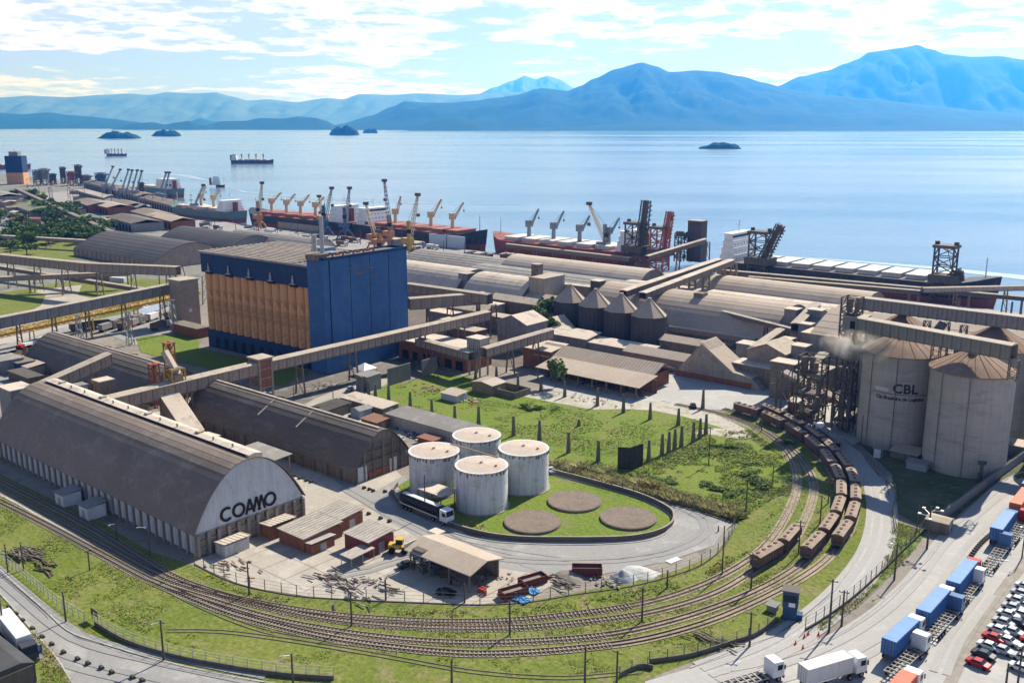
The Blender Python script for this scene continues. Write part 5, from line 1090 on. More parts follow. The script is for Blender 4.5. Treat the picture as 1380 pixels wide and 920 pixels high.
        for q in range(n): f = q / n; c_.bar((cx_ + 1.8 * (1 if jdx > 0 else -1) * (1 - f) + jdx * f, -1.2 + f * .8, D_ + 10 + jz * f), (cx_ + 1.8 * (1 if jdx > 0 else -1) * (1 - f) + jdx * f, 1.2 - f * .8, D_ + 10 + jz * f), .35)
        part('crane_jib', c_, m, o); c_ = B(); c_.rod((cx_, 0, D_ + 13.5), (tip[0], 0, tip[2]), .12, 4); c_.rod((tip[0], 0, tip[2]), (tip[0], 0, tip[2] - 6), .1, 4); c_.cb(tip[0], 0, tip[2] - 7, .8, .8, 1.2); part('crane_cable', c_, DKMET, o)
    return t
VQ = 513
def jibs(lst, v, u0, u1, bow, dk, m):
    """deck cranes given by photo points: base x and jib tip"""
    out = []
    for bx, by, tx, ty in lst:
        ub, zb = TIP(bx, by, v); ut, zt = TIP(tx, ty, v); cx_ = (ub - (u0 + u1) / 2) * (1 if bow > 0 else -1)
        out.append((cx_, (ut - ub) * (1 if bow > 0 else -1), max(8, zt - dk - 10), m))
    return out
u0, u1 = TIP(340, 300, VQ)[0], TIP(484, 300, VQ)[0]
ship('red-decked bulk carrier with cream deck cranes and its bow to the left', u0, u1, VQ, 30, 9, -1, hatches=5, hmat=HATCHR, house=.12, hh=13, funnel=HULLRD, cranes=jibs([(367, 295, 379, 259), (387, 298, 398, 261), (406, 300, 417, 262), (426, 302, 437, 265)], VQ, u0, u1, -1, 9, CREAM))
u0, u1 = TIP(484, 300, VQ)[0] + 4, TIP(656, 320, VQ)[0]
ship('black carrier with cream cranes, bow to the right beside the open water gap', u0, u1, VQ, 30, 9, 1, hatches=6, hmat=HATCHR, house=.1, hh=13, cranes=jibs([(533, 300, 540, 264), (581, 306, 595, 268), (610, 308, 625, 272)], VQ, u0, u1, 1, 9, CREAM))
b = B(); b.box(0, 0, 0, 20, .8, 10); b.box(20.6, 0, 0, 40, .8, 10); me = b
uu = TIP(574, 330, 493)[0]
for k in range(2):
    b = B(); b.box(0, 0, 0, 17, 1, 9.5); solo('hull_tarpaulin', b, M('pale blue sheeting', (0.50, 0.56, 0.64), (0.42, 0.48, 0.56), .1, .7), ('left', 'right')[k] + ' pale sheet hanging along the black carrier with its bow to the right', 'tarpaulin', uu + k * 18, VQ - 16.6, -1)
u0, u1 = TIP(666, 325, VQ)[0], TIP(866, 345, VQ)[0]
ship('long red bulk carrier with pale hatches and grey cranes, bow to the left', u0, u1, VQ, 30, 8.5, -1, hull=HULLRD, hatches=6, hmat=HATCHW, house=.05, hh=13, cranes=jibs([(713, 325, 726, 281), (746, 328, 760, 284), (781, 330, 795, 290), (820, 333, 835, 293)], VQ, u0, u1, -1, 8.5, GREYC))
u0, u1 = TIP(978, 355, VQ)[0], TIP(1348, 395, VQ)[0]
ship('longest black bulk carrier with white deckhouse at its left end, behind the quay conveyors', u0, u1, VQ, 32, 9.5, 1, hatches=9, hmat=HATCHW, house=.05, hh=16, funnel=WHT, hw=9, deck=DKMET)
vq2 = 575
u0, u1 = TIP(283, 290, 512)[0], TIP(322, 292, 512)[0]
ship('green-grey ship with white deckhouse and red funnel at the bend of the quay', u0 - 60, u1, 512, 26, 8, -1, hull=HULLGN, hatches=4, house=.12, hh=10, cranes=jibs([(272, 285, 277, 250), (289, 288, 297, 255)], 512, u0 - 60, u1, -1, 8, CREAM))
u0, u1 = TIP(205, 260, 655)[0], TIP(256, 272, 655)[0]
ship('white-housed ship moored farther up the left quay', u0, u1, 640, 24, 8, -1, hull=HULLGN, hatches=3, house=.25, hh=12, hw=26)
# ships riding in the bay and at the far left
def bay_ship(label, x0, x1, y, bow, hull, hatches, cr, hh=12):
    a, c = G(x0, y), G(x1, y); Xa, Xc = XY(*a), XY(*c); L_ = math.dist(Xa, Xc); t = ship(label, -L_ / 2, L_ / 2, 0, L_ * .16, L_ * .05, bow, hull, HULLRD, hatches, HATCHW, .08, hh, cranes=cr)
    t.location = ((Xa[0] + Xc[0]) / 2, (Xa[1] + Xc[1]) / 2, -2.6); t.rotation_euler.z = math.atan2(Xc[1] - Xa[1], Xc[0] - Xa[0]) + (0 if bow > 0 else math.pi); return t
for lab, x0, x1, y, bow, hull, n in (('small dark cargo ship riding at anchor left of the centre of the bay', 144, 171, 209, 1, HULLBK, 4), ('long dark cargo ship with white deckhouse riding at anchor in the open bay', 312, 369, 219, 1, HULLBK, 5)):
    L_ = math.dist(XY(*G(x0, y)), XY(*G(x1, y)))
    bay_ship(lab, x0, x1, y, bow, hull, n, [(-L_ * .25 + i * L_ * .17, 1, 5, CREAM) for i in range(4)], hh=14)
bay_ship('dark tug trailing a wake towards the left quay', 291, 303, 250, 1, HULLBK, 0, (), hh=12)
bay_ship('red and white ship moored behind the far orange silo', -30, 42, 226, 1, HULLRD, 4, [(-20, 4, 22, CREAM), (20, 4, 22, CREAM)], hh=26)
# ---- quay cranes: tower, machinery house, lattice boom to the tip seen in the photo
def boom(b, p, q, w0, w1, n, t_=.4):
    p, q = Vector(p), Vector(q); d = (q - p).normalized(); s = Vector((0, 1, 0)); c = d.cross(s).normalized(); C4 = lambda f: [p.lerp(q, f) + s * (i * (w0 + (w1 - w0) * f) / 2) + c * (j * (w0 + (w1 - w0) * f) / 2) for i, j in ((-1, -1), (1, -1), (1, 1), (-1, 1))]
    for i in range(4): b.bar(C4(0)[i], C4(1)[i], t_)
    for k in range(n):
        A, D_ = C4(k / n), C4((k + 1) / n)
        for i in range(4): b.bar(A[i], D_[(i + 1) % 4], t_ * .55)
    return b
def quay_crane(label, bx, by, tx, ty, mat, bm, th=18, v=None, bw=2.4):
    u, v_ = G(bx, by); v = v or v_; u = TIP(bx, by, v)[0] if v != v_ else u; ut, zt = TIP(tx, ty, v); t = thing('quay_crane', label, 'crane', u, v, group='mobile cranes on the quay')
    for i, (x, y) in enumerate(((-5, -5), (5, -5), (5, 5), (-5, 5))): b = B(); b.bar((x, y, 0), (x * .45, y * .45, 6), 1.1); part('leg', b, mat, t)
    b = B(); b.box(-3, -3, 5.6, 3, 3, 7); b.cyl(0, 0, 7, 9, 2.2, 14); part('slew_base', b, mat, t)
    b = B(); b.box(-5.5, -2.4, 9, 2.4, 2.4, 12.5); part('machine_house', b, mat, t); b = B(); b.bar((0, 0, 12), (-.5, 0, th + 6), 1.9); part('tower', b, mat, t)
    b = B(); b.box(1.2, -3.4, th - 2, 3.4, -1.4, th + .6); part('cab', b, GLASS, t)
    b = B(); boom(b, (.8, 0, 12.5), (ut - u, 0, zt), bw, .9, 12, .32); part('boom', b, bm, t); b = B(); b.box(ut - u - 1.6, -1.2, zt - .6, ut - u + 1.6, 1.2, zt + 1.4); part('boom_head', b, DKMET, t)
    b = B(); b.rod((-.5, 0, th + 6), (ut - u, 0, zt), .12, 4); b.rod((ut - u, 0, zt), (ut - u, 0, max(zt - 12, 6)), .1, 4); b.cb(ut - u, 0, max(zt - 14, 4), 1.6, 1.6, 2); part('cables', b, DKMET, t)
    return t
for a in (('orange quay crane with upright lattice boom left of the red-decked carrier', 350, 310, 353, 247, ORCR, CREAM), ('dark blue quay crane, left one of the two blue booms', 438, 318, 447, 254, BLUECR, GREYC), ('dark blue quay crane, right one of the two blue booms', 466, 322, 471, 254, BLUECR, GREYC),
          ('orange quay crane with the tallest boom, behind the blue silo tower', 526, 335, 518, 244, ORCR, GREYC), ('short orange crane beside the white deckhouse above the blue silo', 505, 340, 493, 275, ORCR, CREAM, 10), ('ochre quay crane with dark-headed boom right of the blue silo', 552, 346, 563, 263, YEL, CREAM),
          ('orange quay crane with stubby boom just right of the blue silo roof', 512, 348, 510, 312, ORCR, ORCR, 10), ('grey quay crane with double boom between the grey ship cranes', 815, 352, 794, 275, GREYC, CREAM), ('small yellow quay crane at the left quay', 436, 312, 430, 265, YEL, CREAM, 12)):
    quay_crane(*a)
for i, (bx, by, tx, ty) in enumerate(((143, 262, 152, 225), (152, 264, 162, 229), (166, 268, 173, 229), (172, 270, 178, 230), (179, 271, 185, 230), (185, 272, 191, 231), (216, 275, 224, 233), (222, 277, 228, 233), (264, 292, 274, 250))):
    quay_crane(ORD[i] + ' small distant quay crane counted from the left along the far quay', bx, by, tx, ty, GREYC, GREYC, 4, bw=1.2)
# ---- ship loaders
def loader(label, bx, by, ty_frame, wf, p, q, mat, bmat, v=497, bw=5):
    u = TIP(bx, by, v)[0]; zt = TIP(bx, ty_frame, v)[1]; t = thing('ship_loader', label, 'ship loader', u, v); b = B(); lattice(b, 0, 0, 0, zt, wf, wf * .8, 6, .75, .45); part('portal_frame', b, mat, t)
    b = B(); b.box(-wf / 2 - 1, -wf / 2, zt, wf / 2 + 1, wf / 2, zt + 1.4); b.box(-wf / 2 - 1.5, -wf / 2 - 1, zt * .38, wf / 2 + 3, wf / 2, zt * .38 + 4); b.cyl(-wf / 2, 0, zt + 1.4, zt + 3, 1.2, 8); b.cyl(wf / 2, 0, zt + 1.4, zt + 3, 1.2, 8); part('machine_deck', b, DKMET, t)
    ua, za = TIP(*p, v); ub, zb = TIP(*q, v); b = B(); boom(b, (ua - u, 0, za), (ub - u, 0, zb), bw, bw * .8, 12, .6); b.bar((ua - u, 0, za), (ub - u, 0, zb), bw * .55, bw * .5); part('boom', b, bmat, t)
    d = Vector((ub - ua, 0, zb - za)).normalized(); b = B(); nrm = Vector((-d.z, 0, d.x))
    for k in range(12): c = Vector((ua - u, 0, za)) + Vector((ub - ua, 0, zb - za)) * (k / 12) ; b.bar(c - nrm * bw * .62, c - nrm * bw * .9 + Vector((0, 0, .2)), .8)
    part('boom_walkway', b, mat, t); b = B(); b.rod((0, 0, zt + 1), ((ua + ub) / 2 - u, 0, (za + zb) / 2), .2, 5); part('stay', b, DKMET, t)
    b = B(); b.bar((ub - u, 0, zb), (ub - u + 1, 0, zb - 5), 1.6); part('spout', b, DKMET, t); return t
loader('dark ship loader with its covered boom raised steeply, left of the red one', 855, 372, 302, 10, (862, 345), (871, 270), DKMET, DKMET, bw=5)
loader('red ship loader with raised red boom beside the dark one', 888, 368, 308, 9, (894, 342), (903, 285), REDCR, REDCR, bw=4)
loader('dark ship loader with boom raised to the right over the white deckhouse', 1022, 378, 314, 10, (1027, 352), (1052, 303), DKMET, DKMET, bw=4.5)
loader('dark ship loader frame with short boom lying to the right, near the right edge', 1269, 402, 333, 9, (1272, 378), (1296, 365), DKMET, DKMET, bw=3.6)
# low items on the apron: parked lorries, stacks, sheds
for i, (px, py, lx, ly, h, m, lab) in enumerate(((408, 310, 60, 5, 5, GALR, 'long low pale canopy on the quay in front of the red-decked carrier'), (615, 328, 12, 8, 4, WHT, 'white quay shed by the sheeted hull'), (560, 336, 10, 8, 5, GREYC, 'blue-grey quay hut near the ochre crane'), (533, 335, 9, 7, 7, WGREY, 'grey quay office by the orange crane'), (645, 345, 20, 7, 2, DKMET, 'dark heap of scrap on the apron near the carrier bow'), (690, 349, 16, 6, 3, RUST, 'rusty container row at the left end of the cream vault'), (885, 352, 14, 5, 5, WGREY, 'grey quay cabin between the dark and the red loader'))):
    u, v = G(px, py); shed('quay_shed', lab, u, v, lx, ly, h, m, GALR, .4, 'v', door=False, cat='shed', corr=False)
# pale wakes and slicks on the water
SLICK = M('pale wake', (0.36, 0.45, 0.52), (0.16, 0.28, 0.38), .02, .35, squash=(.2, 1, 1), fine=.2)
def slick(P, wds):
    Q = [G(x, y, -2.55) for x, y in P]; b = B(); vs = []
    for i, (q, wd) in enumerate(zip(Q, wds)):
        a = Q[max(0, i - 1)]; c = Q[min(len(Q) - 1, i + 1)]; l = math.dist(a, c); nx, ny = -(c[1] - a[1]) / l, (c[0] - a[0]) / l
        vs += [(q[0] + nx * wd, q[1] + ny * wd, -2.5), (q[0] - nx * wd, q[1] - ny * wd, -2.5)]
    b.add(vs, [(2 * i, 2 * i + 2, 2 * i + 3, 2 * i + 1) for i in range(len(Q) - 1)]); o = link('wake', b.mesh('wake', SLICK)); o.rotation_euler.z = A0; o['kind'] = 'structure'
slick([(1035, 344), (1150, 352), (1260, 361), (1380, 374), (1500, 385)], [1, 4, 6, 9, 12])
slick([(150, 231), (200, 233), (245, 236), (292, 246)], [1, 8, 12, 2]); slick([(304, 250), (330, 259), (420, 268), (560, 274), (700, 276)], [1, 3, 4, 4, 2])
gallery('long thin brown quay conveyor in front of the red carrier', G(684, 331, 8) + (7,), G(850, 350, 8) + (7,), 3, 2.2, 6, wall=BRMET, roof=GALR, legs=tuple(range(8, 130, 16)), ribs=False)
# ================================================================ vehicles
TYRE = M('tyre rubber', (0.02, 0.02, 0.02), None, rough=.9)
def paint(n, c, r=.35): return M(n, c, tuple(x * .85 for x in c), .8, r)
CABW, CABB, CABR = paint('white cab paint', (0.70, 0.71, 0.72)), paint('blue cab paint', (0.08, 0.16, 0.32)), paint('red cab paint', (0.48, 0.04, 0.035))
CONB = M('blue container', (0.04, 0.13, 0.34), (0.055, 0.16, 0.37), .5, .55, c3=(.08, .16, .3), streak=.3); CONT = M('blue container roof', (0.12, 0.24, 0.46), (0.16, 0.28, 0.48), .4, .6)
CONR = M('orange red container', (0.46, 0.12, 0.07), (0.5, 0.16, 0.1), .5, .6); CONW = M('white container', (0.66, 0.66, 0.63), (0.58, 0.58, 0.56), .5, .6, streak=.3)
CHAS = M('dirty truck chassis', (0.10, 0.09, 0.085), (0.16, 0.14, 0.12), 1.2, .8); CHASL = M('worn pale deck steel', (0.34, 0.33, 0.31), (0.25, 0.24, 0.23), .8, .7)
WHEEL = B()
WHEEL.rod((0, -.16, .5), (0, .16, .5), .5, 14); WM = WHEEL.mesh('wheel', TYRE)
RIM = B(); RIM.rod((0, -.18, .5), (0, .18, .5), .24, 10); RMM = RIM.mesh('rim', CHASL)
def wheels(t, xs, hw):
    for x in xs:
        for s in (-1, 1): w_ = part('wheel', WM, None, t, loc=(x, s * hw, 0)); part('rim', RMM, None, w_)
def cab(t, x, m, L_=2.2):
    b = B(); b.ext([(x - L_, .9), (x, .9), (x + .05, 2.1), (x - .25, 3.5), (x - L_ + .1, 3.6), (x - L_, 3.2)], -1.22, 1.22, axis='y'); c = part('cab', b, m, t)
    b = B(); b.add([(x + .07, -1.1, 2.15), (x + .07, 1.1, 2.15), (x - .17, 1.05, 3.3), (x - .17, -1.05, 3.3)], [(0, 1, 2, 3)]); b.box(x - 1.4, -1.25, 2.1, x - .4, -1.22, 3.0); b.box(x - 1.4, 1.22, 2.1, x - .4, 1.25, 3.0); part('windows', b, GLASS, c, kind='stuff')
    b = B(); b.box(x - .1, -1.2, .45, x + .15, 1.2, .95); part('bumper', b, CHAS, t)
    for s in (-1, 1): b = B(); b.box(x + .1, s * .95 - .15, .95, x + .16, s * .95 + .15, 1.15); part('headlight', b, GALV, t); b = B(); b.box(x - .2, s * 1.45 - .08, 2.2, x, s * 1.45 + .08, 3.0); part('mirror', b, CHAS, t)
def VEH(rear, front):
    a, c = G(*rear), G(*front); return (a[0] + c[0]) / 2, (a[1] + c[1]) / 2, math.atan2(c[1] - a[1], c[0] - a[0]), math.dist(a, c)
def truck(label, rear, front, cabm, load=None, top=None, Lt=12.4, group=None, text=None, load_h=2.75):
    u, v, rz, _ = VEH(rear, front); t = thing('articulated_truck', label, 'truck', u, v, .14, rz, group); Lt = min(12.2, _ - 3.0) if not 'trailer' in label else 10; x0 = -(Lt + 3) / 2; xc = x0 + Lt
    cab(t, xc + 3.0, cabm); b = B(); b.box(xc - 1.2, -.5, .6, xc + 2.2, .5, .95); b.box(x0, -.55, .95, xc, -.35, 1.3); b.box(x0, .35, .95, xc, .55, 1.3)
    part('chassis', b, CHAS, t); wheels(t, (x0 + 1.2, x0 + 2.5, x0 + 3.8, xc - .4, xc + 2.0), 1.05)
    if load:
        b = B(); b.box(x0, -1.22, 1.35, xc, 1.22, 1.35 + load_h); c = part('container', b, load, t)
        b = B(); n = 26
        for i in range(n + 1):
            x = x0 + .1 + i * (Lt - .3) / n
            for s in (-1, 1): b.box(x, s * 1.22, 1.5, x + .14, s * 1.27, 1.25 + load_h)
        part('corrugation', b, load, c, kind='stuff'); b = B(); b.box(x0 + .05, -1.18, 1.35 + load_h, xc - .05, 1.18, 1.39 + load_h); part('container_roof', b, top or load, c)
        b = B()
        for y in (-.8, -.3, .3, .8): b.rod((x0 - .05, y, 1.45), (x0 - .05, y, 1.25 + load_h), .035, 5)
        part('door_bars', b, CHASL, c, kind='stuff')
        if text:
            for s in (1, -1):
                me = text_mesh(text, 1.5, .02, .04)
                for vt in me.vertices: x, y, z = vt.co; vt.co = ((x + xc - 3.2) if s < 0 else (-x + xc - 3.2), s * (1.285 + z), 2.1 + y)
                if s < 0: pass
                me.materials.append(CONW); o = link('lettering', me, c)
    else:
        b = B()
        for i in range(9): b.box(x0 + .1 + i * (Lt - .6) / 8, -1.2, 1.1, x0 + .35 + i * (Lt - .6) / 8, 1.2, 1.32)
        for y in (-1.2, 1.1): b.box(x0, y, 1.12, xc, y + .1, 1.3)
        part('cross_members', b, CHASL, t)
    return t
gb, gs = 'lorries carrying blue containers in the queue', 'empty skeleton lorries in the queue'
truck('lorry with blue container and pale lettering, white cab, nearest the camera in the queue', (1195, 893), (1236, 853), CABW, CONB, CONT, group=gb, text='PIL')
truck('lorry with blue container and white cab, second in the queue from the front left', (1241, 852), (1276, 812), CABW, CONB, CONT, group=gb, text='')
truck('lorry with blue container and red cab, third in the queue', (1281, 812), (1312, 773), CABR, CONB, CONT, group=gb)
truck('lorry with blue container, fourth in the queue, beside the low kerb stones', (1339, 738), (1363, 705), CABB, CONB, CONT, Lt=9.5, group=gb)
truck('lorry with orange-red container near the right edge', (1363, 705), (1388, 672), CABR, CONR, CONR, Lt=9.5)
truck('lorry with dark container at the far top of the queue, right edge', (1379, 678), (1402, 648), CABB, CONB, CONT, Lt=9.5)
truck('empty skeleton lorry with white cab beside the nearest blue container', (1199, 917), (1243, 875), CABW, group=gs)
truck('empty skeleton lorry with dark blue cab, second from the front', (1254, 863), (1290, 823), CABB, group=gs)
truck('empty skeleton lorry with white cab beside the red-cabbed one', (1288, 822), (1318, 785), CABW, Lt=11, group=gs)
truck('empty skeleton lorry with blue cab in the middle of the truck park', (1330, 772), (1356, 737), CABB, Lt=9.5, group=gs)
truck('empty skeleton lorry with red cab near the right edge', (1358, 738), (1384, 703), CABR, Lt=10, group=gs)
truck('lorry with long white container turning at the bottom of the picture', (1080, 930), (1160, 906), CABW, CONW, CONW)
truck('white tractor lorry pulling an empty skeleton trailer at the bottom edge', (965, 938), (1046, 913), CABW)
truck('lorry with bright orange load at the bottom edge', (1184, 982), (1232, 926), CABW, CONR, CONR)
truck('small white-cabbed lorry with grey trailer in the shade by the CBL silo', (1140, 612), (1090, 577), CABW, WGREY, WGREY, load_h=1.4)
# truck at the lower left with long white body
truck('lorry with long white box body and dark cab at the lower left edge', (6, 850), (44, 898), paint('dark cab paint', (0.06, 0.06, 0.07)), CONW, CONW)
# tanker under the loading roof
u, v, rz, _ = VEH((548, 684), (602, 706)); t = thing('tank_truck', 'black tank lorry with white cab parked in front of the white storage tanks', 'tank truck', u, v, .1, rz); cab(t, 8.0, CABW); b = B(); b.rod((-8, 0, 2.5), (5, 0, 2.5), 1.15, 18); part('tank', b, paint('black tank', (.03, .03, .035), .3), t, smooth=True)
b = B(); b.box(-8, -1.25, 1.3, 5, -1.15, 1.5); b.box(-8, 1.15, 1.3, 5, 1.25, 1.5); b.box(-7.5, -.6, 3.55, 4.5, .6, 3.7); part('rails', b, CONW, t); b = B(); b.box(-8, -.5, .8, 7, .5, 1.25); part('chassis', b, CHAS, t); wheels(t, (-7, -5.7, -4.4, 3.6, 6.8), 1.05)
u, v = G(576, 688); shed_t = thing('loading_canopy', 'small pale loading roof on posts over the black tank lorry', 'canopy', u + .5, v + 2.5); b = B(); b.box(-4, -2.6, 4.6, 4, 2.6, 4.8); part('roof', b, RFPALE, shed_t)
for x in (-3.7, 3.7):
    for y in (-2.3, 2.3): b = B(); b.cb(x, y, 0, .18, .18, 4.6); part('post', b, BRMET, shed_t)
# cars
def car_proto(m, name='parked_car'):
    b = B(); prof = [(-2.1, .35), (-2.15, .8), (-1.9, .95), (-1.3, 1.0), (-.7, 1.42), (.6, 1.45), (1.15, 1.0), (1.95, .85), (2.15, .65), (2.1, .35)]
    n = len(prof); vs = []
    for y, k in ((-.85, .0), (-.82, 1), (.82, 1), (.85, 0)): pass
    for y in (-.86, .86): vs += [(x, y * (.8 if z > 1.1 else 1), z) for x, z in prof]
    b.add(vs, [(i, (i + 1) % n, n + (i + 1) % n, n + i) for i in range(n)] + [tuple(range(n - 1, -1, -1)), tuple(range(n, 2 * n))]); body = b.mesh('body', m)
    g = B(); g.add([(1.12, -.72, 1.03), (1.12, .72, 1.03), (.64, .66, 1.43), (.64, -.66, 1.43)], [(0, 1, 2, 3)]); g.add([(-1.27, -.72, 1.03), (-1.27, .72, 1.03), (-.74, .66, 1.41), (-.74, -.66, 1.41)], [(3, 2, 1, 0)])
    for s in (-1, 1): g.add([(-1.15, s * .875, 1.0), (1.0, s * .875, 1.0), (.55, s * .72, 1.38), (-.68, s * .72, 1.38)], [(0, 1, 2, 3)])
    g.v = [(x * 1.004, y * 1.0, z + .012) for x, y, z in g.v]; gm = g.mesh('windows', GLASS)
    wb = B(); wb.rod((0, -.1, .32), (0, .1, .32), .32, 12); wm = wb.mesh('wheel', TYRE); return body, gm, wm
CARC = {'white': (0.66, 0.67, 0.68), 'silver': (0.42, 0.43, 0.45), 'red': (0.42, 0.03, 0.03), 'dark grey': (0.05, 0.055, 0.065), 'black': (0.02, 0.02, 0.025), 'blue': (0.05, 0.12, 0.28), 'maroon': (.2, .02, .03)}
CP_ = {k: car_proto(paint(k + ' car paint', c, .25)) for k, c in CARC.items()}
def car(col, label, u, v, rz, z=.12, group=None, name='parked_car'):
    t = thing(name, label, 'car', u, v, z, rz, group); bo, gm, wm = CP_[col]; part('body', bo, None, t); part('windows', gm, None, t)
    for x in (-1.35, 1.35):
        for s in (-1, 1): part('wheel', wm, None, t, loc=(x, s * .8, 0))
    t.scale = (.9, .9, .9); return t
a, c = G(1307, 892), G(1328, 900); crz = math.atan2(c[1] - a[1], c[0] - a[0])
A_, C_ = G(1318, 898), G(1382, 794); cols = ['red', 'dark grey', 'white', 'red', 'white', 'silver', 'white', 'silver', 'white', 'silver', 'white', 'silver', 'white', 'silver', 'dark grey', 'maroon', 'white', 'silver']
for i in range(11):
    f = i / 10; car(cols[i], cols[i] + ' car, ' + ORD[i] + ' from the bottom in the near row of the car park', A_[0] + (C_[0] - A_[0]) * f, A_[1] + (C_[1] - A_[1]) * f, crz + R.uniform(-.04, .04), .14, 'cars in the car park at the lower right')
A_, C_ = G(1338, 876), G(1390, 786)
for i in range(9): f = i / 8; car(cols[(i * 3 + 5) % 15], cols[(i * 3 + 5) % 15] + ' car, ' + ORD[i] + ' from the bottom in the second row of the car park', A_[0] + (C_[0] - A_[0]) * f + 1.4, A_[1] + (C_[1] - A_[1]) * f, crz + R.uniform(-.04, .04), .14, 'cars in the car park at the lower right')
A_, C_ = G(1376, 904), G(1395, 865)
for i in range(5): f = i / 4; car(cols[(i * 5 + 2) % 14], cols[(i * 5 + 2) % 14] + ' car at the right edge, ' + ORD[i] + ' from the bottom in the far row', A_[0] + (C_[0] - A_[0]) * f - (i % 2) * .3, A_[1] + (C_[1] - A_[1]) * f * 1.2, crz, .14, 'cars in the car park at the lower right')
for i, (px, py, cl, lab) in enumerate(((934, 549, 'black', 'black car on the open yard near the wagons'), (992, 315 + 322, 'silver', 'silver car on the narrow road behind the white tanks'), (472, 526, 'silver', 'silver car in front of the guard house'), (478, 562, 'silver', 'silver car behind the striped warehouse ridge'), (500, 556, 'white', 'white car beside the small blue house'), (523, 556, 'dark grey', 'dark car beside the low shed roofs'))):
    if i == 1: px, py = 742, 636
    car(cl, lab, *G(px, py), R.uniform(0, 3))
# wagons on the tracks
WAGB = M('brown freight wagon', (0.17, 0.105, 0.08), (0.12, 0.08, 0.065), .6, .85, c3=(.24, .17, .13), streak=.6, fine=.15); WAGT = M('dusty wagon roof', (0.36, 0.28, 0.22), (0.27, 0.205, 0.16), .5, .9, c3=(.2, .14, .11), fine=.15)
WL = 9.8; b = B(); b.ext([(-1.25, 1.0), (-1.35, 1.2), (-1.35, 3.3), (1.35, 3.3), (1.35, 1.2), (1.25, 1.0)], -WL / 2 + .4, WL / 2 - .4); wbody = b.mesh('wagon_body', WAGB)
b = B(); b.ext([(-1.4, 3.3), (-.35, 3.75), (.35, 3.75), (1.4, 3.3)], -WL / 2 + .35, WL / 2 - .35); wroof = b.mesh('wagon_roof', WAGT)
b = B()
for i in range(9): x = -WL / 2 + .6 + i * (WL - 1.2) / 8; b.box(x - .07, -1.45, 1.1, x + .07, -1.35, 3.3); b.box(x - .07, 1.35, 1.1, x + .07, 1.45, 3.3)
wribs = b.mesh('wagon_ribs', WAGB); b = B()
for i in range(4): b.box(-3.9 + i * 2.2, -.3, 3.75, -3.1 + i * 2.2, .4, 3.95)
what = b.mesh('roof_hatches', WAGB); b = B(); b.box(-WL / 2, -.2, .75, WL / 2, .2, 1.0); b.box(-WL / 2 + .1, -1.2, .8, -WL / 2 + .3, 1.2, 1.3); b.box(WL / 2 - .3, -1.2, .8, WL / 2 - .1, 1.2, 1.3); wfr = b.mesh('underframe', CHAS)
b = B()
for x in (-.8, .8):
    for s in (-1, 1): b.rod((x, s * .45, .4), (x, s * .58, .4), .4, 12)
b.box(-1.2, -.7, .35, 1.2, -.6, .65); b.box(-1.2, .6, .35, 1.2, .7, .65); wbog = b.mesh('bogie', CHAS)
def wagon(label, u, v, rz, group):
    t = thing('freight_wagon', label, 'freight wagon', u, v, .24, rz, group); t.scale = (1, .86, .86); bd = part('wagon_body', wbody, None, t); part('wagon_ribs', wribs, None, bd); r_ = part('wagon_roof', wroof, None, t); part('roof_hatches', what, None, r_, kind='stuff'); part('underframe', wfr, None, t)
    for x in (-3.1, 3.1): part('bogie', wbog, None, t, loc=(x, 0, 0))
    return t
def train(track, start, n, lab, group, skip=()):
    Q = TR[track]; s0 = G(*start); i = min(range(len(Q)), key=lambda i: math.dist(Q[i], s0)); cum = 0
    for k in range(n):
        a = Q[i]; j = i
        while j < len(Q) - 1 and math.dist(a, Q[j]) < WL - .2: j += 1
        if j >= len(Q) - 1: break
        c = Q[j]; m = ((a[0] + c[0]) / 2, (a[1] + c[1]) / 2); mm = Q[(i + j) // 2]
        wagon('brown hopper wagon, ' + ORD[k] + ' from the open end of the ' + lab, (m[0] + mm[0]) / 2, (m[1] + mm[1]) / 2, math.atan2(c[1] - a[1], c[0] - a[0]), group); i = j + 1
train('b', (1017, 769), 2, 'short train on the inner track', 'wagons of the short train'); train('c', (1084, 757), 16, 'long middle train', 'wagons of the middle train'); train('d', (1124, 740), 15, 'outer train', 'wagons of the outer train')
# ================================================================ posts, poles, fences
POLEM = M('dark timber pole', (0.07, 0.06, 0.05), (0.11, 0.095, 0.08), 1.5, .9); PILM = M('mossy concrete pillar', (0.11, 0.108, 0.085), (0.16, 0.15, 0.12), 1.0, .95)
def pole(label, px, py, pt, arms=1, r=.17, group='utility poles along the tracks and roads', lamp=False):
    u, v = G(px, py); h = HGT((px, py), pt); t = thing('utility_pole', label, 'pole', u, v, 0, R.uniform(-.4, .4), group); b = B(); b.rod((0, 0, 0), (0, 0, h), r, 8, r * .7); part('pole', b, POLEM, t)
    for k in range(arms): b = B(); b.bar((-.9, 0, h - .4 - k * .8), (.9, 0, h - .4 - k * .8), .13); part('crossarm', b, POLEM, t)
    b = B()
    for k in (-.8, 0, .8): b.cyl(k, 0, h - .34, h - .1, .07, 6)
    if arms: part('insulators', b, GALV, t, kind='stuff')
    if lamp: b = B(); b.rod((0, 0, h - .3), (0, -1.6, h + .2), .05, 5); b.box(-.15, -2.1, h + .1, .15, -1.5, h + .25); part('lamp_arm', b, GALV, t)
    return t
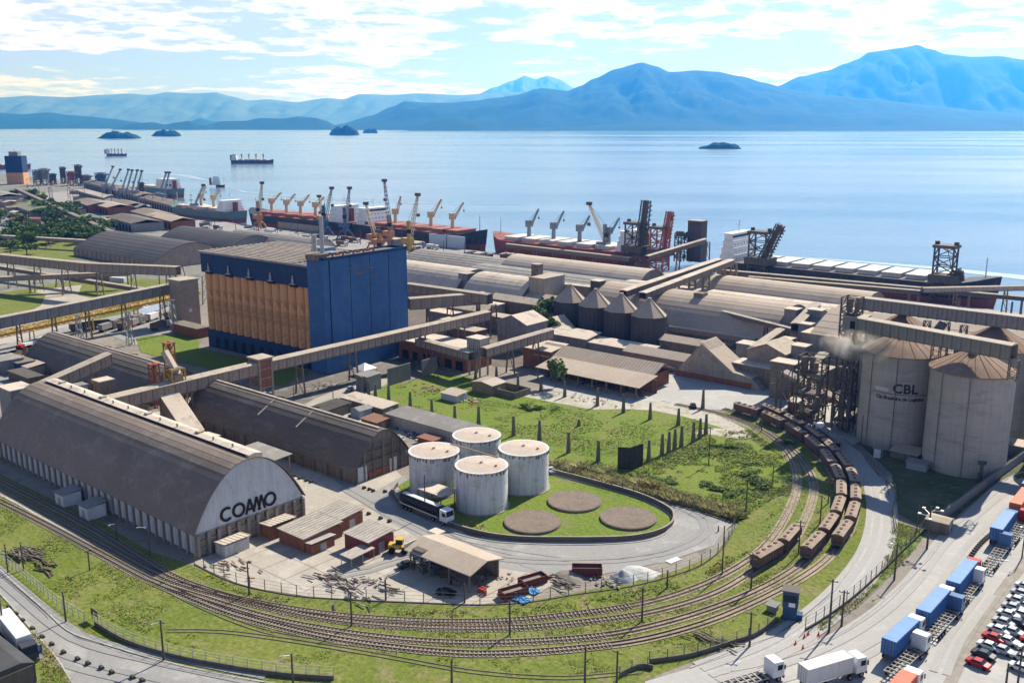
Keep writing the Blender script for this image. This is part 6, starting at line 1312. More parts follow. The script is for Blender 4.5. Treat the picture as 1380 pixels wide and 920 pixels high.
for i, (px, py, pt, lab, arms, lamp) in enumerate(((687, 855, 810, 'between the tracks, in the middle of the lower curve', 0, 0), (865, 837, 791, 'thick one between the tracks right of the middle of the curve', 1, 0), (474, 843, 797, 'between the tracks, left of the middle of the curve', 0, 0), (336, 801, 757, 'by the yard fence below the lettered gable', 0, 0),
    (11, 772, 733, 'by the street kerb at the left edge', 1, 0), (89, 838, 797, 'by the street kerb, next to the left edge one', 1, 0), (32, 768, 730, 'behind the pile of old timbers', 1, 0), (221, 890, 835, 'by the low street wall, with lamp arm', 1, 1), (6, 858, 798, 'beside the white box lorry at the left edge', 1, 0), (395, 921, 880, 'at the bottom edge left of centre', 0, 1),
    (609, 924, 888, 'at the bottom edge, just left of centre', 0, 0), (788, 928, 870, 'short one at the bottom edge', 0, 0), (831, 925, 876, 'taller one at the bottom edge right of centre', 1, 0), (973, 774, 708, 'tall one beside the inner tracks at the yard corner', 0, 0), (1005, 693, 645, 'at the corner of the meadow', 0, 0), (1012, 794, 745, 'left of the short train', 2, 0),
    (1076, 747, 701, 'at the right end of the short train', 2, 0), (1105, 706, 667, 'between middle and inner train', 1, 0), (1116, 678, 643, 'farther up between the two long trains', 2, 0), (1117, 851, 780, 'tallest at the gate road, left one of the pair', 1, 0), (1134, 843, 795, 'at the gate road, right one of the pair', 1, 0), (1010, 871, 824, 'beside the low dark wall left of the blue guard tower', 1, 0),
    (1205, 781, 731, 'on the grass wedge beside the truck road', 1, 1), (1235, 719, 680, 'thin one on the grass near the brown hut', 0, 0), (1041, 653, 627, 'thin short one among the meadow bushes', 0, 0), (955, 626, 575, 'tall thin one in the middle of the meadow', 1, 0), (968, 716, 668 + 40, 'short thick post at the yard corner, left one', 0, 0), (806, 626, 597, 'short one at the near edge of the meadow', 0, 0),
    (520, 808, 780, 'thin one at the yard fence', 0, 0), (626, 812, 786, 'thin one in front of the open workshop', 0, 0), (899, 792 - 0, 762 + 6, 'small one beside the gravel heaps', 0, 0), (1160, 640 - 40, 560, 'beside the silo road in the shade', 0, 0), (1026, 582, 557, 'between meadow and upper wagons', 0, 0), (121, 768 - 0, 742, 'crooked one beside the timber pile', 1, 0),
    (158, 728, 704, 'slim light post in the shade of the long wall, left', 0, 1), (202, 750, 709, 'slim light post in the shade of the long wall, right', 0, 1), (480, 655, 640, 'by the striped warehouse door', 0, 0), (573, 696, 640, 'thin one left of the front tank', 0, 0), (1371, 925, 870, 'in the car park at the right edge', 1, 0), (1354, 935, 893, 'small one at the bottom of the car park', 0, 0),
    (1377, 752, 708, 'at the right edge above the car park', 0, 1), (397, 550, 520, 'thin one under the ribbed gallery', 0, 0), (449, 537, 520, 'short one in front of the blue silo', 0, 0))):
    pole('dark utility pole ' + lab, px, py, pt, arms, .2 if py > 780 else .16, lamp=lamp)
# mast with a cluster of floodlights
u, v = G(1249, 740); h = HGT((1249, 740), 682); t = thing('floodlight_mast', 'dark mast with a bunch of floodlights on crossed arms beside the brown hut', 'light mast', u, v); b = B(); b.rod((0, 0, 0), (0, 0, h), .24, 8, .16); part('pole', b, POLEM, t)
for k in range(5): b = B(); a = k * 1.25; b.bar((0, 0, h - 1 - k * .4), (2.2 * math.cos(a), 2.2 * math.sin(a), h - .5 - k * .4), .09); b.box(2.2 * math.cos(a) - .3, 2.2 * math.sin(a) - .3, h - .6 - k * .4, 2.2 * math.cos(a) + .3, 2.2 * math.sin(a) + .3, h - .3 - k * .4); part('floodlight', b, GALV, t)
# tapered mossy pillars round the meadow
b = B(); b.add([(-.52, -.4, 0), (.52, -.4, 0), (.52, .4, 0), (-.52, .4, 0), (-.26, -.2, 5.9), (.26, -.2, 5.9), (.26, .2, 5.9), (-.26, .2, 5.9)], [(3, 2, 1, 0), (4, 5, 6, 7), (0, 1, 5, 4), (1, 2, 6, 5), (2, 3, 7, 6), (3, 0, 4, 7)]); PM = b.mesh('pillar', PILM)
def pil(label, px, py, hs=1.0):
    o = solo('concrete_pillar', PM, None, label, 'pillar', *G(px, py), 0, R.uniform(-.1, .1), 'dark tapered pillars round the meadow'); o.scale = (1, 1, hs)
for i, (px, py) in enumerate(((524, 542), (553, 552), (582, 563), (613, 572), (645, 573), (692, 587), (727, 593), (766, 610), (806, 622))): pil('dark tapered pillar, ' + ORD[i] + ' from the left in the row through the meadow', px, py)
for i, (px, py) in enumerate(((874, 622), (892, 613), (901, 610), (909, 606), (918, 602), (934, 596), (943, 591), (951, 585))): pil('dark tapered pillar, ' + ORD[i] + ' from the left in the close row right of the black screen', px, py, 1.03)
for i, (px, py, hs) in enumerate(((698, 529, 1), (729, 527, .8), (761, 535, .9), (805, 547, 1), (840, 556, 1), (876, 565, .9), (914, 573, .9), (947, 551, 1.1), (497, 533, .8), (506, 536, .8), (669, 512, .8), (641, 512, .8), (780, 565 + 9, .35))): pil('dark tapered pillar, ' + ORD[i] + ' of the scattered ones along the meadow far side', px, py, hs)
# black screen of sheets in the meadow
t = thing('dark_screen', 'tall black sheet screen standing zigzag in the meadow', 'screen', *G(850, 632)); P = [G(832, 632), G(849, 633), G(853, 631), G(866, 627)]; o_ = G(850, 632)
for k in range(3):
    b = B(); (a0_, a1_), (c0_, c1_) = P[k], P[k + 1]; b.bar((a0_ - o_[0], a1_ - o_[1], 3.1), (c0_ - o_[0], c1_ - o_[1], 3.1), .2, 6.0); part('sheet', b, M('black sheet', (0.035, 0.035, 0.03), (.06, .06, .05), .8, .9, streak=.3), t)
# dark free-standing concrete walls left of the meadow
for (p, q, pt, lab) in (((523, 520), (553, 511), 497, 'grey free-standing wall panel beside the guard house'), ((569, 508), (589, 501), 486, 'grey free-standing wall panel nearer the brick loading shed'), ((483, 528), (489, 531), 505, 'narrow dark wall beside the white tent')):
    a, c = G(*p), G(*q); h = HGT(p, pt); b = B(); b.bar((0, 0, h / 2), (c[0] - a[0], c[1] - a[1], h / 2), .5, h); solo('wall_panel', b, M('grey mossy panel', (0.15, 0.15, 0.14), (0.19, 0.185, 0.17), .3, .9, streak=.6), lab, 'wall', *a)
def fence(label, P, h, mat, spacing=3.0, wall=0, wires=3, wallm=None, name='fence'):
    Q = spline(GP(P), .5); t = thing(name, label, 'fence', 0, 0, .08); b = B(); b.box(-.06, -.06, 0, .06, .06, h); pm = b.mesh('post', mat); d = 0; pts = [Q[0]]
    for a, c in zip(Q, Q[1:]):
        d += math.dist(a, c)
        if d >= spacing: d = 0; pts.append(c)
    for p in pts[:160]: part('post', pm, None, t, loc=(p[0], p[1], wall))
    b = B()
    for k in range(wires):
        z = wall + h * (k + 1) / wires - .08
        for a, c in zip(pts, pts[1:]): b.bar((*a, z), (*c, z), .035)
    part('wires', b, mat, t, kind='stuff')
    if wall: part('base_wall', wallstrip(Q, .25, wall), wallm or BUNDM, t)
    return t
FGAL = M('pale fence post', (0.50, 0.50, 0.47), (0.4, 0.4, 0.38), 1, .8); FDK = M('dark fence post', (0.11, 0.12, 0.10), (.16, .16, .14), 1, .8)
fence('wire fence with pale posts along the street edge of the grass, lower left', [(-60, 706), (0, 753), (40, 786), (80, 818), (114, 838)], 2.2, FGAL, 1.6)
fence('low black wall topped by white posts along the street, bottom left', [(128, 842), (170, 866), (230, 885), (300, 899), (380, 911), (450, 916)], 1.7, FGAL, 2.2, wall=.75)
fence('dark wire fence along the southern edge of the works yard', [(262, 760), (300, 779), (340, 792), (400, 803), (470, 808), (560, 812), (650, 815), (715, 811), (770, 802), (850, 790), (905, 776), (945, 761), (975, 738), (990, 712)], 2.2, FDK, 3.2, wall=.12)
fence('hedge-backed wire fence between the narrow road and the meadow', [(742, 634), (800, 652), (870, 672), (940, 690), (985, 705)], 2.4, FDK, 3, wall=.2)
fence('wire fence beside the gate road up to the grass wedge', [(1085, 850), (1110, 835), (1150, 806), (1190, 770), (1215, 745), (1247, 714)], 2.2, FDK, 2.6, wall=.5)
fence('low dark wall with wire fence beside the blue guard tower', [(875, 893), (930, 885), (985, 868), (1020, 856), (1048, 836)], 1.4, FDK, 2.6, wall=.75)
fence('short low dark wall near the bottom edge right of centre', [(835, 912), (862, 900), (880, 902)], 1.2, FDK, 2.4, wall=.8)
fence('grey boundary wall between the silo yard and the truck road', [(1252, 712), (1285, 690), (1340, 648), (1400, 604)], .5, WGREY, 6, wall=2.2, wallm=WGREY)
fence('pale wall with fence along the bend inside the silo road', [(1207, 716), (1204, 690), (1206, 662), (1180, 634), (1165, 616)], 1.6, FDK, 3, wall=.4, wallm=WCONC)
# blue guard tower, brown hut
u, v = G(1064, 832); t = thing('guard_tower', 'two-storey blue guard booth with glazed upper floor at the gate road', 'guard booth', u, v, 0, .35); t.scale = (.62, .62, .88); b = B(); b.box(-2, -1.8, 0, 2, 1.8, 3); part('lower_storey', b, M('dark blue booth', (0.035, 0.075, 0.16), (0.05, 0.09, 0.17), .6, .7), t); b = B(); b.box(-2.2, -2, 3, 2.2, 2, 6.4); part('upper_storey', b, MATS['dark blue booth'], t)
for s in (-1, 1): b = B(); b.box(-1.8, s * 2.0, 4.2, 1.8, s * 2.06, 5.7); part('window', b, GLASS, t); b = B(); b.box(s * 2.2, -1.6, 4.2, s * 2.26, 1.6, 5.7); part('window', b, GLASS, t)
b = B(); b.box(-2.5, -2.3, 6.4, 2.5, 2.3, 6.65); part('roof', b, CHAS, t); b = B(); b.box(-.4, -2.12, 3.2, 1.4, -2.02, 4.1); part('notice_board', b, WHT, t); b = B(); b.box(2, -1, 0, 3.6, 1.5, 1.3); part('steps', b, MATS['dark blue booth'], t)
shed('gate_hut', 'small brown-roofed hut at the foot of the floodlight mast', *G(1265, 715), 4.5, 4, 2.8, WDIRTY, RFBROWN, .5, 'gu', corr=False)
shed('small_cabin', 'small grey-blue cabin on the grass left of the blue guard booth', *G(1041, 822), 1.6, 1.6, 1.2, WGREY, WGREY, .2, 'v', door=False, corr=False)
shed('small_cabin', 'pale blue cabin at the foot of the CBL silo', *G(1236, 632), 5, 2.6, 2.0, paint('pale blue cabin', (.28, .33, .36)), WGREY, .2, 'v', corr=False)
shed('small_cabin', 'small white booth at the left foot of the CBL silo', *G(1183, 616), 1.8, 1.8, 2.6, WWHITE, WGREY, .3, 'v', corr=False)
shed('silo_shed', 'low grey-roofed shed between the two front silos', *G(1222, 616), 7, 6, 2.0, WDIRTY, RFBROWN, .4, 'v', corr=False)
shed('silo_shed', 'pale-roofed shed right of the bare front silo, at the right edge', *G(1372, 612), 7, 5, 3, WGREY, RFPALE, .4, 'v')
# ================================================================ works yard things
t = thing('open_workshop', 'open workshop with long pale gabled roof on posts in the works yard', 'workshop', *G(612, 772)); wu = t
rz = 0; b = B(); b.hip(-8.5, -4.5, 8.5, 4.5, 4.0, 5.3, .5, 'x', .2); part('roof', b, RFBROWN, t)
for x in (-8, -2.7, 2.7, 8):
    for y in (-4.2, 4.2): b = B(); b.cb(x, y, 0, .25, .25, 4.0); part('post', b, WDIRTY, t)
b = B(); b.box(-8, 4.2, 0, 8, 4.35, 3.6); part('back_wall', b, WDIRTY, t); b = B()
for k in range(26): x, y = R.uniform(-7.5, 7.5), R.uniform(-3.8, 3.6); s = R.uniform(.5, 1.6); b.cb(x, y, 0, s, s * R.uniform(.5, 1.2), R.uniform(.4, 1.6))
part('stored_goods', b, CHAS, t, kind='stuff'); b = B(); b.box(-9.5, -4.6, 4.0, -9.2, -1, 5.1); b.box(-11.5, 4.2, 4.2, -8.5, 6.5, 4.4); part('side_flap', b, RFPALE, t)
for p, cl, lab in (((580, 770), (0.04, 0.10, 0.25), 'blue oil drum stack beside the open workshop'), ((646, 798), (0.35, 0.07, 0.04), 'red gas bottles at the front corner of the open workshop')):
    t = thing('drum_stack', lab, 'drums', *G(*p)); m = paint(lab[:8], cl)
    for k in range(5): b = B(); b.cyl((k % 3) * .75, (k // 3) * .75, 0, 1.0, .33, 12); part('drum', b, m, t)
t = thing('gantry_frame', 'tall dark open steel gantry beside the open workshop', 'gantry', *G(569, 768)); b = B(); lattice(b, 0, 0, 0, 4.6, 2.6, 2.2, 2, .22, .12); b.box(-1.5, -1.3, 4.6, 1.5, 1.3, 4.75); part('frame', b, DKMET, t)
# wheel loader
t = thing('wheel_loader', 'yellow wheel loader parked beside the ribbed-roof store', 'loader', *G(541, 744), .1, .6); YL = paint('loader yellow', (0.55, 0.36, 0.06), .5)
b = B(); b.box(-2.6, -.9, .9, -.2, .9, 1.9); b.box(-.2, -.6, .8, 1.4, .6, 1.4); part('body', b, YL, t); b = B(); b.box(-1.0, -.75, 1.9, .4, .75, 3.0); part('cab', b, GLASS, t); b = B(); b.box(-1.1, -.85, 3.0, .5, .85, 3.12); part('cab_roof', b, YL, t)
b = B(); b.bar((1, -.5, 1.4), (2.8, -.5, .6), .2); b.bar((1, .5, 1.4), (2.8, .5, .6), .2); part('lift_arms', b, YL, t); b = B(); b.ext([(2.7, .1), (3.7, .1), (3.7, .25), (2.9, .3), (2.8, 1.1), (2.7, 1.1)], -1.3, 1.3, axis='y'); part('bucket', b, CHASL, t)
b = B(); b.rod((0, -.25, .7), (0, .25, .7), .7, 14); wm2 = b.mesh('wheel', TYRE)
for x in (-1.8, .9):
    for s in (-1, 1): part('wheel', wm2, None, t, loc=(x, s * 1.0, 0))
car('dark grey', 'dark pickup parked in front of the steel gantry', *G(548, 764), 1.2)
car('black', 'dark car on the concrete below the open workshop', *G(601, 806 - 4), .4)
def skip(label, px, py, L_=5.5, rz=0, m=None, h=1.5):
    t = thing('waste_skip', label, 'skip', *G(px, py), .08, rz); m = m or M('maroon skip steel', (0.17, 0.045, 0.035), (.12, .04, .035), .8, .8); w_ = 2.3
    for nm, bx in (('side', (-L_ / 2, -w_ / 2, .2, L_ / 2, -w_ / 2 + .1, h)), ('side', (-L_ / 2, w_ / 2 - .1, .2, L_ / 2, w_ / 2, h)), ('end', (-L_ / 2, -w_ / 2 + .1, .2, -L_ / 2 + .1, w_ / 2 - .1, h)), ('end', (L_ / 2 - .1, -w_ / 2 + .1, .2, L_ / 2, w_ / 2 - .1, h)), ('floor', (-L_ / 2, -w_ / 2, 0, L_ / 2, w_ / 2, .2))):
        b = B(); b.box(*bx); part(nm, b, m, t)
    b = B()
    for i in range(6): b.box(-L_ / 2 + i * L_ / 5.2, -w_ / 2 - .08, .2, -L_ / 2 + i * L_ / 5.2 + .12, -w_ / 2, h); b.box(-L_ / 2 + i * L_ / 5.2, w_ / 2, .2, -L_ / 2 + i * L_ / 5.2 + .12, w_ / 2 + .08, h)
    part('stiffeners', b, m, t); b = B(); b.box(-L_ / 2 + .1, -w_ / 2 + .1, .2, L_ / 2 - .1, w_ / 2 - .1, h * .6); part('fill', b, DUST, t)
skip('maroon skip with sand in it, nearer the fence', 692, 802, 5.5, math.radians(72)); skip('maroon skip standing behind the sand-filled one', 718, 786, 5.5, math.radians(72)); skip('maroon skip by the inner road near the gravel heap', 791, 773, 6, math.radians(38), h=1.7)
def heap(name, label, px, py, n, spread, lo, hi, mats, cat, flat=1.0, lng=1.0, kind=None, z=0.05, ang=None):
    """heap of loose countless scraps"""
    b = B(); rr = random.Random(int(px * 7 + py))
    for k in range(n):
        x, y = rr.gauss(0, spread / 2), rr.gauss(0, spread / 3); s = rr.uniform(lo, hi); a = rr.uniform(0, 3.14) if ang is None else ang + rr.gauss(0, .25); zz = rr.uniform(0, .5) * flat
        dx, dy = math.cos(a) * s / 2, math.sin(a) * s / 2; b.cur = rr.randrange(len(mats)); b.bar((x - dx, y - dy, zz + .1), (x + dx, y + dy, zz + .1 + rr.uniform(-.05, .25) * flat), (s * .4 + .06) if lng == 1 else rr.uniform(.12, .26), (s * .22 * flat + .06) if lng == 1 else .18)
    return solo(name, b, mats, label, cat, *G(px, py), z, 0, None, False, 'stuff' if kind is None else kind)
RMIX = [WDIRTY, RUST, WOODP, GALR]; LMIX = [WOODP, WDIRTY, CHASL]
for i, a in enumerate((('timber_pile', 'pile of old dark sleepers on the grass at the lower left', 36, 748, 50, 3.6, 3, 5.5, [WOODP, WDIRTY], 'timber pile', 1, 1, 0.05), ('timber_pile', 'scattered old sleepers fanned out below the dark pile', 62, 766, 16, 4.5, 2.5, 4.5, [WOODP, BRMET], 'timber pile', .6, 1, 0.05))):
    heap(a[0], a[1], a[2], a[3], a[4], a[5], a[6], a[7], a[8], a[9], a[10], 2.2, z=.05, ang=math.radians(4))
for a in (('scrap_heap', 'rusty scrap bars lying by the fence below the lettered gable', 318, 765, 34, 7, 1.5, 4, RMIX, 'scrap'), ('scrap_heap', 'long pale and dark beams stacked by the yard fence', 455, 782, 60, 7, 2, 6, LMIX, 'beams'), ('scrap_heap', 'pallets and sheets left of the sandy patch', 500, 785, 34, 4, 1, 2.6, LMIX, 'pallets'), ('scrap_heap', 'loose planks along the fence in the middle of the yard', 480, 801, 30, 8, 2, 6, LMIX, 'planks'), ('scrap_heap', 'fanned planks beside the sandy patch', 524, 796, 20, 3, 1.5, 4, LMIX, 'planks'),
          ('scrap_heap', 'mixed scrap beyond the open workshop front', 668, 780, 30, 6, .6, 1.8, RMIX, 'scrap'), ('scrap_heap', 'brushwood heap between the skips', 757, 786, 60, 4, 1.5, 3, [WOODP, WDIRTY], 'brushwood'), ('scrap_heap', 'concrete rubble left of the grey gravel heap', 815, 784, 36, 4, .8, 2, [WCONC, WDIRTY], 'rubble'), ('scrap_heap', 'rubble and scrap heap in the meadow left part', 580, 526, 60, 9, .8, 2.2, [WDIRTY, RUST, WCONC], 'rubble'),
          ('scrap_heap', 'pale rubble around the small white meadow hut', 632, 540, 44, 5, .8, 2.2, [WWHITE, WDIRTY, RUST], 'rubble'), ('scrap_heap', 'pale rubble along the sandy strip', 800, 540, 60, 16, .6, 2, [SAND, WCONC, WDIRTY], 'rubble'), ('scrap_heap', 'row of junk and machines behind the striped warehouse', 553, 583, 70, 9, .7, 2.2, [DKMET, WHT, RUST, GALV], 'junk'), ('scrap_heap', 'junk cars and parts in the small depot', 505, 560, 50, 8, .8, 2, [RUST, WHT, DKMET], 'junk'),
          ('scrap_heap', 'old rails stacked on the grass beside the low dark wall', 960, 865, 30, 6, 3, 5, [WOODP, BRMET], 'rails'), ('scrap_heap', 'yellow bundles at the tank farm wall corner', 645, 710, 18, 2.5, .6, 1.2, [YEL, WDIRTY], 'bundles'), ('scrap_heap', 'red earth heap by the sandy strip right end', 990, 583, 16, 3, .6, 1.6, [RUST, SAND], 'rubble'), ('scrap_heap', 'clutter under the galleries in front of the blue silo', 440, 522, 50, 10, .8, 2, [DKMET, WDIRTY, BRMET], 'clutter')):
    heap(a[0], a[1], a[2], a[3], int(a[4] * .75), a[5] * .85, a[6] * .7, a[7] * .5, a[8], a[9], .6, 1.6 if a[6] > .9 else 1.0, ang=(R.uniform(-.4, .4) if a[6] >= 1.5 else None))
def mound(label, px, py, rx, ry, h, m, name='gravel_heap', cat='gravel heap'):
    b = B(); nx = 22; vs = []
    for i in range(nx + 1):
        for j in range(nx + 1):
            a, c = i / nx * 2 - 1, j / nx * 2 - 1; d = math.hypot(a, c); vs.append((a * rx, c * ry, h * max(0, 1 - d) ** .8 * (1 + .25 * noise.noise(Vector((a * 3, c * 3, px)))) - (.05 if d >= 1 else 0)))
    b.add(vs, [(i * (nx + 1) + j, (i + 1) * (nx + 1) + j, (i + 1) * (nx + 1) + j + 1, i * (nx + 1) + j + 1) for i in range(nx) for j in range(nx)]); return solo(name, b, m, label, cat, *G(px, py), .06, 0, None, True)
GRV = M('grey gravel', (0.36, 0.37, 0.38), (0.30, 0.31, 0.32), .8, .95, fine=.3); mound('round grey gravel heap at the yard edge', 840, 779, 2.6, 2.6, 1.9, GRV); mound('flatter pale gravel heap behind the round grey one', 862, 771, 3.6, 2.6, .8, M('pale gravel', (0.46, 0.46, 0.45), (.4, .4, .39), .8, .95, fine=.3)); mound('reddish soil heap beside the brushwood', 768, 776, 3.2, 2.5, 1.0, DUST, 'soil_heap', 'soil heap')
TARP = paint('blue tarpaulin', (0.10, 0.30, 0.55), .6)
for i, (px, py, lab) in enumerate(((716, 797, 'crumpled blue tarpaulin beside the sand-filled skip, upper'), (703, 809, 'crumpled blue tarpaulin beside the fence, lower'))):
    b = B(); nx = 12; vs = [((i_ / nx * 2 - 1) * 1.6, (j / nx * 2 - 1) * 1.1, .25 + .35 * noise.noise(Vector((i_ * .5, j * .5, px)))) for i_ in range(nx + 1) for j in range(nx + 1)]
    b.add(vs, [(i_ * (nx + 1) + j, (i_ + 1) * (nx + 1) + j, (i_ + 1) * (nx + 1) + j + 1, i_ * (nx + 1) + j + 1) for i_ in range(nx) for j in range(nx)]); solo('tarpaulin', b, TARP, lab, 'tarpaulin', *G(px, py), .1)
# kerb stones / bollards: rows of dark blocks on the roads
b = B(); b.ext([(-.35, 0), (-.22, .5), (.22, .5), (.35, 0)], -.45, .45); BOL = b.mesh('block', M('dark rubber block', (0.05, 0.045, 0.04), (.08, .075, .07), 1, .9))
def rowpts(P): return P
for i, (px, py) in enumerate(((12, 819), (22, 828), (31, 837), (44, 848), (57, 859), (70, 869), (86, 880), (105, 889), (119, 895), (137, 901), (151, 907), (179, 914), (192, 918))): solo('road_block', BOL, None, 'small dark road block, ' + ORD[i] + ' from the left in the row along the street', 'road block', *G(px, py), .09, 0, 'dark blocks dividing the street')
for i, (px, py) in enumerate(((396, 642), (404, 645), (413, 648), (419, 650), (393, 654), (399, 656), (491, 658), (498, 660), (503, 662), (519, 663), (497, 693), (513, 699), (525, 703))): solo('road_block', BOL, None, 'small dark block, ' + ORD[i] + ' of those strewn over the concrete yard', 'road block', *G(px, py), .09, 0, 'dark blocks on the concrete yard')
for i in range(16): f = i / 15; solo('kerb_stone', BOL, None, 'small dark kerb stone, ' + ORD[i] + ' from the bottom of the row in the truck road', 'kerb stone', *G(1302 + 33 * f, 760 - 38 * f - 4 * math.sin(f * 3)), .1, 0, 'dark kerb stones in the truck road')
CONE = B(); CONE.cyl(0, 0, .05, .8, .2, 10, .04); CONE.box(-.28, -.28, 0, .28, .28, .05); CNM = CONE.mesh('cone', paint('orange cone', (0.5, 0.12, 0.05), .7))
for i, (px, py) in enumerate(((477, 688), (482, 689), (487, 690), (1072, 868), (1082, 874), (1089, 855), (1084, 859), (1103, 856))): solo('traffic_cone', CNM, None, 'orange traffic cone, ' + ORD[i] + ' from the left ' + ('beside the striped roofs' if i < 3 else 'at the gate road mouth'), 'traffic cone', *G(px, py), .1, 0, 'traffic cones')
# small depot left of the meadow
shed('long_shed', 'long grey-roofed shed with white wall right behind the white tanks', *((G(588, 570, 3)[0], G(588, 570, 3)[1])), 34, 8, 3.4, M('off-white wall', (0.42, 0.41, 0.39), (.34, .33, .31), .3, .85, streak=.5), RFGREY, .6, 'v', win=0)
shed('carport', 'dark corrugated carport roof behind the striped warehouse', *G(445, 546, 3), 7, 11, 2.8, WDIRTY, M('dark roof sheets', (.07, .065, .06), (.11, .1, .09), .4, .9), .4, 'v', door=False); shed('flat_roof_shed', 'long flat pale roof at the left corner of the meadow', *G(497, 539, 3), 20, 6.5, 2.8, WDIRTY, RFPALE, .3, 'v')
shed('small_house', 'small pale blue gabled house beside the long flat roof', *G(487, 553, 2), 4, 5, 2.6, paint('pale blue wall', (.33, .4, .5), .8), WGREY, .8, 'gv', corr=False); shed('brown_hut', 'brown hut with rusty roof at the end of the depot', *G(506, 566, 2), 7, 5, 2.4, BRICK, M('rusty roof', (.28, .16, .1), (.22, .12, .08), .6, .9), .4, 'v')
shed('rusty_hut', 'low rusty-roofed hut beside the left tank', *G(580, 592, 1), 6, 4, 1.6, RUST, M('rusty red roof', (.26, .12, .09), (.2, .1, .08), .6, .9), .2, 'v', corr=False)
shed('guard_house', 'tall grey guard house with white tent roof in front of the blue silo', *G(497, 524), 6, 6, 5.2, WGREY, WGREY, .3, 'v', corr=False); t = thing('white_tent', 'white pyramid tent roof behind the grey guard house', 'tent', *G(492, 505)); b = B(); b.cyl(0, 0, 2.6, 4.4, 4.4, 4, .2, a0=.78, a1=.78 + 2 * math.pi); part('canopy', b, WHT, t)
for x, y in ((-2.9, -2.9), (2.9, -2.9), (2.9, 2.9), (-2.9, 2.9)): b = B(); b.cb(x, y, 0, .12, .12, 2.7); part('post', b, GALV, t)
shed('meadow_hut', 'small white and blue hut with brown roof in the meadow', *G(612, 538), 7, 5, 2.2, paint('white-blue wall', (.42, .46, .52), .8), RFBROWN, .6, 'v', corr=False); shed('meadow_shed', 'cream-roofed open shed at the far side of the meadow', *G(659, 527), 9, 7, 3.2, M('ochre wall', (.24, .19, .1), (.18, .15, .09), .6, .9), RFPALE, .8, 'gv')
t = thing('walled_pen', 'roofless walled pen right of the cream-roofed shed', 'pen', *G(686, 530)); 
for nm, bx in (('wall', (-6, -4, 0, 6, -3.7, 2.2)), ('wall', (-6, 3.7, 0, 6, 4, 2.2)), ('wall', (-6, -3.7, 0, -5.7, 3.7, 2.2)), ('wall', (5.7, -3.7, 0, 6, 3.7, 2.2))): b = B(); b.box(*bx); part(nm, b, WDIRTY, t)
t = thing('dark_roof_building', 'dark curved-roof building at the lower left corner', 'building', *G(-8, 925)); b = B(); b.ext([(-5, 0), (-5, 3.6), (-3, 4.4), (3, 4.4), (5, 3.6), (5, 0)], -14, 4); part('roof_body', b, M('dark membrane roof', (.05, .05, .055), (.08, .08, .08), .2, .7), t); b = B(); b.box(4, -4.6, 0, 4.2, 4.6, 3.4); part('end_wall', b, DKMET, t)
t = thing('street_sign', 'small blue P parking sign beside the white box lorry', 'sign', *G(53, 892)); b = B(); b.rod((0, 0, 0), (0, 0, 2.4), .05, 6); part('post', b, GALV, t); b = B(); b.box(-.06, -.7, 1.5, .06, .7, 3.1); part('board', b, paint('sign blue', (.03, .08, .3)), t)
me = text_mesh('P', 1.3, .02, .05)
for vt in me.vertices: x, y, z = vt.co; vt.co = (.08 + z, x, 1.85 + y)
me.materials.append(WHT); link('letter', me, t)
t = thing('street_sign', 'dark blank sign board on two posts beside the low street wall', 'sign', *G(128, 836)); b = B(); b.box(-1.2, -.06, 1, 1.2, .06, 2.3); part('board', b, DKMET, t)
for x in (-1, 1): b = B(); b.cb(x, 0, 0, .1, .1, 1.0); part('post', b, DKMET, t)
# ================================================================ plants
LEAF = M('dark leaves', (0.06, 0.105, 0.026), (0.095, 0.15, 0.036), 1.2, .8, coord='Object'); LEAFL = M('bright leaves', (0.10, 0.17, 0.03), (0.14, 0.2, 0.045), .8, .8); BARK = M('tree bark', (0.10, 0.075, 0.055), (.07, .055, .04), 2, .95)
DRYG = M('dry grass blades', (0.34, 0.29, 0.12), (0.26, 0.24, 0.09), .4, .95); GRNG = M('green blades', (0.15, 0.22, 0.03), (0.21, 0.27, 0.045), .4, .95); DKG = M('dark weed blades', (0.10, 0.155, 0.03), (.14, .19, .045), .4, .95)
def crown_mesh(name, rad, hgt, n, leaf, seed, mats=(LEAF, LEAFL), lo=0.0):
    rr = random.Random(seed); b = B(); cl = [(rr.gauss(0, rad * .45), rr.gauss(0, rad * .45), lo + hgt * rr.uniform(.25, .95), rad * rr.uniform(.28, .5)) for _ in range(11)]
    for i in range(n):
        cx_, cy, cz, cr = cl[rr.randrange(11)]; d = Vector((rr.gauss(0, 1), rr.gauss(0, 1), rr.gauss(0, .8))).normalized() * cr * rr.uniform(.7, 1.05); p = Vector((cx_, cy, cz)) + d
        if p.z < lo: p.z = lo + rr.random() * .3
        a = Vector((rr.gauss(0, 1), rr.gauss(0, 1), rr.gauss(0, .6))).normalized(); c = a.cross(Vector((rr.gauss(0, 1), rr.gauss(0, 1), rr.gauss(0, 1)))).normalized(); s = leaf * rr.uniform(.6, 1.3); b.cur = 0 if rr.random() < .65 or p.z < cz else 1
        b.add([p - a * s, p + c * s * .6, p + a * s, p - c * s * .6], [(0, 1, 2, 3)])
    return b.mesh(name, list(mats))
CRM = [crown_mesh('crown', 1, 1.5, 900, .13, k) for k in range(4)]
TKM = []
for k in range(3):
    b = B(); rr = random.Random(k); b.rod((0, 0, 0), (.02, .02, .55), .06, 7, .045)
    for q in range(5): a = q * 1.3 + k; b.rod((.02, .02, .45 + q * .03), (.45 * math.cos(a), .45 * math.sin(a), .95 + rr.random() * .3), .03, 5, .012)
    TKM.append(b.mesh('trunk', BARK, True))
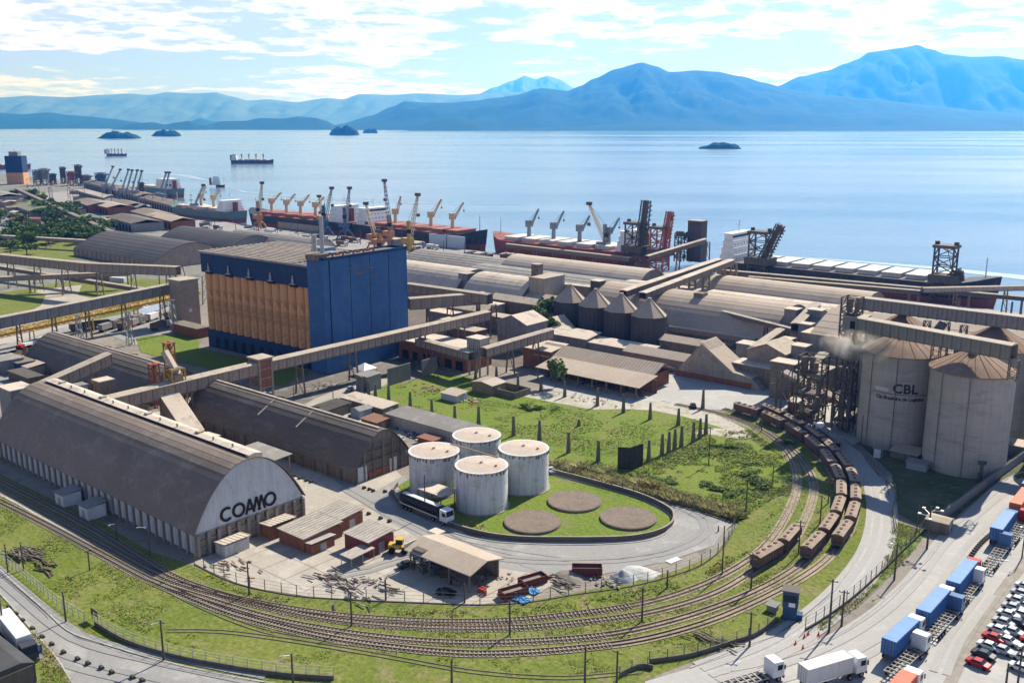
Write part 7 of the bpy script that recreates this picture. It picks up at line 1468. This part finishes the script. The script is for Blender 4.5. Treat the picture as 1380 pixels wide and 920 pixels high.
def tree(label, px, py, h, rad, group=None, k=0, name='broadleaf_tree', uv=None):
    u, v = uv or G(px, py); t = thing(name, label, 'tree', u, v, 0, k * 1.3, group); c = part('crown', CRM[k % 4], None, t, loc=(0, 0, h * .28)); c.scale = (rad, rad, h * .72 / 1.55); tr = part('trunk', TKM[k % 3], None, t); tr.scale = (rad * 1.1, rad * 1.1, h * .75); return t
tree('dark round tree standing alone in front of the long shed', 749, 522, 9, 4.0, k=0)
for i, (px, py, h, r) in enumerate(((725, 446, 10, 5), (738, 440, 12, 5), (742, 455, 9, 4), (752, 437, 9, 4.5))): tree('dark tree, ' + ORD[i] + ' of the clump left of the dark bins', px, py, h, r, 'trees left of the dark bins', i)
def bush(label, px, py, rx, ry, h, k=0, name='bush', group=None, mesh=None):
    u, v = G(px, py); o = solo(name, mesh or CRM[k % 4], None, label, 'bush', u, v, -.25, k, group); o.scale = (rx * .75, ry * .75, h / 2.5); return o
for i, (px, py, rx, ry, h) in enumerate(((708, 550, 3.5, 2, 2.2), (722, 552, 4, 2, 2), (748, 551, 3, 1.5, 1.3), (990, 604, 3, 2, 1.6), (975, 602, 3.6, 2, 1.7), (945, 610, 2.4, 1.6, 1.0), (1018, 648, 3, 3, 2.2), (1030, 655, 3.5, 3, 2.4), (1008, 640, 2.4, 2, 1.8), (957, 655, 4, 2.2, 1.7), (975, 662, 4, 2.4, 1.9), (985, 668, 3.4, 2, 1.6), (892, 650, 3, 2, 1.4), (905, 652, 2.4, 1.6, 1.2), (1012, 625, 2.6, 2, 1.4), (1060, 597, 3, 2, 1.8), (1000, 694, 2.6, 2.2, 2), (1022, 668, 2, 1.5, 1))):
    bush('green bush, ' + ORD[i] + ' from the left side of the rough meadow bushes', px, py, rx, ry, h, i, group='bushes in the rough meadow')
def inside(p, P):
    x, y = p; c = False; j = len(P) - 1
    for i in range(len(P)):
        if (P[i][1] > y) != (P[j][1] > y) and x < (P[j][0] - P[i][0]) * (y - P[i][1]) / (P[j][1] - P[i][1]) + P[i][0]: c = not c
        j = i
    return c
def tufts(name, P, n, lo, hi, mats, seed, thr=-.1, fs=.06, blades=4, wid=.2):
    Q = GP(P); rr = random.Random(seed); b = B(); us, vs_ = [q[0] for q in Q], [q[1] for q in Q]; c = 0; tries = 0
    V, F, I = [], [], []
    while c < n and tries < n * 6:
        tries += 1; u, v = rr.uniform(min(us), max(us)), rr.uniform(min(vs_), max(vs_)); nz = noise.noise(Vector((u * fs, v * fs, seed))) + .5 * noise.noise(Vector((u * fs * 4, v * fs * 4, seed)))
        if nz < thr or not inside((u, v), Q): continue
        c += 1; h = rr.uniform(lo, hi) * (1 + max(0, nz)); m = min(len(mats) - 1, int(max(0, (nz - thr) * 1.6 + rr.gauss(0, .35)) * len(mats)))
        for k in range(blades):
            a = rr.uniform(0, 6.28); d = rr.uniform(.7, 1.5) * h; x, y = u + rr.gauss(0, .15), v + rr.gauss(0, .15); w_ = wid * h + .05; q = len(V)
            V += [(x - math.sin(a) * w_, y + math.cos(a) * w_, 0), (x + math.sin(a) * w_, y - math.cos(a) * w_, 0), (x + math.cos(a) * d, y + math.sin(a) * d, h * rr.uniform(.7, 1))]; F.append((q, q + 1, q + 2)); I.append(m)
    b.v, b.f, b.mi = V, F, I; o = link(name, b.mesh(name, list(mats))); o.rotation_euler.z = A0; o.location.z = .04; o['kind'] = 'stuff'
    o['label'] = name.replace('_', ' ') + ' growing in rough patches'; o['category'] = 'grass'; return o
MEAD = [(745, 634), (985, 703), (1012, 690), (1062, 662), (1066, 638), (1052, 608), (1008, 578), (960, 588), (900, 612), (830, 628), (760, 612), (738, 622)]
tufts('rough_meadow_grass', MEAD, 6500, .15, .4, (GRNG, DRYG, GRNG, DRYG, DKG), 3, -.1)
tufts('hedge_weeds', [(742, 632), (800, 648), (870, 667), (940, 686), (990, 702), (1004, 692), (940, 672), (870, 652), (800, 635), (750, 622)], 5200, .5, 1.3, (DKG, GRNG, DRYG), 5, -.9, .2)
tufts('meadow_grass', [(526, 520), (585, 505), (690, 520), (760, 550), (880, 560), (940, 565), (960, 590), (830, 628), (740, 622), (640, 590), (560, 560)], 6000, .1, .25, (GRNG, GRNG, DRYG), 7, 0)
tufts('trackside_grass', [(0, 668), (130, 745), (220, 790), (340, 832), (420, 866), (560, 884), (700, 884), (830, 872), (960, 835), (960, 868), (870, 905), (700, 912), (500, 905), (300, 885), (180, 850), (60, 790), (0, 722)], 12000, .06, .2, (GRNG, DRYG, GRNG), 9, 0.05, .1)
tufts('trackside_grass', [(270, 770), (340, 800), (430, 812), (520, 820), (640, 824), (720, 818), (830, 800), (940, 775), (1000, 735), (1040, 690), (1050, 660), (1066, 640), (1068, 690), (1030, 730), (960, 778), (850, 812), (690, 832), (500, 828), (340, 808)], 7000, .1, .35, (GRNG, GRNG, DRYG), 11, -.2, .1)
tufts('track_weeds', [(345, 822), (500, 846), (700, 853), (860, 835), (970, 802), (1050, 765), (1100, 700), (1120, 690), (1110, 740), (1060, 790), (980, 825), (860, 862), (700, 875), (500, 862), (345, 832)], 5200, .08, .22, (DRYG, GRNG), 13, .05, .1)
tufts('wedge_grass', [(1205, 702), (1248, 716), (1236, 735), (1200, 775), (1150, 820), (1108, 850), (1104, 842), (1150, 808), (1190, 768)], 2200, .1, .35, (GRNG, DRYG), 15, -.2, .1)
tufts('verge_grass', [(40, 845), (75, 885), (100, 925), (40, 925), (60, 890)], 900, .1, .35, (GRNG, DRYG), 17, -.3, .1)
# soil and ballast stones scattered along the lines
def stones(name, Q, wid, n, lo, hi, mat, seed):
    rr = random.Random(seed); b = B(); V, F = [], []
    for k in range(n):
        i = rr.randrange(1, len(Q) - 1); a, c = Q[i - 1], Q[i + 1]; l = math.dist(a, c) or 1; o = rr.gauss(0, wid / 2); u, v = Q[i][0] - (c[1] - a[1]) / l * o, Q[i][1] + (c[0] - a[0]) / l * o; s = rr.uniform(lo, hi); q = len(V)
        V += [(u - s, v - s * .7, .1), (u + s, v - s * .6, .1), (u + s * .3, v + s, .1), (u, v, .12 + s)]; F += [(q, q + 1, q + 3), (q + 1, q + 2, q + 3), (q + 2, q, q + 3)]
    b.v, b.f, b.mi = V, F, [0] * len(F); o = link(name, b.mesh(name, mat)); o.rotation_euler.z = A0; o['kind'] = 'stuff'; o['label'] = 'loose stones strewn along the tracks'; o['category'] = 'stones'; return o
for k in 'ac': stones('ballast_stones', TR[k], 4.5, 5000, .05, .16, BALLAST, ord(k))
# ================================================================ the far left: old port town, sheds, trees, lorries
t = thing('grain_silo', 'distant orange and dark blue silo block at the far left shore', 'silo', *G(25, 248)); b = B(); b.box(-12, -8, 16.5, 12, 8, 40); part('upper_block', b, BLUED, t); b = B(); b.box(-12, -7, 0, 12, 8, 16.5); part('core', b, ORNG, t)
t.rotation_euler.z = 0
b = B(); b.cyl(0, 0, 0, 16.5, 2.9, 12, cap=False); me = b.mesh('silo_cell', ORNG, True)
for i in range(5): part('silo_cell', me, None, t, loc=(-9.6 + i * 4.8, -7, 0))
b = B(); b.box(-7, -5, 40, 6, 5, 46); part('roof_house', b, WGREY, t)
for i, (px, py, pt, wd, m, lab) in enumerate(((52, 250, 229, 9, WGREY, 'left one of two grey tower blocks beside the far orange silo'), (61, 250, 227, 9, WGREY, 'right one of two grey tower blocks beside the far orange silo'), (72, 249, 234, 6, DKMET, 'dark frame tower right of the grey tower blocks'), (86, 248, 225, 5, DKMET, 'dark slim tower in the distant loader group'), (97, 250, 231, 8, REDCR, 'reddish frame in the distant loader group'), (107, 250, 222, 6, DKMET, 'tallest dark tower in the distant loader group'), (116, 250, 236, 10, BRMET, 'brown low frame at the right of the distant loader group'), (137, 254, 233, 10, BLUECR, 'small blue-green clad tower on the far quay'), (192, 270, 246, 3, DKMET, 'thin dark column by the far quay sheds'))):
    u, v = G(px, py); h = HGT((px, py), pt); t = thing('distant_tower', lab, 'tower', u, v); b = B(); lattice(b, 0, 0, 0, h, wd, wd, 4, .9, .6); part('frame', b, m, t); b = B(); b.box(-wd * .42, -wd * .42, h * .35, wd * .42, wd * .42, h * .95); part('cladding', b, m, t); b = B(); b.bar((0, 0, h * .7), (wd * 2.2, 0, h * .95), 1.4); part('arm', b, m, t)
FR = random.Random(21); FRO = [RFGREY, RFDARK, RFBROWN, RFSTRIPE, RFPALE]; 
RBR = M('old red tile roof', (0.30, 0.15, 0.10), (.24, .13, .09), .2, .9); GRNR = M('mossy green roof', (0.15, 0.17, 0.10), (.18, .19, .12), .1, .9)
def fshed(label, p, q, wd, h, roof, wall=WGREY, rise=2.5):
    a, c = G(*p), G(*q); L_ = math.dist(a, c); t = thing('distant_shed', label, 'shed', (a[0] + c[0]) / 2, (a[1] + c[1]) / 2, 0, math.atan2(c[1] - a[1], c[0] - a[0])); b = B(); b.box(-L_ / 2, -wd / 2, 0, L_ / 2, wd / 2, h); part('wall', b, wall, t); b = B(); b.hip(-L_ / 2, -wd / 2, L_ / 2, wd / 2, h, h + rise, .6, 'x', .3); part('roof', b, roof, t)
    b = B(); n = max(2, int(L_ / 9))
    for i in range(n): b.box(-L_ / 2 + 2 + i * L_ / n, -wd / 2 - .1, .3, -L_ / 2 + 6 + i * L_ / n, -wd / 2 - .02, h * .75)
    part('doors', b, DARKIN, t, kind='stuff'); return t
for a in (('long dark-roofed transit shed on the far quay, farthest', (125, 253), (160, 262), 22, 8, RFSTRIPE), ('long grey transit shed on the far quay, second along', (160, 262), (200, 274), 22, 8, RFDARK), ('long grey transit shed on the far quay, third along', (202, 276), (255, 290), 20, 8, RFDARK), ('pale transit shed on the inner side of the far quay', (115, 264), (150, 274), 14, 6, RFPALE), ('pale long shed behind the far quay sheds', (150, 277), (195, 288), 14, 6, RFGREY),
          ('red-walled warehouse with grey roof in the old port', (118, 279), (138, 286), 26, 7, RFDARK, BRICK), ('red-walled warehouse with pale roof in the old port, right one', (140, 283), (163, 289), 24, 7, RFBROWN, BRICK), ('third red-walled warehouse with grey roof in the old port', (165, 281), (184, 287), 20, 7, RFDARK, BRICK), ('dark double-roofed shed nearest the road, left one', (165, 302), (200, 312), 26, 7, RFSTRIPE), ('dark double-roofed shed nearest the road, middle one', (195, 294), (222, 302), 24, 7, RFDARK), ('dark double-roofed shed nearest the road, right one', (212, 300), (248, 309), 20, 7, RFBROWN, BRICK),
          ('green-roofed hall among the trees at the far left', (40, 284), (64, 292), 30, 6, GRNR), ('grey roofed hall at the left edge', (-20, 268), (14, 276), 30, 9, RFGREY), ('long low grey shed left of the dark arched one', (-30, 322), (18, 324), 10, 5, RFGREY)):
    fshed(*a)
for i in range(46):
    px, py = FR.uniform(-5, 215), 0
    py = 262 + FR.random() ** 1.2 * 62 - px * .02
    if py > 300 + px * .12 and px > 130: continue
    u, v = G(px, py); lx, ly, h = FR.uniform(8, 22), FR.uniform(6, 12), FR.uniform(3, 6); rf = FR.choice([RFGREY, RFPALE, RBR, RFBROWN, RFDARK]); nm = {id(RFGREY): 'grey', id(RFPALE): 'pale', id(RBR): 'red-tiled', id(RFBROWN): 'brown', id(RFDARK): 'dark grey'}[id(rf)]
    t = thing('town_building', nm + '-roofed small building in the far left old port, ' + ORD[i % 40] + ' of the scattered low ones' if i < 40 else nm + '-roofed hut in the far left old port, ' + ORD[i - 40] + ' of the last few', 'building', u, v, 0, FR.choice([0, math.pi / 2, .5])); b = B(); b.box(-lx / 2, -ly / 2, 0, lx / 2, ly / 2, h); part('wall', b, FR.choice([WWHITE, WCONC, GALW, WGREY]), t); b = B(); b.hip(-lx / 2, -ly / 2, lx / 2, ly / 2, h, h + 1.3, .4, 'x', .2); part('roof', b, rf, t)
vault('arched_warehouse', 'big dark arched warehouse with white column feet behind the left galleries', -640, -538, 303, 355, 5, 14.5, 1.7, 16, .08, M('very dark roof', (0.075, 0.07, 0.075), (.10, .095, .095), .05, .9), GALW, bays=6, group=None)
vault('arched_warehouse', 'dark arched warehouse left behind the blue silo roof, with ochre frame at its end', -650, -560, 372, 410, 5, 12, 1.7, 16, .08, M('very dark roof', (0.075, 0.07, 0.075), None), WGREY)
vault('arched_warehouse', 'small rounded warehouse with sunlit cream end above the blue silo roof', -606, -512, 396, 424, 4, 11, 2, 16, .12, RFGREY, RFPALE)
gallery('long dark raised conveyor crossing the old port diagonally to the dark arched warehouse', G(22, 256, 7) + (6,), G(178, 328, 7) + (6,), 4, 3, 9, wall=DKMET, roof=RFDARK, legs=tuple(range(30, 800, 60)), ribs=False, one=True)
gallery('thin pale conveyor in front of the far trees to the dark arched warehouse', G(-20, 318, 6) + (5,), G(140, 327, 6) + (5,), 3, 2.2, 8, roof=RFPALE, legs=(20, 60, 100, 140), ribs=False, one=True)
# trees
TP = random.Random(4); k = 0
for (x0, x1, y0, y1, n, lab) in ((52, 104, 282, 300, 26, 'in the wood beside the green-roofed hall'), (48, 120, 312, 330, 30, 'in the park behind the left galleries'), (118, 150, 305, 332, 12, 'along the road left of the dark arched warehouse'), (0, 48, 300, 345, 14, 'at the far left edge of the park'), (20, 60, 262, 275, 6, 'beside the far left halls')):
    for i in range(n): tree('dark green tree, ' + ORD[i] + ' ' + lab, TP.uniform(x0, x1), TP.uniform(y0, y1), TP.uniform(7, 12), TP.uniform(4.5, 7.5), 'trees ' + lab, k); k += 1
for i, (px, py) in enumerate(((163, 352), (168, 335), (125, 345))): bush('small roadside bush, ' + ORD[i] + ' near the dark arched warehouse', px, py, 5, 4, 4, i, group='roadside bushes')
sheet('far_yard_paving', [(45, 262), (110, 256), (140, 262), (150, 274), (110, 280), (70, 276)], .12, QUAYM); sheet('town_road', [(85, 296), (140, 302), (172, 330), (190, 345), (140, 352), (110, 345), (150, 335), (128, 312)], .12, ROAD); sheet('park_grass', [(0, 330), (60, 300), (120, 300), (140, 330), (100, 350), (0, 350)], .1, GRASS); sheet('car_park', [(-10, 300), (50, 292), (62, 300), (40, 318), (-10, 322)], .13, ROAD); sheet('town_grass', [(0, 262), (60, 258), (130, 300), (60, 300), (0, 285)], .09, GRASS)
for i in range(44):
    cl = FR.choice(['white', 'silver', 'dark grey', 'white', 'blue', 'red']); px, py = FR.uniform(2, 56), FR.uniform(298, 318); car(cl, cl + ' car, ' + (ORD[i] if i < 40 else 'last ' + ORD[i - 40]) + ' in the crowded far left car park', *G(px, py), FR.uniform(0, .3) + 1.5, .14, 'cars in the far left car park')
# simple lorries
def lorry(label, u, v, rz, m, cm, L_=11, group=None):
    t = thing('parked_lorry', label, 'truck', u, v, .1, rz, group); b = B(); b.box(-L_ / 2, -1.2, 1.1, L_ / 2 - 2.4, 1.2, 3.4); part('load_body', b, m, t); b = B(); b.ext([(L_ / 2 - 2.1, .7), (L_ / 2, .7), (L_ / 2, 1.9), (L_ / 2 - .4, 3.1), (L_ / 2 - 2.1, 3.2)], -1.15, 1.15, axis='y'); c = part('cab', b, cm, t); b = B(); b.box(L_ / 2 - .18, -1.0, 2.0, L_ / 2 + .02, 1.0, 2.7); part('windscreen', b, GLASS, c); wheels(t, (-L_ / 2 + 1, -L_ / 2 + 2.2, L_ / 2 - 1), 1.0); return t
DK2 = [(WAGB, 'brown'), (CHAS, 'dark'), (CONW, 'white'), (WGREY, 'grey')]
rows = [((140, 447), (190, 432), 4), ((165, 445), (212, 430), 4), ((195, 423), (225, 413), 3), ((105, 446), (145, 441), 3), ((228, 430), (262, 420), 3), ((0, 492), (52, 474), 5), ((5, 503), (30, 496), 3), ((60, 465), (30, 475), 2), ((208, 446), (224, 441), 1)]; q = 0
for p0, p1, n in rows:
    a, c = G(*p0), G(*p1); rz = math.atan2(c[1] - a[1], c[0] - a[0])
    for i in range(n):
        f = (i + .5) / n; m, nm = DK2[FR.randrange(4)]; cmn, cmm = FR.choice([('white', CABW), ('red', CABR), ('white', CABW)]); lorry(nm + ' lorry with ' + cmn + ' cab, ' + ORD[q] + ' of those parked behind the left striped warehouse', a[0] + (c[0] - a[0]) * f, a[1] + (c[1] - a[1]) * f, rz, m, cmm, 10.5, 'lorries in the left lorry park'); q += 1
BILL = M('white blue banner', (.55, .60, .68), (.3, .4, .6), .5, .6)
t = thing('banner_wall', 'long white and blue banner wall beside the lorry park', 'banner', *G(186, 428)); a, c = G(186, 428), G(218, 417); b = B(); b.bar((0, 0, 2), (c[0] - a[0], c[1] - a[1], 2), .3, 3.2); part('panel', b, BILL, t)
for a in (('grey-blue roofed block at the left edge behind the grey head house', 8, 482, 5, 10, 8, 5, 'flat', WGREY, RFGREY), ('brown and blue low building left of the striped warehouse', 24, 484, 4, 14, 6, 4, 'flat', M('blue lower wall', (.04, .07, .2), None), WDIRTY), ('small brown roofed hut below the striped warehouse end', 43, 492, 3, 7, 6, 3, 'su', WCONC, RFBROWN), ('dark trellis roofed shelter at the left edge', 34, 503, 3, 16, 5, 3, 'flat', DKMET, DKMET), ('small white cabin between the two left warehouses', 108, 518, 3, 4, 3, 3, 'flat', WWHITE, WGREY), ('long red brick block left of the orange silo cells', 256, 438, 4, 20, 6, 4, 'flat', BRICK, WDIRTY)):
    blk(*a)
for i in range(26):
    px, py = FR.uniform(300, 320), 0
    px = FR.choice([FR.uniform(255, 345), FR.uniform(560, 700), FR.uniform(350, 480)]); py = 0.108 * (px - 655) + 345 + FR.uniform(-2, 10) * (1 if px > 500 else .8); m, nm = DK2[FR.randrange(4)]
    lorry(nm + ' lorry, ' + ORD[i] + ' of those scattered on the quay apron', *G(px, py), FR.choice([0, math.pi, 1.57]), m, CABW, 11, 'lorries on the quay apron')
for i in range(16):
    px = 262 + i * 28; py = 0.108 * (px - 655) + 352
    if 268 < px < 540: py -= 4
    pole('quay light mast, ' + ORD[i] + ' from the left along the apron', px, py, py - 22, 0, .25, 'light masts on the quay')
# field structures: tank wagons under left galleries, low sheds
for i, (px, py) in enumerate(((118, 372), (128, 374), (139, 376), (150, 378), (160, 380))): solo('field_box', B().box(-5, -1.5, 0, 5, 1.5, 2.6), FR.choice([WWHITE, WGREY]), 'pale low wagon-like box, ' + ORD[i] + ' in the row under the left galleries', 'container', *G(px, py), .1, .35, 'pale boxes under the left galleries')
FM = B(); FM.rod((0, 0, 0), (0, 0, 15), .3, 5, .2); FM.box(-1.5, -.3, 14.6, 1.5, .3, 15.2); FMM = FM.mesh('mast', DKMET)
for i in range(34):
    px = FR.uniform(30, 260); solo('light_mast', FMM, None, 'thin dark light mast, ' + ORD[i] + ' of those standing in the far left port', 'light mast', *G(px, 252 + FR.uniform(0, 12) + px * .11), 0, FR.uniform(0, 3), 'light masts in the far left port')
# dust blowing off the elevator towers
dm = bpy.data.materials.new('grain dust'); dm.use_nodes = True; n_ = dm.node_tree; n_.nodes.clear(); nt = n_
pv = N('ShaderNodeVolumePrincipled'); pv.inputs['Color'].default_value = (0.97, 0.88, 0.78, 1); pv.inputs['Anisotropy'].default_value = 0.45; pv.inputs['Absorption Color'].default_value = (1, .95, .9, 1)
tcn = N('ShaderNodeTexCoord'); f = NOISE(tcn.outputs['Object'], .22, 4, .6, .6); ln = N('ShaderNodeVectorMath', operation='LENGTH'); mp = N('ShaderNodeMapping'); mp.inputs['Scale'].default_value = (1 / 10.5, 1 / 5, 1 / 4.6); L(tcn.outputs['Object'], mp.inputs[0]); L(mp.outputs[0], ln.inputs[0])
fall = MATH('SUBTRACT', 1.0, ln.outputs['Value'], True); L(MATH('MULTIPLY', MATH('MULTIPLY', RAMP(f, [(.42, (0, 0, 0)), (.7, (1, 1, 1))]), fall), 1.3), pv.inputs['Density']); oo = N('ShaderNodeOutputMaterial'); L(pv.outputs[0], oo.inputs['Volume'])
b = B(); b.box(-10.5, -5, -4.6, 10.5, 5, 4.6); u, v = G(1178, 463, 30); o = solo('dust_cloud', b, dm, 'pale brown grain dust drifting past the top of the CBL silo', 'dust', u - 4, v - 1.5, 29, .15, kind='stuff')
